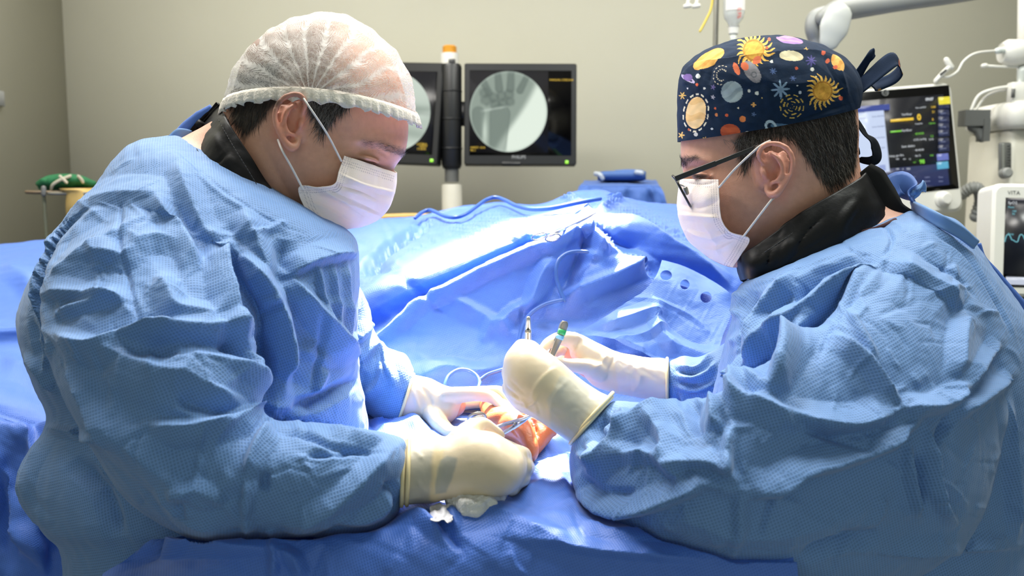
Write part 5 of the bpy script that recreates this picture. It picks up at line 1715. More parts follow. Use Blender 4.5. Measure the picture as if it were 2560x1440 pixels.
prow(lambda x: (x, RIDGE[x][0], RIDGE[x][1]))
prow(lambda x: (x, RIDGE[x][0] + 20, RIDGE[x][1] + 0.14))
prow(lambda x: (x, RIDGE[x][0] + 220, RIDGE[x][1] + 0.24))
prow(lambda x: (x, RIDGE[x][0] + 520, RIDGE[x][1] + 0.26))
V, fs, _ = sheet(rows, m=22, n=640)
D_FOLDS = [
    ([(930, 850), (1000, 803), (1053, 757), (1116, 729), (1176, 697), (1246, 662), (1334, 623), (1387, 606), (1454, 563), (1490, 532)], 12, 30, 16),
    ([(1116, 735), (1180, 772), (1230, 800), (1300, 850)], 8, 40, 20),
    ([(1384, 640), (1350, 700), (1330, 760), (1308, 790)], 22, 30, 40),
    ([(1240, 832), (1270, 795), (1302, 772), (1312, 785)], 14, 30, 26),
    ([(1205, 860), (1222, 820), (1240, 800)], 6, 20, 20),
    ([(890, 690), (960, 622), (1040, 575), (1095, 546)], -34, 46, 16), ([(915, 660), (975, 640), (1060, 590), (1100, 560)], 16, 30, 30), ([(1130, 600), (1200, 570), (1300, 555)], -10, 30, 50),
    ([(900, 660), (950, 665), (1010, 690)], -7, 20, 20), ([(1000, 690), (1060, 740), (1120, 790)], -4, 16, 16),
    ([(1240, 560), (1300, 580), (1340, 605)], 8, 30, 30), ([(1300, 530), (1320, 560), (1400, 580)], -7, 24, 24),
    # gathers at the towel clamp
    ([(1490, 530), (1440, 505), (1410, 490)], 20, 20, 26), ([(1490, 530), (1470, 490)], -16, 16, 16), ([(1492, 530), (1530, 500), (1560, 505)], 18, 20, 20),
    ([(1492, 532), (1560, 560), (1700, 640), (1830, 720)], 26, 40, 30), ([(1492, 532), (1600, 545), (1750, 600), (1850, 650)], -14, 40, 40), ([(1490, 535), (1470, 590), (1440, 650), (1400, 740)], -26, 34, 34),
    ([(1492, 535), (1490, 580), (1520, 640)], 16, 22, 22), ([(1500, 560), (1540, 600), (1600, 620)], -10, 20, 20), ([(1450, 600), (1470, 630), (1520, 650)], 8, 20, 20),
    ([(1395, 760), (1450, 720), (1520, 690), (1640, 650)], 24, 40, 46), ([(1390, 720), (1470, 700), (1560, 660)], -10, 24, 24),
    ([(1330, 800), (1400, 800), (1500, 790)], -8, 30, 30), ([(1480, 840), (1560, 800), (1640, 770)], 12, 40, 30),
    ([(1560, 850), (1640, 870), (1760, 890)], 8, 30, 30), ([(1500, 860), (1580, 870), (1700, 905)], -10, 26, 26),
    ([(1050, 940), (1120, 925), (1200, 935), (1260, 915)], 12, 30, 34), ([(1000, 960), (1080, 965), (1180, 970)], -6, 24, 24),
    ([(0, 660), (60, 690), (100, 760)], 8, 40, 40), ([(0, 900), (80, 930), (140, 980)], 10, 40, 40),
]
D_FOLDS += random_creases([(900, 560), (1300, 520), (1500, 600), (1300, 900), (1000, 900)], 22, 8, (.8, 2), (10, 30), (50, 160), 30, 40)
V = drape_relief(V, fs, D_FOLDS, 31, 0.003, 0.0012)
V, fs = cut_inside(V, fs, [gown_a, gown_b])
patient_drape = link('surgical_drape', V, fs, M_DRAPE, box_uv=True)
tag(patient_drape, 'large blue drape spread over the patient, rising to a ridge behind the operated hand', 'drape')

# drape of the arm table, with its front edge turning down towards the camera
rows = []
XT = [335, 420, 500, 600, 700, 900, 1100, 1250, 1400, 1550, 1700, 1820, 1920]
for d, z in ((1.125, -0.272), (1.05, -0.272), (0.95, -0.270), (0.86, -0.271), (0.78, -0.272), (0.745, -0.275), (0.722, -0.289), (0.711, -0.325), (0.706, -0.40), (0.703, -0.55), (0.70, -0.80)):
    tt = min(1, max(0, (d - .79) / .07))
    rows.append([((1280 + (x - 1280) * 0.80 / d) * (1 - tt) + xn * tt, tab(d, z - (1 - tt) * .050 * max(0, min(1, (700 - x) / 300))), d) for x, xn in zip(XT, np.linspace(862, 1835, len(XT)))])
V, fs, _ = sheet(rows, m=26, n=430)
T_FOLDS = [
    ([(1020, 1330), (1080, 1300), (1180, 1290), (1300, 1270)], 8, 40, 40), ([(1000, 1290), (1050, 1300), (1110, 1345)], 9, 26, 20),
    ([(1060, 1300), (1100, 1310), (1160, 1380)], -7, 20, 24), ([(1200, 1290), (1300, 1310), (1440, 1380)], 7, 50, 40),
    ([(1330, 1180), (1400, 1160), (1440, 1140)], 8, 30, 30), ([(1290, 1250), (1370, 1210), (1440, 1190)], 8, 30, 36),
    ([(1300, 1350), (1500, 1380), (1760, 1400)], 7, 16, 36),
    ([(200, 1412), (280, 1388), (420, 1380), (560, 1378), (690, 1372)], 16, 20, 46), ([(690, 1372), (740, 1400), (760, 1450)], 10, 30, 24),
    ([(684, 1350), (690, 1400), (686, 1450)], 9, 24, 14),
    ([(920, 1035), (1000, 1050), (1080, 1085)], 14, 24, 30), ([(930, 1080), (1010, 1075), (1060, 1090)], 10, 20, 20), ([(910, 1030), (930, 1060), (925, 1090)], -6, 16, 16),
    ([(1340, 1140), (1390, 1110), (1420, 1090)], 10, 30, 24),
]
T_FOLDS += random_creases([(700, 1330), (1000, 1290), (1440, 1150), (1480, 1300), (1700, 1430), (700, 1430)], 26, 9, (1, 2.5), (14, 40), (40, 140), None, 90)
V = drape_relief(V, fs, T_FOLDS, 37, 0.005, 0.0014)
V, fs = cut_inside(V, fs, [gown_a, gown_b])
table_drape = link('table_drape', V, fs, M_DRAPE, box_uv=True)
tag(table_drape, 'blue drape over the arm table under the operated hand, turning down at its front edge', 'drape')

# ---------------------------------------------------------------- sheet with three holes over the right part of the drape
DV = verts(patient_drape)
FLAPW = {}
rows = []
for pts in ([(1655, 650, 1.30), (1700, 662, 1.295), (1760, 690, 1.285), (1815, 725, 1.28), (1836, 750, 1.28)],
            [(1640, 690, 1.285), (1690, 706, 1.28), (1745, 738, 1.27), (1798, 770, 1.265), (1826, 792, 1.265)],
            [(1606, 730, 1.265), (1660, 746, 1.262), (1718, 772, 1.255), (1770, 806, 1.25), (1808, 836, 1.25)],
            [(1560, 760, 1.24), (1620, 776, 1.24), (1690, 800, 1.235), (1748, 842, 1.23), (1800, 870, 1.235)],
            [(1500, 800, 1.22), (1570, 806, 1.22), (1650, 830, 1.21), (1730, 880, 1.21), (1798, 905, 1.22)],
            [(1430, 838, 1.205), (1500, 845, 1.20), (1590, 880, 1.19), (1700, 915, 1.19), (1790, 930, 1.20)]):
    qd = proj(on_surf(DV, [(x, y) for x, y, _ in pts], 0, 22, 1.3))[:, 2]
    rows.append([(x, y, float(dd) - .014) for (x, y, _), dd in zip(pts, qd)])
for j in range(5):
    dcol = np.array([r[j][2] for r in rows]); dcol = np.minimum(dcol, np.convolve(np.pad(dcol, 1, 'edge'), [.25, .5, .25], 'valid') - .004)
    for i in range(len(rows)): rows[i][j] = (rows[i][j][0], rows[i][j][1], float(dcol[i]))
V, fs, (k, l) = sheet(rows, m=36, n=240)
V = drape_relief(V, fs, [([(1500, 812), (1580, 790), (1640, 772), (1660, 800)], 8, 26, 26), ([(1646, 772), (1640, 820), (1700, 880)], 9, 22, 26), ([(1640, 780), (1720, 840), (1790, 860)], -7, 26, 26), ([(1520, 850), (1600, 840), (1680, 800)], 8, 20, 24),
                      ([(1560, 742), (1650, 755), (1740, 800), (1790, 850)], 3, 10, 10), ([(1450, 850), (1560, 860), (1640, 890)], 8, 20, 26), ([(1600, 880), (1700, 890), (1790, 905)], -8, 20, 26)], 81, .004, .0015)
q = proj(V)
HOLES = [(1665, 688, 14.5, 12.5), (1712, 711, 11.5, 12.5), (1765, 743, 14, 14)]
F0 = fs[0]
for cx, cy, rx, ry in HOLES:
    e = np.hypot((q[:, 0] - cx) / rx, (q[:, 1] - cy) / ry)
    F0 = F0[~(e[F0] < 1).all(1)]
    edge = np.nonzero((e < 1.0) & (e > .7))[0]
    tgt = np.column_stack([cx + (q[edge, 0] - cx) / e[edge], cy + (q[edge, 1] - cy) / e[edge], q[edge, 2]])
    V[edge] = PV(tgt)
used = np.zeros(len(V), bool); used[F0] = True
re = np.cumsum(used) - 1
sheet3 = link('fenestrated_sheet', V[used], [re[F0]], M_FLAP, box_uv=True)
tag(sheet3, 'pale blue sheet with three round holes lying on the drape beside the right surgeon', 'sheet')

# ---- blue cable over the drape
M_ = MB()
pts = on_surf(DV, [(1500, 497), (1460, 503), (1420, 512), (1380, 522), (1330, 526), (1290, 518), (1262, 498), (1240, 489), (1215, 496), (1190, 518), (1165, 538), (1140, 546), (1110, 544), (1088, 528), (1075, 522), (1055, 528), (1038, 545)], .006, 14, 1.7)
pts[1:-1] = pts[1:-1] * .5 + (pts[:-2] + pts[2:]) * .25
c_ = M_.tube(pts, .0036, n=10, m=6).build('cable', M_CABLE)
tag(c_, 'blue cable waving along the top ridge of the drape', 'cable')
M_ = MB()
pts = on_surf(DV, [(1468, 630), (1440, 624), (1412, 628), (1392, 645), (1384, 670), (1388, 700), (1402, 730), (1411, 752)], .008, 12, 1.35)
p2 = on_surf(DV, [(1406, 750), (1370, 753), (1335, 768), (1310, 795), (1299, 825), (1296, 860)], .008, 12, 1.25)
M_.tube(relax_line(pts), .0028, n=10, m=6)
c_ = M_.build('cable', M_CABLE); tag(c_, 'blue cable hanging in a curve below the towel forceps', 'cable')
c_ = MB().tube(relax_line(p2), .0028, n=10, m=6).build('cable', M_CABLE); tag(c_, 'blue cable arching down to the first tweezers', 'cable')
c_ = MB().tube(PV([(1112, 985, 1.10), (1112, 965, 1.10), (1122, 940, 1.11), (1145, 925, 1.12), (1170, 926, 1.125), (1190, 938, 1.12), (1199, 955, 1.11), (1195, 972, 1.10), (1188, 990, 1.10)]), .0024, n=10, m=6).build('cable', M_CABLE)
tag(c_, 'blue cable loop standing behind the steadying gloved hand', 'cable')
c_ = MB().tube(PV([(1200, 950, 1.115), (1220, 936, 1.12), (1250, 926, 1.12), (1290, 915, 1.12)]), .0024, n=10, m=6).build('cable', M_CABLE)
tag(c_, 'short straight blue cable running from the loop behind the tweezers hand', 'cable')

# ---- towel forceps clipped to the gathered drape
fx = thing('towel_forceps', 'long steel towel forceps with two finger rings clipped to the gathered drape', 'forceps', tuple(on_surf(DV, [(1430, 565)], .01, 14, 1.6)[0]))
dz = float(proj(on_surf(DV, [(1492, 532)], .012, 12, 1.6))[0, 2]); d1 = float(proj(on_surf(DV, [(1380, 592)], .02, 16, 1.55))[0, 2])
L = lambda t: d1 + (dz - d1) * t
for dy in (-1.6, 1.8):
    m_ = MB(); blade(m_, [(1376, 588 + dy * 1.5, L(0), 2.6), (1400, 577 + dy, L(.2), 2.6), (1440, 558 + dy * .8, L(.55), 2.8), (1470, 543 + dy * .5, L(.8), 2.6), (1490, 532, L(1.0), 1.6)], .004); m_.build('forceps_arm', M_STEEL, fx)
m_ = MB(); ring_handle(m_, 1348, 591, L(-.05), 19, 7.5, -16, 2.1, .012); m_.build('ring_handle', M_STEEL, fx)
m_ = MB(); ring_handle(m_, 1382, 594, L(-.02), 19, 8, -14, 2.3, .012); m_.build('ring_handle', M_STEEL, fx)

# ---- gauze and wrapper under the near hand
tb_d = lambda y: 0.27 / ((y - 720) / F * math.cos(PITCH) + math.sin(PITCH))
gz = []
Vz, fz = fuse([ring_geo([(1120, 1240, 1122, 1272, tb_d(1262), .012), (1150, 1228, 1160, 1288, tb_d(1270), .02), (1200, 1222, 1200, 1290, tb_d(1270), .022), (1240, 1226, 1240, 1272, tb_d(1262), .018), (1258, 1236, 1258, 1256, tb_d(1256), .01)], m=6, n=36, power=.8)], .0016, 2)
Vz = crumple(Vz, normals(Vz, fz), .006, .022, 91, 3, 6)
tag(link('gauze_pad', Vz, fz, M_GAUZE), 'crumpled white gauze pad on the drape under the near gloved hand', 'gauze')
rows = [[(x, y + 5 * math.sin(x * .2 + y), tb_d(y + 6) - .004 - .004 * math.sin(x * .13 + y * .1)) for x in np.linspace(1076, 1132, 6)] for y in np.linspace(1262, 1304, 5)]
V, fs, _ = sheet(rows, m=8, n=40)
V = crumple(V, normals(V, fs), .002, .02, 92, 2, 5)
o = link('paper_wrapper', V, fs, plain('translucent_paper', (222, 220, 226), .4)); sd = o.modifiers.new('thickness', 'SOLIDIFY'); sd.thickness = .0006
tag(o, 'scrap of white paper wrapper beside the gauze pad', 'wrapper')

# ---- lower left: side drape and a strip of white sheet behind the left surgeon's elbow
rows = [[(x, y0 + (14 * math.sin(x * .03) if y0 > 1050 else (x * .5 if x > -40 else -20)), d_ + .012 * math.sin(x * .045 + y0 * .01)) for x in np.linspace(-520, 215, 13)] for y0, d_ in ((1046, 1.16), (1056, 1.13), (1130, 1.115), (1220, 1.11), (1340, 1.11), (1500, 1.11), (1900, 1.12))]
V, fs, _ = sheet(rows, m=16, n=140)
V = drape_relief(V, fs, [([(0, 1170), (40, 1210), (60, 1290), (80, 1400)], 16, 30, 20), ([(40, 1060), (80, 1100), (100, 1160)], 14, 30, 24), ([(60, 1290), (90, 1360), (120, 1440)], 12, 24, 24)], 95, .008, .002)
tag(link('side_drape', V, fs, M_DRAPE, box_uv=True), 'deep blue drape hanging at the lower left corner behind the gown', 'drape')
rows = [[(x, y0 + (x * .55 if x > -40 else -22) * (1 if y0 < 1030 else .75), d_) for x in np.linspace(-520, 170, 9)] for y0, d_ in ((1000, 1.26), (1010, 1.245), (1060, 1.235), (1120, 1.23))]
V, fs, _ = sheet(rows, m=8, n=60)
tag(link('white_sheet', V, fs, plain('white_linen', (226, 232, 238), .8, bump=.3, nscale=200)), 'strip of white sheet between the two blue drapes at the left edge', 'sheet')

# ---------------------------------------------------------------- equipment behind the table
class Plane:
    """a panel in the room given by three of its corners; at(px, py) is the panel point seen there"""
    def __init__(s, tl, tr, bl):
        s.o = P(*tl); u = P(*tr) - s.o; v = P(*bl) - s.o
        s.w = np.linalg.norm(u); s.u = u / s.w
        v = v - s.u * (v @ s.u); s.h = np.linalg.norm(v); s.v = v / s.h
        s.n = np.cross(s.u, s.v)
        if s.n @ (CAM - s.o) < 0: s.n = -s.n
        s.ax = [s.u, -s.v, s.n]

    def at(s, x, y, lift=0.0):
        r = P(x, y, 1.0) - CAM
        t = ((s.o + s.n * lift - CAM) @ s.n) / (r @ s.n)
        return CAM + r * t

    def slab(s, mb, x0, y0, x1, y1, front, depth, r=.004):
        """box on the panel between two picture corners, its front face lifted by front"""
        a, b = s.at(x0, y0), s.at(x1, y1)
        d = b - a
        sx, sy = abs(d @ s.u), abs(d @ s.v)
        c = (a + b) / 2 + s.n * (front - depth / 2)
        if r and min(sx, sy) > .004: return mb.rbox(c, (sx, sy, depth), min(r, sx * .45, sy * .45), s.ax, 4)
        return mb.box(c, (sx, sy, depth), s.ax)

    def px(s, n, x, y):
        """metres for n pixels near (x, y)"""
        return n / F * ((s.at(x, y) - CAM) @ FW)


def words(pl, items, mat, name, parent, lift):
    """short lettering at picture spots: rows (text, x, y, height px[, align])"""
    for it in items:
        t_, x, y, hh = it[:4]
        text_mesh(t_, pl.px(hh * 1.38, x, y), pl.at(x, y, lift), pl.ax, mat, name, parent, it[4] if len(it) > 4 else 'LEFT', .0001, it[5] if len(it) > 5 else 0.0)


def dashes(pl, items, mat, name, parent, lift):
    m_ = MB()
    for x0, y0, x1, y1 in items: pl.slab(m_, x0, y0, x1, y1, lift, .0006, 0)
    return m_.build(name, mat, parent, smooth=False)


G_YEL = glow('amber_readout', (236, 196, 60), 1.1); G_GRN = glow('green_readout', (130, 220, 70), 1.0); G_WHT = glow('white_readout', (226, 232, 236), .9)
G_CYN = glow('cyan_readout', (120, 200, 214), .9); G_LED = glow('green_led', (150, 230, 60), 1.6)

# ---- C-arm monitor cart: two black monitors on one post with an amber lamp
D1 = 2.90
cart = thing('monitor_cart', 'pair of black X-ray monitors on one grey post topped by an amber lamp', 'monitor cart', tuple(P(1130, 1500, D1 + .05) * [1, 1, 0]))


def pxv(n, d): return n / F * d
m_ = MB(); c0 = P(1130, 500, D1 + .06)
zz = lambda y, x=1130, d=D1 + .06: P(x, y, d)[2]
m_.lathe([(.0, zz(455)), (pxv(18, D1), zz(455)), (pxv(18, D1), zz(400)), (0, zz(400))], [c0[0], c0[1], 0], n=28); m_.build('post_tube', M_DKGREY, cart, sharp=40)
m_ = MB(); m_.lathe([(.0, 0.12), (pxv(26, D1), 0.12), (pxv(26, D1), zz(466)), (pxv(25, D1), zz(461)), (0, zz(461))], [c0[0], c0[1], 0], n=28); m_.build('post_sleeve', M_IVORY, cart, sharp=40)
m_ = MB(); m_.rbox([c0[0], c0[1], .08], (.6, .5, .10), .05); m_.build('cart_base', M_IVORY, cart)
for sx in (-.22, .22):
    for sy in (-.18, .18): MB().tube([[c0[0] + sx - .015, c0[1] + sy, .03], [c0[0] + sx + .015, c0[1] + sy, .03]], .03, n=16, smooth=False, cap=False).build('caster_wheel', M_BLACKP, cart)
m_ = MB(); m_.lathe([(0, zz(422)), (pxv(22, D1), zz(422)), (pxv(26, D1), zz(412)), (pxv(27, D1), zz(172)), (pxv(24, D1), zz(166)), (0, zz(166))], [c0[0], c0[1], 0], n=28)
for y in (232, 300, 372):
    m_.lathe([(pxv(27, D1), zz(y + 2)), (pxv(28.5, D1), zz(y)), (pxv(27, D1), zz(y - 2))], [c0[0], c0[1], 0], n=28)
m_.build('monitor_mount', M_BLACKP, cart, sharp=40)
m_ = MB(); cl_ = P(1124, 140, D1 + .06)
m_.lathe([(0, zz(170)), (pxv(23, D1), zz(170)), (pxv(23, D1), zz(134)), (0, zz(134))], [cl_[0], cl_[1], 0], n=28); m_.build('lamp_base', M_WHITE, cart, sharp=40)
m_ = MB(); m_.lathe([(0, zz(134)), (pxv(18, D1), zz(134)), (pxv(18, D1), zz(118)), (pxv(15, D1), zz(115)), (0, zz(115))], [cl_[0], cl_[1], 0], n=28); m_.build('amber_lamp', M_ORANGE, cart, sharp=40)
m_ = MB(); m_.rbox(P(1130, 157, D1 + .02), (pxv(17, D1), .02, pxv(17, D1)), .002); m_.build('lamp_switch', M_BLACKP, cart)


def xray_disc(pl, cx, cy, r, paint, parent, name):
    """round picture on a screen, coloured point by point"""
    n_r, n_a = 60, 150
    rr = np.linspace(0.001, 1, n_r); aa = np.linspace(0, 2 * np.pi, n_a, endpoint=False)
    U = (rr[:, None] * np.cos(aa)).ravel(); W = (rr[:, None] * np.sin(aa)).ravel()
    V = np.array([pl.at(cx + r[0] * a, cy + r[1] * b, .0032) for a, b in zip(U, W)])
    link(name, V, [grid_faces(n_r, n_a, True)], glow('fluoroscopy_image', (255, 255, 255), 1.02, True), parent, col=linv(paint(U, W)))


def sm(a, b, x): t = np.clip((x - a) / (b - a), 0, 1); return t * t * (3 - 2 * t)


def wrist_xray(U, W):
    x, y = 1271 + 97 * U, 279 + 101 * W
    c = np.tile([222., 234., 220.], (len(U), 1))
    def lay(rgb, a): c[:] = c * (1 - a[:, None]) + np.array(rgb, float) * a[:, None]
    edge = 1345 - (y - 200) * .60 + 4 * np.sin(y * .03)
    arm = sm(14, -10, x - edge)
    lay((128, 142, 131), arm * .9)
    def bone(x0, y0, x1, y1, w0, w1, a=.6, rgb=(84, 98, 90)):
        ab = np.array([x1 - x0, y1 - y0]); L2 = ab @ ab
        t = np.clip(((x - x0) * ab[0] + (y - y0) * ab[1]) / L2, 0, 1)
        d = np.hypot(x - x0 - t * ab[0], y - y0 - t * ab[1]); w_ = w0 + (w1 - w0) * t
        lay(rgb, sm(2.5, -2.5, d - w_) * a); lay((84, 98, 90), np.exp(-((d - w_ + 2) / 2.2) ** 2) * a * .5)
    bone(1222, 232, 1206, 200, 9, 8); bone(1248, 222, 1244, 180, 10, 8); bone(1276, 222, 1278, 176, 10, 8); bone(1300, 226, 1318, 190, 9, 7)
    for cx, cy, r_ in ((1212, 232, 12), (1216, 250, 13), (1234, 244, 12), (1238, 262, 13), (1254, 240, 12), (1258, 258, 12), (1272, 236, 12), (1274, 254, 11)):
        d = np.hypot(x - cx, y - cy); lay((88, 102, 93), sm(5, -5, d - r_ - 2 * np.sin(x * .4 + cy)) * .5); lay((70, 82, 76), np.exp(-((d - r_ + 2) / 3) ** 2) * .22)
    bone(1250, 286, 1243, 390, 26, 20, .42); bone(1196, 282, 1190, 380, 16, 12, .45)
    lay((206, 220, 206), np.exp(-((np.hypot((x - 1212) / 1.0, (y - 330) / 6.0)) / 6.5) ** 2) * .8)
    lay((212, 224, 212), np.exp(-(((y - (272 - (x - 1236) * .18)) / 3) ** 2)) * sm(40, 20, np.abs(x - 1236)) * .5)
    lay((176, 190, 178), sm(.93, 1.0, np.hypot(U, W)) * .5)
    return c


def forearm_xray(U, W):
    x, y = U, W
    c = np.tile([176., 190., 178.], (len(U), 1))
    def lay(rgb, a): c[:] = c * (1 - a[:, None]) + np.array(rgb, float) * a[:, None]
    lay((200, 212, 200), sm(.2, -.6, y) * .8)
    lay((128, 142, 132), np.exp(-((y + .12 - .1 * x) / .10) ** 2) * .7); lay((92, 104, 98), np.exp(-((y - .02 - .05 * x) / .05) ** 2) * .7)
    lay((210, 222, 210), np.exp(-((y - .16 + .1 * x) / .10) ** 2) * .6)
    lay((132, 146, 136), np.exp(-((y - .42 - .25 * x) / .13) ** 2) * .5); lay((204, 216, 204), sm(.5, .9, y) * .7)
    return c


def xray_monitor(tl, tr, bl, scr, img, cx, cy, rr, paint, text, led, side):
    pl = Plane(tl, tr, bl)
    t_ = cart
    m_ = MB(); pl.slab(m_, tl[0], tl[1], tr[0], bl[1], 0, .05, .006)
    fr = m_.build('monitor', M_BLACKP, t_, sharp=35)
    m_ = MB(); pl.slab(m_, *scr, .001, .002, 0); m_.build('screen', M_BLACKG, fr, smooth=False)
    m_ = MB(); pl.slab(m_, *img, .002, .002, 0); m_.build('picture_area', glow('dark_picture', (14, 14, 18), .5), fr, smooth=False)
    xray_disc(pl, cx, cy, rr, paint, fr, 'xray_picture')
    words(pl, text, G_YEL, 'screen_lettering', fr, .0045)
    m_ = MB(); pl.slab(m_, led[0] - 4, led[1] - 4, led[0] + 4, led[1] + 4, .002, .003, .002); m_.build('power_light', G_LED, fr)
    return pl, fr


pl, fr = xray_monitor((1161, 158, D1), (1441, 159, D1), (1161, 412, D1), (1174, 176, 1428, 389), (1174, 178, 1370, 382), 1271, 279, (97, 101), wrist_xray,
                      [('MANUAL CINE 8.40', 1374, 200, 5), ('WRIST 12.41', 1176, 369, 5), ('PA 1', 1176, 376, 5)], (1417, 405), 1)
text_mesh('PHILIPS', pl.px(11, 1297, 393), pl.at(1297, 393, .001), pl.ax, plain('grey_print', (132, 134, 136), .5), 'maker_lettering', fr, 'CENTER', .0002, .0003)
m_ = MB(); pl.slab(m_, 1254, 404, 1302, 414, .003, .03, .004); m_.build('button_bar', M_BLACKP, fr)
pl, fr = xray_monitor((812, 152, D1 + .08), (1092, 157, D1), (812, 412, D1 + .08), (830, 174, 1080, 387), (880, 176, 1078, 380), 978, 279, (98, 101), forearm_xray,
                      [('LATERAL', 1042, 360, 5), ('WRIST', 1048, 366, 5), ('12.38.02', 1042, 372, 5)], (1079, 401), -1)
for x_, w_ in ((1097, 26), (1158, 22)): MB().box(P(x_, 285, D1 + .04), (pxv(w_, D1), .03, pxv(60, D1))).build('mount_arm', M_BLACKP, cart, smooth=False)

# ---- anaesthesia machine with its big monitor, column and flow tube
D2 = 2.30
machine = thing('anesthesia_machine', 'white anaesthesia machine column with a large monitor on a grey bracket and a flow tube', 'anaesthesia machine', tuple(P(2520, 1500, D2 + .2) * [1, 1, 0]))
pl = Plane((2062, 232, D2 - .06), (2413, 204, D2), (2062, 546, D2 - .06))
m_ = MB(); pl.slab(m_, 2062, 230, 2413, 527, 0, .07, .022); hous = m_.build('monitor', M_WHITE, machine, sharp=35)
hous['label'] = 'white framed monitor with a black screen of numbers'
m_ = MB(); pl.slab(m_, 2078, 236, 2398, 472, .001, .004, .003); m_.build('bezel', M_BLACKG, hous)
m_ = MB(); pl.slab(m_, 2090, 258, 2380, 462, .002, .002, 0); m_.build('screen', glow('dark_screen', (20, 24, 32), .5), hous, smooth=False)
m_ = MB(); pl.slab(m_, 2092, 434, 2372, 462, .0026, .001, 0); m_.build('menu_bar', glow('navy_panel', (44, 54, 100), .8), hous, smooth=False)
m_ = MB(); pl.slab(m_, 2120, 272, 2223, 430, .003, .001, 0); m_.build('dialog_window', glow('pale_window', (206, 220, 248), .95), hous, smooth=False)
m_ = MB(); pl.slab(m_, 2120, 269, 2223, 275, .0034, .001, 0); m_.build('dialog_title', glow('blue_title', (66, 82, 160), .9), hous, smooth=False)
m_ = MB(); pl.slab(m_, 2179, 415, 2213, 427, .0036, .001, 0); m_.build('dialog_button', glow('lilac_button', (160, 176, 226), .9), hous, smooth=False)
m_ = MB()
for y in (264, 283, 300, 317, 333, 354, 371): pl.slab(m_, 2344, y - 7, 2372, y + 7, .003, .001, 0)
m_.build('side_buttons', glow('navy_button', (42, 50, 84), .8), hous, smooth=False)
m_ = MB(); pl.slab(m_, 2344, 244, 2374, 260, .0036, .001, 0); m_.build('alarm_button', glow('yellow_button', (240, 226, 60), 1.0), hous, smooth=False)
m_ = MB(); pl.slab(m_, 2340, 386, 2370, 400, .0034, .001, 0); m_.build('mode_button', glow('violet_button', (112, 124, 200), .9), hous, smooth=False)
m_ = MB(); pl.slab(m_, 2340, 406, 2370, 421, .0034, .001, 0); m_.build('start_button', glow('sky_button', (96, 180, 214), .9), hous, smooth=False)
dashes(pl, [(2224, 299.4, 2282, 300.6)], G_YEL, 'trace_line', hous, .0036); dashes(pl, [(2224, 328.4, 2252, 329.6)], G_GRN, 'trace_line', hous, .0036)
words(pl, [('0', 2293, 294, 15, 'LEFT', .0008), ('0.88', 2328, 268, 5), ('21', 2330, 280, 6), ('8', 2330, 299, 6)], G_YEL, 'screen_lettering', hous, .004)
words(pl, [('98', 2299, 405, 10, 'LEFT', .0005), ('40.40.00', 2288, 335, 5), ('4.00 l/m', 2322, 309, 4), ('2.5', 2326, 341, 5), ('0.00', 2325, 389, 4), ('vol', 2283, 406, 4)], G_GRN, 'screen_lettering', hous, .004)
words(pl, [('09:07', 2314, 249, 7, 'LEFT', .0003), ('Paw cmH2O', 2289, 270, 4), ('Verificar', 2254, 287, 6), ('Freq/min', 2288, 310, 4), ('Verificar', 2254, 327, 6), ('CO2 mmHg', 2284, 350, 5), ('23/78', 2322, 349, 4), ('Sem dados', 2254, 367, 6),
           ('40.40.00', 2288, 376, 5), ('Sat %', 2288, 390, 5), ('Halog. gto Et/s', 2222, 391, 5), ('500', 2240, 398, 4), ('0.0', 2258, 398, 4), ('12', 2272, 398, 4), ('500', 2240, 423, 4), ('0', 2256, 423, 4), ('750', 2266, 423, 5)], G_WHT, 'screen_lettering', hous, .004)
words(pl, [('Tend.', 2182, 444, 4, 'CENTER'), ('Vol.', 2216, 444, 4, 'CENTER'), ('FR', 2248, 444, 4, 'CENTER'), ('PEEP', 2283, 443, 4, 'CENTER'), ('Limite', 2318, 443, 4, 'CENTER'), ('Fluxo', 2352, 443, 4, 'CENTER'),
           ('Menu', 2182, 454, 4, 'CENTER'), ('Ajuste', 2216, 454, 4, 'CENTER'), ('Filtro', 2248, 454, 4, 'CENTER'), ('Sair', 2283, 453, 4, 'CENTER'), ('Alarme', 2318, 453, 4, 'CENTER'), ('Inicio', 2352, 453, 4, 'CENTER'),
           ('Ajuste', 2358, 283, 4, 'CENTER'), ('Volume', 2358, 300, 4, 'CENTER'), ('Config', 2358, 317, 4, 'CENTER'), ('Tendencia', 2358, 333, 4, 'CENTER'), ('Modo', 2358, 354, 4, 'CENTER'), ('Exames', 2358, 371, 4, 'CENTER')], glow('pale_menu_text', (150, 160, 200), .8), 'screen_lettering', hous, .0045)
words(pl, [('Pressao maxima', 2128, 283, 4), ('Volume corrente', 2128, 298, 4), ('Frequencia', 2128, 312, 4), ('Relacao I:E', 2128, 340, 4), ('Peep', 2128, 370, 4), ('Gas fresco', 2128, 404, 4), ('20-dez-2024 08:40', 2180, 292, 3.4), ('20-dez-2024 08:51', 2180, 318, 3.4), ('20-dez-2024 08:58', 2180, 346, 3.4), ('20-dez-2024 09:02', 2180, 372, 3.4), ('Sair', 2196, 421, 4, 'CENTER')],
      glow('blue_window_text', (96, 110, 170), .6), 'screen_lettering', hous, .0045)
m_ = MB(); pts = [pl.at(2213 + 7.5 * math.cos(a), 231.5 + 7.5 * math.sin(a), .004) for a in np.linspace(0, 2 * np.pi, 25)]
m_.tube(np.array(pts), pxv(1.0, D2), n=6, smooth=False, cap=False); emb = m_.build('maker_emblem', M_GREYP, hous)
text_mesh('GE', pl.px(11, 2213, 231), pl.at(2213, 231.5, .0035), pl.ax, M_GREYP, 'maker_lettering', emb, 'CENTER', .0002)
m_ = MB(); kc = pl.at(2356, 498)
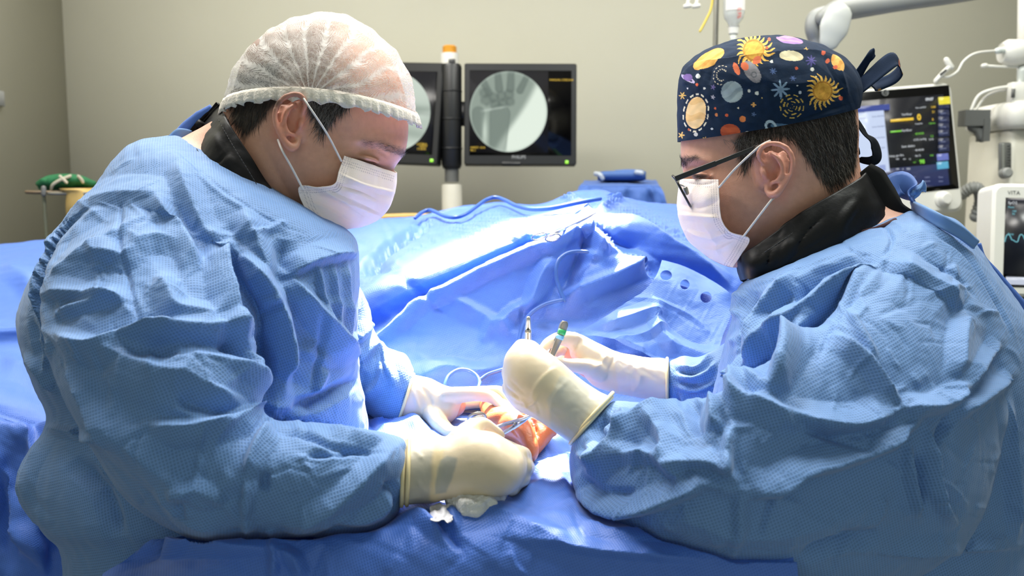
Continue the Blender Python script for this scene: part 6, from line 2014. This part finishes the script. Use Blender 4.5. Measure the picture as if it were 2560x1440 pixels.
m_.lathe([(0, 0), (pxv(21, D2), 0), (pxv(21, D2), .004), (pxv(17, D2), .006), (pxv(15, D2), .018), (pxv(12, D2), .021), (0, .021)], kc, pl.ax, n=32); m_.build('dial_knob', M_WHITE, hous, sharp=35)

m_ = MB(); m_.box(P(2435, 296, D2 + .06), (pxv(64, D2), .04, pxv(40, D2))).box(P(2458, 326, D2 + .06), (pxv(16, D2), .04, pxv(56, D2)))
m_.tube(PV([(2430, 318, D2 + .06), (2444, 326, D2 + .06), (2454, 345, D2 + .06)]), .012, n=10); m_.build('monitor_bracket', M_DKGREY, machine, sharp=35)
m_ = MB(); m_.rbox((P(2461, 296, D2 + .12) + P(2660, 296, D2 + .12)) / 2, (pxv(205, D2), .26, pxv(68, D2)), .03); m_.build('column_head', M_WHITE, machine)
m_ = MB(); ct, cb_ = P(2555, 330, D2 + .14), P(2555, 330, D2 + .14).copy(); cb_[2] = .12
m_.rbox((P(2508, 330, D2 + .14) * [1, 1, 0] + [0, 0, (ct[2] + .12) / 2]), (pxv(84, D2), .22, ct[2] - .12), .02); m_.build('column', M_IVORY, machine)
m_ = MB(); m_.rbox((P(2605, 330, D2 + .16) * [1, 1, 0] + [0, 0, (ct[2] + .12) / 2]), (pxv(112, D2), .22, ct[2] - .12), .01); m_.build('side_panel', M_DKGREY, machine)
cp = Plane((2470, 330, D2 + .028), (2550, 330, D2 + .028), (2470, 700, D2 + .028))
m_ = MB(); cp.slab(m_, 2497, 356, 2528, 432, .002, .006, .006); ft = m_.build('flow_tube', M_DKGREY, machine)
m_ = MB(); m_.tube([cp.at(2508, 362, .006), cp.at(2508, 424, .006)], pxv(4.5, D2), n=12, smooth=False); m_.build('glass_tube', plain('tube_glass', (120, 122, 116), .15), ft)
m_ = MB()
for i in range(9): cp.slab(m_, 2517, 365 + i * 7, 2523 + (2 if i % 2 else 0), 366.4 + i * 7, .0035, .002, 0)
m_.build('scale_marks', M_BLACKP, ft, smooth=False)
m_ = MB(); m_.lathe([(0, 0), (pxv(14, D2), 0), (pxv(13, D2), .02), (pxv(9, D2), .024), (0, .024)], cp.at(2509, 434), cp.ax, n=28); m_.build('flow_knob', M_GREYP, ft, sharp=35)
m_ = MB(); bx = P(2555, 1400, D2 + .2); m_.rbox([bx[0] + .08, bx[1] + .05, .35], (.55, .5, .56), .03); m_.build('machine_body', M_IVORY, machine)
# fittings above the column
m_ = MB(); m_.tube(PV([(2560, 262, D2 + .1), (2562, 100, D2 + .1), (2564, -60, D2 + .1)]), pxv(18, D2), n=20, smooth=False); m_.build('gas_pole', M_WHITE, machine)
m_ = MB(); m_.lathe([(0, -.03), (pxv(30, D2), -.03), (pxv(33, D2), -.01), (pxv(33, D2), .02), (pxv(24, D2), .035), (0, .035)], P(2536, 132, D2 + .04), [UP, FW, -RT], n=28); m_.build('valve_housing', M_WHITE, machine, sharp=35)
m_ = MB(); m_.tube(PV([(2560, 165, D2 + .05), (2510, 167, D2 + .04), (2464, 165, D2 + .04)]), [pxv(6, D2), pxv(3.5, D2), pxv(4, D2)], n=12).tube(PV([(2464, 164, D2 + .04), (2458, 165, D2 + .04)]), pxv(6, D2), n=12, smooth=False); m_.build('release_lever', M_WHITE, machine)
m_ = MB(); m_.tube(PV([(2556, 178, D2 + .04), (2552, 205, D2 + .04), (2548, 232, D2 + .04)]), [pxv(13, D2), pxv(10, D2), pxv(15, D2)], n=16); m_.build('breathing_filter', plain('clear_plastic', (196, 200, 196), .2, spec=.7), machine)
m_ = MB(); m_.rbox(P(2545, 233, D2 + .02), (pxv(44, D2), .03, pxv(52, D2)), .004); lb = m_.build('sampling_block', M_WHITE, machine)
m_ = MB(); m_.box(P(2533, 233, D2 + .002), (pxv(8, D2), .004, pxv(22, D2))); m_.build('printed_label', M_DKGREY, lb, smooth=False)
m_ = MB(); m_.tube(PV([(2426, 280, D2 + .05), (2446, 240, D2 + .04), (2480, 224, D2 + .03), (2524, 216, D2 + .03)]), pxv(4, D2), n=10); m_.build('breathing_line', M_WHITE, machine)
m_ = MB(); m_.tube(PV([(2436, 280, D2 + .06), (2462, 244, D2 + .05), (2494, 228, D2 + .04), (2524, 226, D2 + .04)]), pxv(3.2, D2), n=10); m_.build('breathing_line', M_WHITE, machine)
# gas sampling line with its clip on top of the monitor
sl = thing('sampling_line', 'thin white gas sampling line ending in a clip on top of the large monitor', 'tube', tuple(P(2354, 202, D2 - .02)))
m_ = MB(); m_.tube(PV([(2516, 125, D2 + .03), (2490, 127, D2 + .02), (2440, 133, D2 + .0), (2410, 152, D2), (2394, 178, D2), (2372, 192, D2), (2356, 192, D2)]), pxv(3, D2), n=8); m_.build('line_tube', M_WHITE, sl)
m_ = MB(); m_.tube(PV([(2516, 125, D2 + .03), (2494, 127, D2 + .02)]), pxv(8, D2), n=12, smooth=False); m_.build('line_plug', plain('pale_plastic', (206, 212, 208), .35), sl)
m_ = MB(); m_.tube(PV([(2340, 202, D2 - .01), (2358, 182, D2 - .01), (2376, 165, D2 - .01)]), pxv(6, D2), n=12).tube(PV([(2366, 150, D2 - .01), (2378, 168, D2 - .01)]), pxv(7, D2), n=12, smooth=False); m_.build('line_clip', M_WHITE, sl)
m_ = MB(); m_.tube(PV([(2352, 186, D2 - .03), (2364, 176, D2 - .03)]), pxv(3, D2), n=8, smooth=False); m_.build('clip_mark', M_BLACKP, sl)
# corrugated hose below the bracket
m_ = MB(); hp = cr(np.array([(2404, 486, D2 + .1), (2428, 470, D2 + .08), (2446, 474, D2 + .08), (2452, 500, D2 + .1), (2440, 540, D2 + .12)], float), 16)
V_, f_ = tube_geo(PV(hp), pxv(15, D2) * (1 + .10 * np.sin(np.arange(len(hp)) * 1.6)), 18, True); m_.add(V_, f_)
tag(m_.build('breathing_hose', M_GREYP), 'grey corrugated hose bend between the large monitor and the white column', 'hose')

# ---- small bedside monitor at the right edge
D3 = 1.95
pl = Plane((2486, 458, D3), (2700, 462, D3 - .02), (2474, 750, D3))
bm = thing('bedside_monitor', 'small white bedside monitor with a black trace screen at the right edge of the photo', 'monitor', tuple(P(2580, 745, D3)))
m_ = MB(); pl.slab(m_, 2484, 458, 2700, 746, 0, .09, .016); hs = m_.build('housing', M_WHITE, bm, sharp=35)
m_ = MB(); pl.slab(m_, 2514, 494, 2680, 722, .001, .003, 0); m_.build('bezel', M_BLACKG, bm, smooth=False)
m_ = MB(); pl.slab(m_, 2516, 496, 2678, 690, .002, .002, 0); sc_ = m_.build('screen', glow('black_screen', (14, 20, 30), .5), bm, smooth=False)
m_ = MB(); pl.slab(m_, 2514, 692, 2680, 716, .002, .002, 0); m_.build('button_strip', glow('pale_strip', (214, 222, 240), .8), bm, smooth=False)
m_ = MB(); pl.slab(m_, 2518, 500, 2680, 503, .003, .001, 0); m_.build('status_bar', glow('bar_blue', (60, 64, 110), .8), sc_, smooth=False)
text_mesh('VITA', pl.px(14, 2519, 482), pl.at(2519, 482, .0006), pl.ax, M_DKGREY, 'maker_lettering', hs, 'LEFT', .0002)
words(pl, [('SpO2', 2520, 507, 7)], G_WHT, 'screen_lettering', sc_, .0035); words(pl, [('Pletis', 2520, 518, 5), ('100', 2530, 528, 5), ('90', 2530, 535, 5), ('Resp', 2520, 585, 5)], G_CYN, 'screen_lettering', sc_, .0035)
m_ = MB(); tr_ = [pl.at(2512 + i * 2.2, 600 - (14 * max(0, math.sin(i * .42)) ** .6 - 5 * max(0, math.sin(i * .42 + 2.2))), .0035) for i in range(60)]
m_.tube(np.array(tr_), pxv(1.0, D3), n=6, smooth=False); m_.build('trace_line', G_CYN, sc_)
m_ = MB(); m_.tube([pl.at(2555, 760, -.04), pl.at(2555, 760, -.04) * [1, 1, 0] + [0, 0, .06]], .02, n=16, smooth=False); m_.build('stand_pole', M_GREYP, bm)
m_ = MB(); pb = pl.at(2555, 760, -.04); m_.lathe([(0, 0), (.22, 0), (.22, .03), (.05, .06), (0, .06)], [pb[0], pb[1], 0], n=32); m_.build('stand_base', M_GREYP, bm)
m_ = MB(); m_.tube(PV([(2445, 580, D3 + .1), (2470, 548, D3 + .08), (2492, 530, D3 + .06)]), pxv(3, D3), n=8); tag(m_.build('sensor_cable', M_WHITE), 'short white cable rising to the small bedside monitor', 'cable')
m_ = MB(); m_.tube(PV([(2446, 598, D3 + .12), (2476, 596, D3 + .10)]), pxv(8, D3), n=14, smooth=False); m_.build('side_knob', M_GREYP, bm)

# ---- surgical light arm overhead
D4 = 2.2
ar = thing('surgical_light_arm', 'grey jointed arm of a ceiling lamp reaching in from the top right corner', 'lamp arm', tuple(P(2600, -300, D4)))
m_ = MB(); m_.tube(PV([(2060, 44, D4), (2100, 26, D4), (2170, 14, D4), (2260, 2, D4), (2400, -18, D4 + .02), (2640, -60, D4 + .05)]), [pxv(22, D4), pxv(28, D4), pxv(27, D4), pxv(24, D4), pxv(24, D4), pxv(24, D4)], n=24); m_.build('arm_beam', M_GREYP, ar)
m_ = MB(); m_.tube(PV([(2062, 30, D4 + .02), (2036, 42, D4 + .02), (2030, 70, D4 + .02), (2040, 100, D4 + .03), (2052, 140, D4 + .03)]), [pxv(16, D4), pxv(17, D4), pxv(18, D4), pxv(19, D4), pxv(20, D4)], n=20); m_.build('arm_elbow', M_GREYP, ar)
m_ = MB()
Vd, fd = chain([(2096, 40, D4 - .05, 34), (2084, 72, D4 - .05, 36), (2074, 100, D4 - .05, 26)], n=28, m=8, flat=(FW, .35)); m_.add(Vd, fd)
m_.build('joint_cover', plain('light_grey_plastic', (176, 178, 174), .4), ar)
m_ = MB(); m_.tube(PV([(2640, -60, D4 + .05), (2660, -400, D4 + .05), (2660, -1000, D4 + .05)]), .04, n=20, smooth=False); m_.build('ceiling_drop', M_GREYP, ar)

# ---- infusion pole and bottle
ip = thing('infusion_pole', 'thin steel infusion pole rising out of the top of the photo behind the planet cap', 'infusion pole', tuple(P(1788, 1500, 2.5) * [1, 1, 0]))
b0 = P(1788, 130, 2.5)
m_ = MB(); m_.tube([[b0[0], b0[1], .04], [b0[0], b0[1], 2.2]], pxv(6.5, 2.5), n=16, smooth=False); m_.build('pole_tube', M_STEELD, ip)
m_ = MB(); top_ = 2.2; m_.tube([[b0[0] - .12, b0[1], top_ - .06], [b0[0] - .11, b0[1], top_ - .09], [b0[0], b0[1], top_], [b0[0] + .11, b0[1], top_ - .09], [b0[0] + .12, b0[1], top_ - .06]], .005, n=10); m_.build('pole_hooks', M_STEELD, ip)
m_ = MB()
for k in range(5):
    a = k * 2 * math.pi / 5; m_.tube([[b0[0], b0[1], .07], [b0[0] + .25 * math.cos(a), b0[1] + .25 * math.sin(a), .03]], .012, n=10, smooth=False)
m_.build('pole_base', M_STEELD, ip)
ib = thing('infusion_bottle', 'clear plastic infusion bottle with red print hanging neck down beside the steel pole', 'bottle', tuple(P(1834, 60, 2.42)))
bo = P(1834, 60, 2.42); s_ = pxv(1, 2.42); zb_ = lambda y: (60 - y) * s_
tm = NT('clear_bottle'); tm.b.inputs['Base Color'].default_value = (.84, .86, .84, 1); tm.b.inputs['Roughness'].default_value = .12; tm.b.inputs['Transmission Weight'].default_value = .55; tm.b.inputs['IOR'].default_value = 1.2
m_ = MB(); m_.lathe([(0, zb_(66)), (11 * s_, zb_(66)), (14 * s_, zb_(58)), (23 * s_, zb_(46)), (26 * s_, zb_(34)), (27 * s_, zb_(-90)), (20 * s_, zb_(-110)), (0, zb_(-112))], bo, n=32); m_.build('bottle_body', tm.m, ib)
m_ = MB(); m_.lathe([(0, zb_(84)), (12 * s_, zb_(84)), (13 * s_, zb_(68)), (15 * s_, zb_(66)), (0, zb_(64))], bo, n=24); m_.build('bottle_cap', M_WHITE, ib, sharp=35)
m_ = MB(); m_.lathe([(0, zb_(112)), (7 * s_, zb_(112)), (9 * s_, zb_(84)), (0, zb_(84))], bo, n=20); m_.build('drip_chamber', plain('chamber_plastic', (206, 208, 200), .25), ib)
lbp = []
for i in range(13):
    a = math.radians(-150 + 10 * i)
    for z in (zb_(30), zb_(-30)): lbp.append(bo + [27.6 * s_ * math.cos(a), 27.6 * s_ * math.sin(a), z])
link('bottle_label', np.array(lbp), np.array([[2 * i, 2 * i + 2, 2 * i + 3, 2 * i + 1] for i in range(12)]), plain('label_paper', (226, 222, 216), .6), ib)
text_mesh('0,9%', 14 * s_, bo + np.array([6 * s_, -29 * s_, 34 * s_]), [np.array([0, 0, -1.0]), np.array([1.0, 0, 0]), np.array([0, -1.0, 0])], plain('red_print', (196, 48, 40), .6), 'label_lettering', ib, 'LEFT')
yt = MB().tube(PV([(1784, -30, 2.45), (1778, 20, 2.45), (1764, 52, 2.45), (1750, 78, 2.45)]), pxv(3, 2.45), n=8).build('yellow_tube', plain('yellow_tubing', (216, 190, 70), .4))
tag(yt, 'thin yellow tube hanging from above left of the steel infusion pole', 'tube')
for i, x in enumerate((1721, 1743)):
    hk = thing('hanging_hook', ('left' if i == 0 else 'right') + ' one of two small white hooks at the top edge of the wall', 'hook', tuple(P(x, -40, 2.8)), 'small white hooks at the top edge')
    MB().tube(PV([(x, -60, 2.8), (x, -8, 2.8), (x - 2, 8, 2.8), (x - 7, 16, 2.79)]), pxv(4, 2.8), n=10).build('hook_stem', M_WHITE, hk)
    MB().tube(PV([(x - 9, 16, 2.79), (x + 4, 14, 2.79)]), pxv(5, 2.8), n=10, smooth=False).build('hook_tip', M_WHITE, hk)

# ---- draped instrument table with a wrapped pack
D5 = 2.65
RW = [[(1300, 700), (1400, 700), (1480, 700), (1560, 700), (1640, 700), (1720, 700), (1800, 700)]]
rows = []
for y, x0, x1, dd in ((1100, 1420, 1700, .0), (760, 1426, 1692, .0), (560, 1432, 1676, .0), (500, 1438, 1664, .0), (470, 1446, 1654, .005), (462, 1452, 1648, .03), (456, 1458, 1644, .20), (453, 1462, 1640, .36), (470, 1462, 1640, .40), (620, 1450, 1650, .42), (1000, 1440, 1660, .43)):
    rows.append([(x0 + (x1 - x0) * t, y + (4 * math.sin(t * 17) if y > 480 and dd < .1 else 0), D5 + dd + (.012 * math.sin(t * 23) if y > 480 else 0)) for t in np.linspace(0, 1, 8)])
V, fs, _ = sheet(rows, m=8, n=110)
V = drape_relief(V, fs, [([(1470, 465), (1462, 500), (1450, 560)], 14, 10, 10), ([(1620, 462), (1640, 500), (1650, 560)], 14, 10, 10), ([(1560, 466), (1552, 520)], 10, 14, 14)], 71, .008, .002)
it_ = link('table_cover', V, fs, M_DRAPE2, box_uv=True)
tag(it_, 'navy blue cover draped over the instrument table behind the towel forceps', 'table cover')
tb = thing('instrument_table', 'instrument table hidden under the navy blue cover', 'table', tuple(P(1552, 1300, D5 + .2) * [1, 1, 0]))
tz = float(P(1552, 464, D5 + .2)[2]) - .045; tcx = P(1552, 470, D5 + .22)
m_ = MB(); m_.box([tcx[0], tcx[1], tz], (.20, .30, .02)); m_.build('table_top', M_STEELD, tb, smooth=False)
for sx in (-.09, .09):
    for sy in (-.13, .13):
        MB().tube([[tcx[0] + sx, tcx[1] + sy, .0], [tcx[0] + sx, tcx[1] + sy, tz]], .012, n=12, smooth=False).build('leg', M_STEELD, tb)
pk = thing('instrument_pack', 'blue wrapped instrument pack with taped ends lying on the navy table cover', 'instrument pack', tuple(P(1552, 455, D5 + .2)))
m_ = MB(); Vp, fp = ring_geo([(1494, 434, 1494, 450, D5 + .16, .03), (1510, 430, 1510, 453, D5 + .16, .05), (1560, 429, 1560, 454, D5 + .16, .055), (1600, 428, 1600, 452, D5 + .16, .05), (1615, 430, 1615, 448, D5 + .16, .03)], m=5, n=28, power=.7)
m_.add(Vp, fp); m_.build('wrapped_bundle', plain('blue_wrap', (66, 100, 160), .6, noise=.1, bump=.4, nscale=90), pk)
m_ = MB(); Vp, fp = ring_geo([(1536, 427, 1536, 440, D5 + .15, .03), (1570, 425, 1570, 440, D5 + .15, .04), (1608, 426, 1608, 438, D5 + .15, .03)], m=5, n=24, power=.7); m_.add(Vp, fp); m_.build('top_bundle', plain('blue_wrap_light', (70, 106, 170), .5, bump=.4, nscale=90), pk)
M_STAPE = plain('silver_tape', (170, 178, 190), .35)
MB().tube(PV([(1489, 434, D5 + .12), (1500, 437, D5 + .105), (1506, 446, D5 + .105)]), pxv(6, D5), n=10).build('tape_end', M_STAPE, pk)
MB().tube(PV([(1592, 431, D5 + .105), (1604, 433, D5 + .105)]), pxv(7, D5), n=10, smooth=False).build('tape_end', M_STAPE, pk)

# ---- tan headboard just above the drape
m_ = MB(); m_.tube(PV([(905, 560, 2.5), (940, 546, 2.5), (990, 542, 2.5), (1050, 541, 2.5), (1100, 545, 2.5), (1130, 560, 2.5)]), [pxv(8, 2.5)] * 6, n=16)
V_, f_ = ring_geo([(930, 548, 930, 1560, 2.5, .03), (1020, 541, 1020, 1560, 2.5, .035), (1110, 548, 1110, 1560, 2.5, .03)], m=6, n=30, power=.4); m_.add(V_, f_)
tag(m_.build('headboard', M_TAN), 'tan padded board showing just above the drape behind the left surgeon', 'board')

# ---- mayo stand with a green bundle and a tan arm pad, far left
D6 = 2.35
ms = thing('mayo_stand', 'thin steel stand with a flat bar on one post at the far left wall', 'stand', tuple(P(110, 1500, D6) * [1, 1, 0]))
pb = P(109, 480, D6)
m_ = MB(); m_.tube([[pb[0] + .012, pb[1], .02], [pb[0], pb[1], pb[2]]], pxv(4.5, D6), n=14, smooth=False); m_.build('stand_post', plain('olive_steel', (104, 106, 88), .4, metal=.3), ms)
m_ = MB(); m_.tube(PV([(66, 480, D6), (96, 481, D6), (170, 481, D6 + .02), (320, 484, D6 + .05)]), pxv(4.5, D6), n=12); m_.build('stand_bar', plain('bronze_steel', (112, 96, 76), .4, metal=.3), ms)
m_ = MB(); m_.tube(PV([(109, 486, D6 - .012), (109, 470, D6 - .012)]), pxv(6, D6), n=12, smooth=False); m_.build('bar_clamp', M_DKGREY, ms)
m_ = MB(); m_.tube([[pb[0] - .25, pb[1], .03], [pb[0] + .3, pb[1], .03]], .015, n=12, smooth=False).tube([[pb[0] + .012, pb[1] - .2, .03], [pb[0] + .012, pb[1] + .2, .03]], .015, n=12, smooth=False); m_.build('stand_foot', M_STEELD, ms)
m_ = MB(); trc = P(200, 480, D6 + .03); m_.rbox(trc + np.array([.03, .06, -.004]), (pxv(190, D6), .22, .008), .02); m_.build('tray', M_STEELD, ms)
gb = thing('folded_bundle', 'folded green cloth bundle tied with pale straps, on the steel stand at far left', 'bundle', tuple(P(165, 474, D6 + .06)))
Vg, fg = fuse([ring_geo([(98, 450, 98, 472, D6 + .05, .03), (115, 445, 115, 476, D6 + .06, .06), (160, 437, 160, 476, D6 + .07, .08), (205, 443, 205, 475, D6 + .08, .07), (240, 456, 240, 474, D6 + .08, .04)], m=5, n=36, power=.8),
               chain([(98, 458, D6 + .03, 10), (112, 456, D6 + .02, 11), (125, 450, D6 + .03, 9)])], .004, 3)
Ng = normals(Vg, fg); Vg = crumple(Vg, Ng, .006, .06, 77, 2, 4)
link('cloth', Vg, fg, M_GREEN, gb)
for pts in ([(128, 474), (132, 462), (150, 450), (175, 440)], [(150, 441), (160, 450), (166, 456)], [(196, 441), (203, 448), (207, 455)]):
    mb_ = MB(); mb_.tube(on_surf(Vg, pts, .002, 8), pxv(4, D6), n=8, flat=(FW, .4)); mb_.build('strap', M_STRAP, gb)
ap = MB(); V_, f_ = ring_geo([(158, 471, 230, 470, D6 + .02, .05), (164, 476, 232, 476, D6 + .02, .05), (175, 484, 236, 484, D6 + .02, .045), (172, 516, 240, 530, D6 + .02, .04), (170, 540, 240, 560, D6 + .02, .03)], m=6, n=30, power=.7); ap.add(V_, f_)
tag(ap.build('arm_pad', M_TAN), 'tan arm pad under the green bundle at far left', 'arm pad')
so = MB(); wl = P(-2, 244, 2.88); so.rbox([LX + .008, wl[1], wl[2]], (.016, .09, .05), .004); tag(so.build('wall_socket', M_GREYP), 'small grey socket plate on the left wall at the photo edge', 'wall socket')
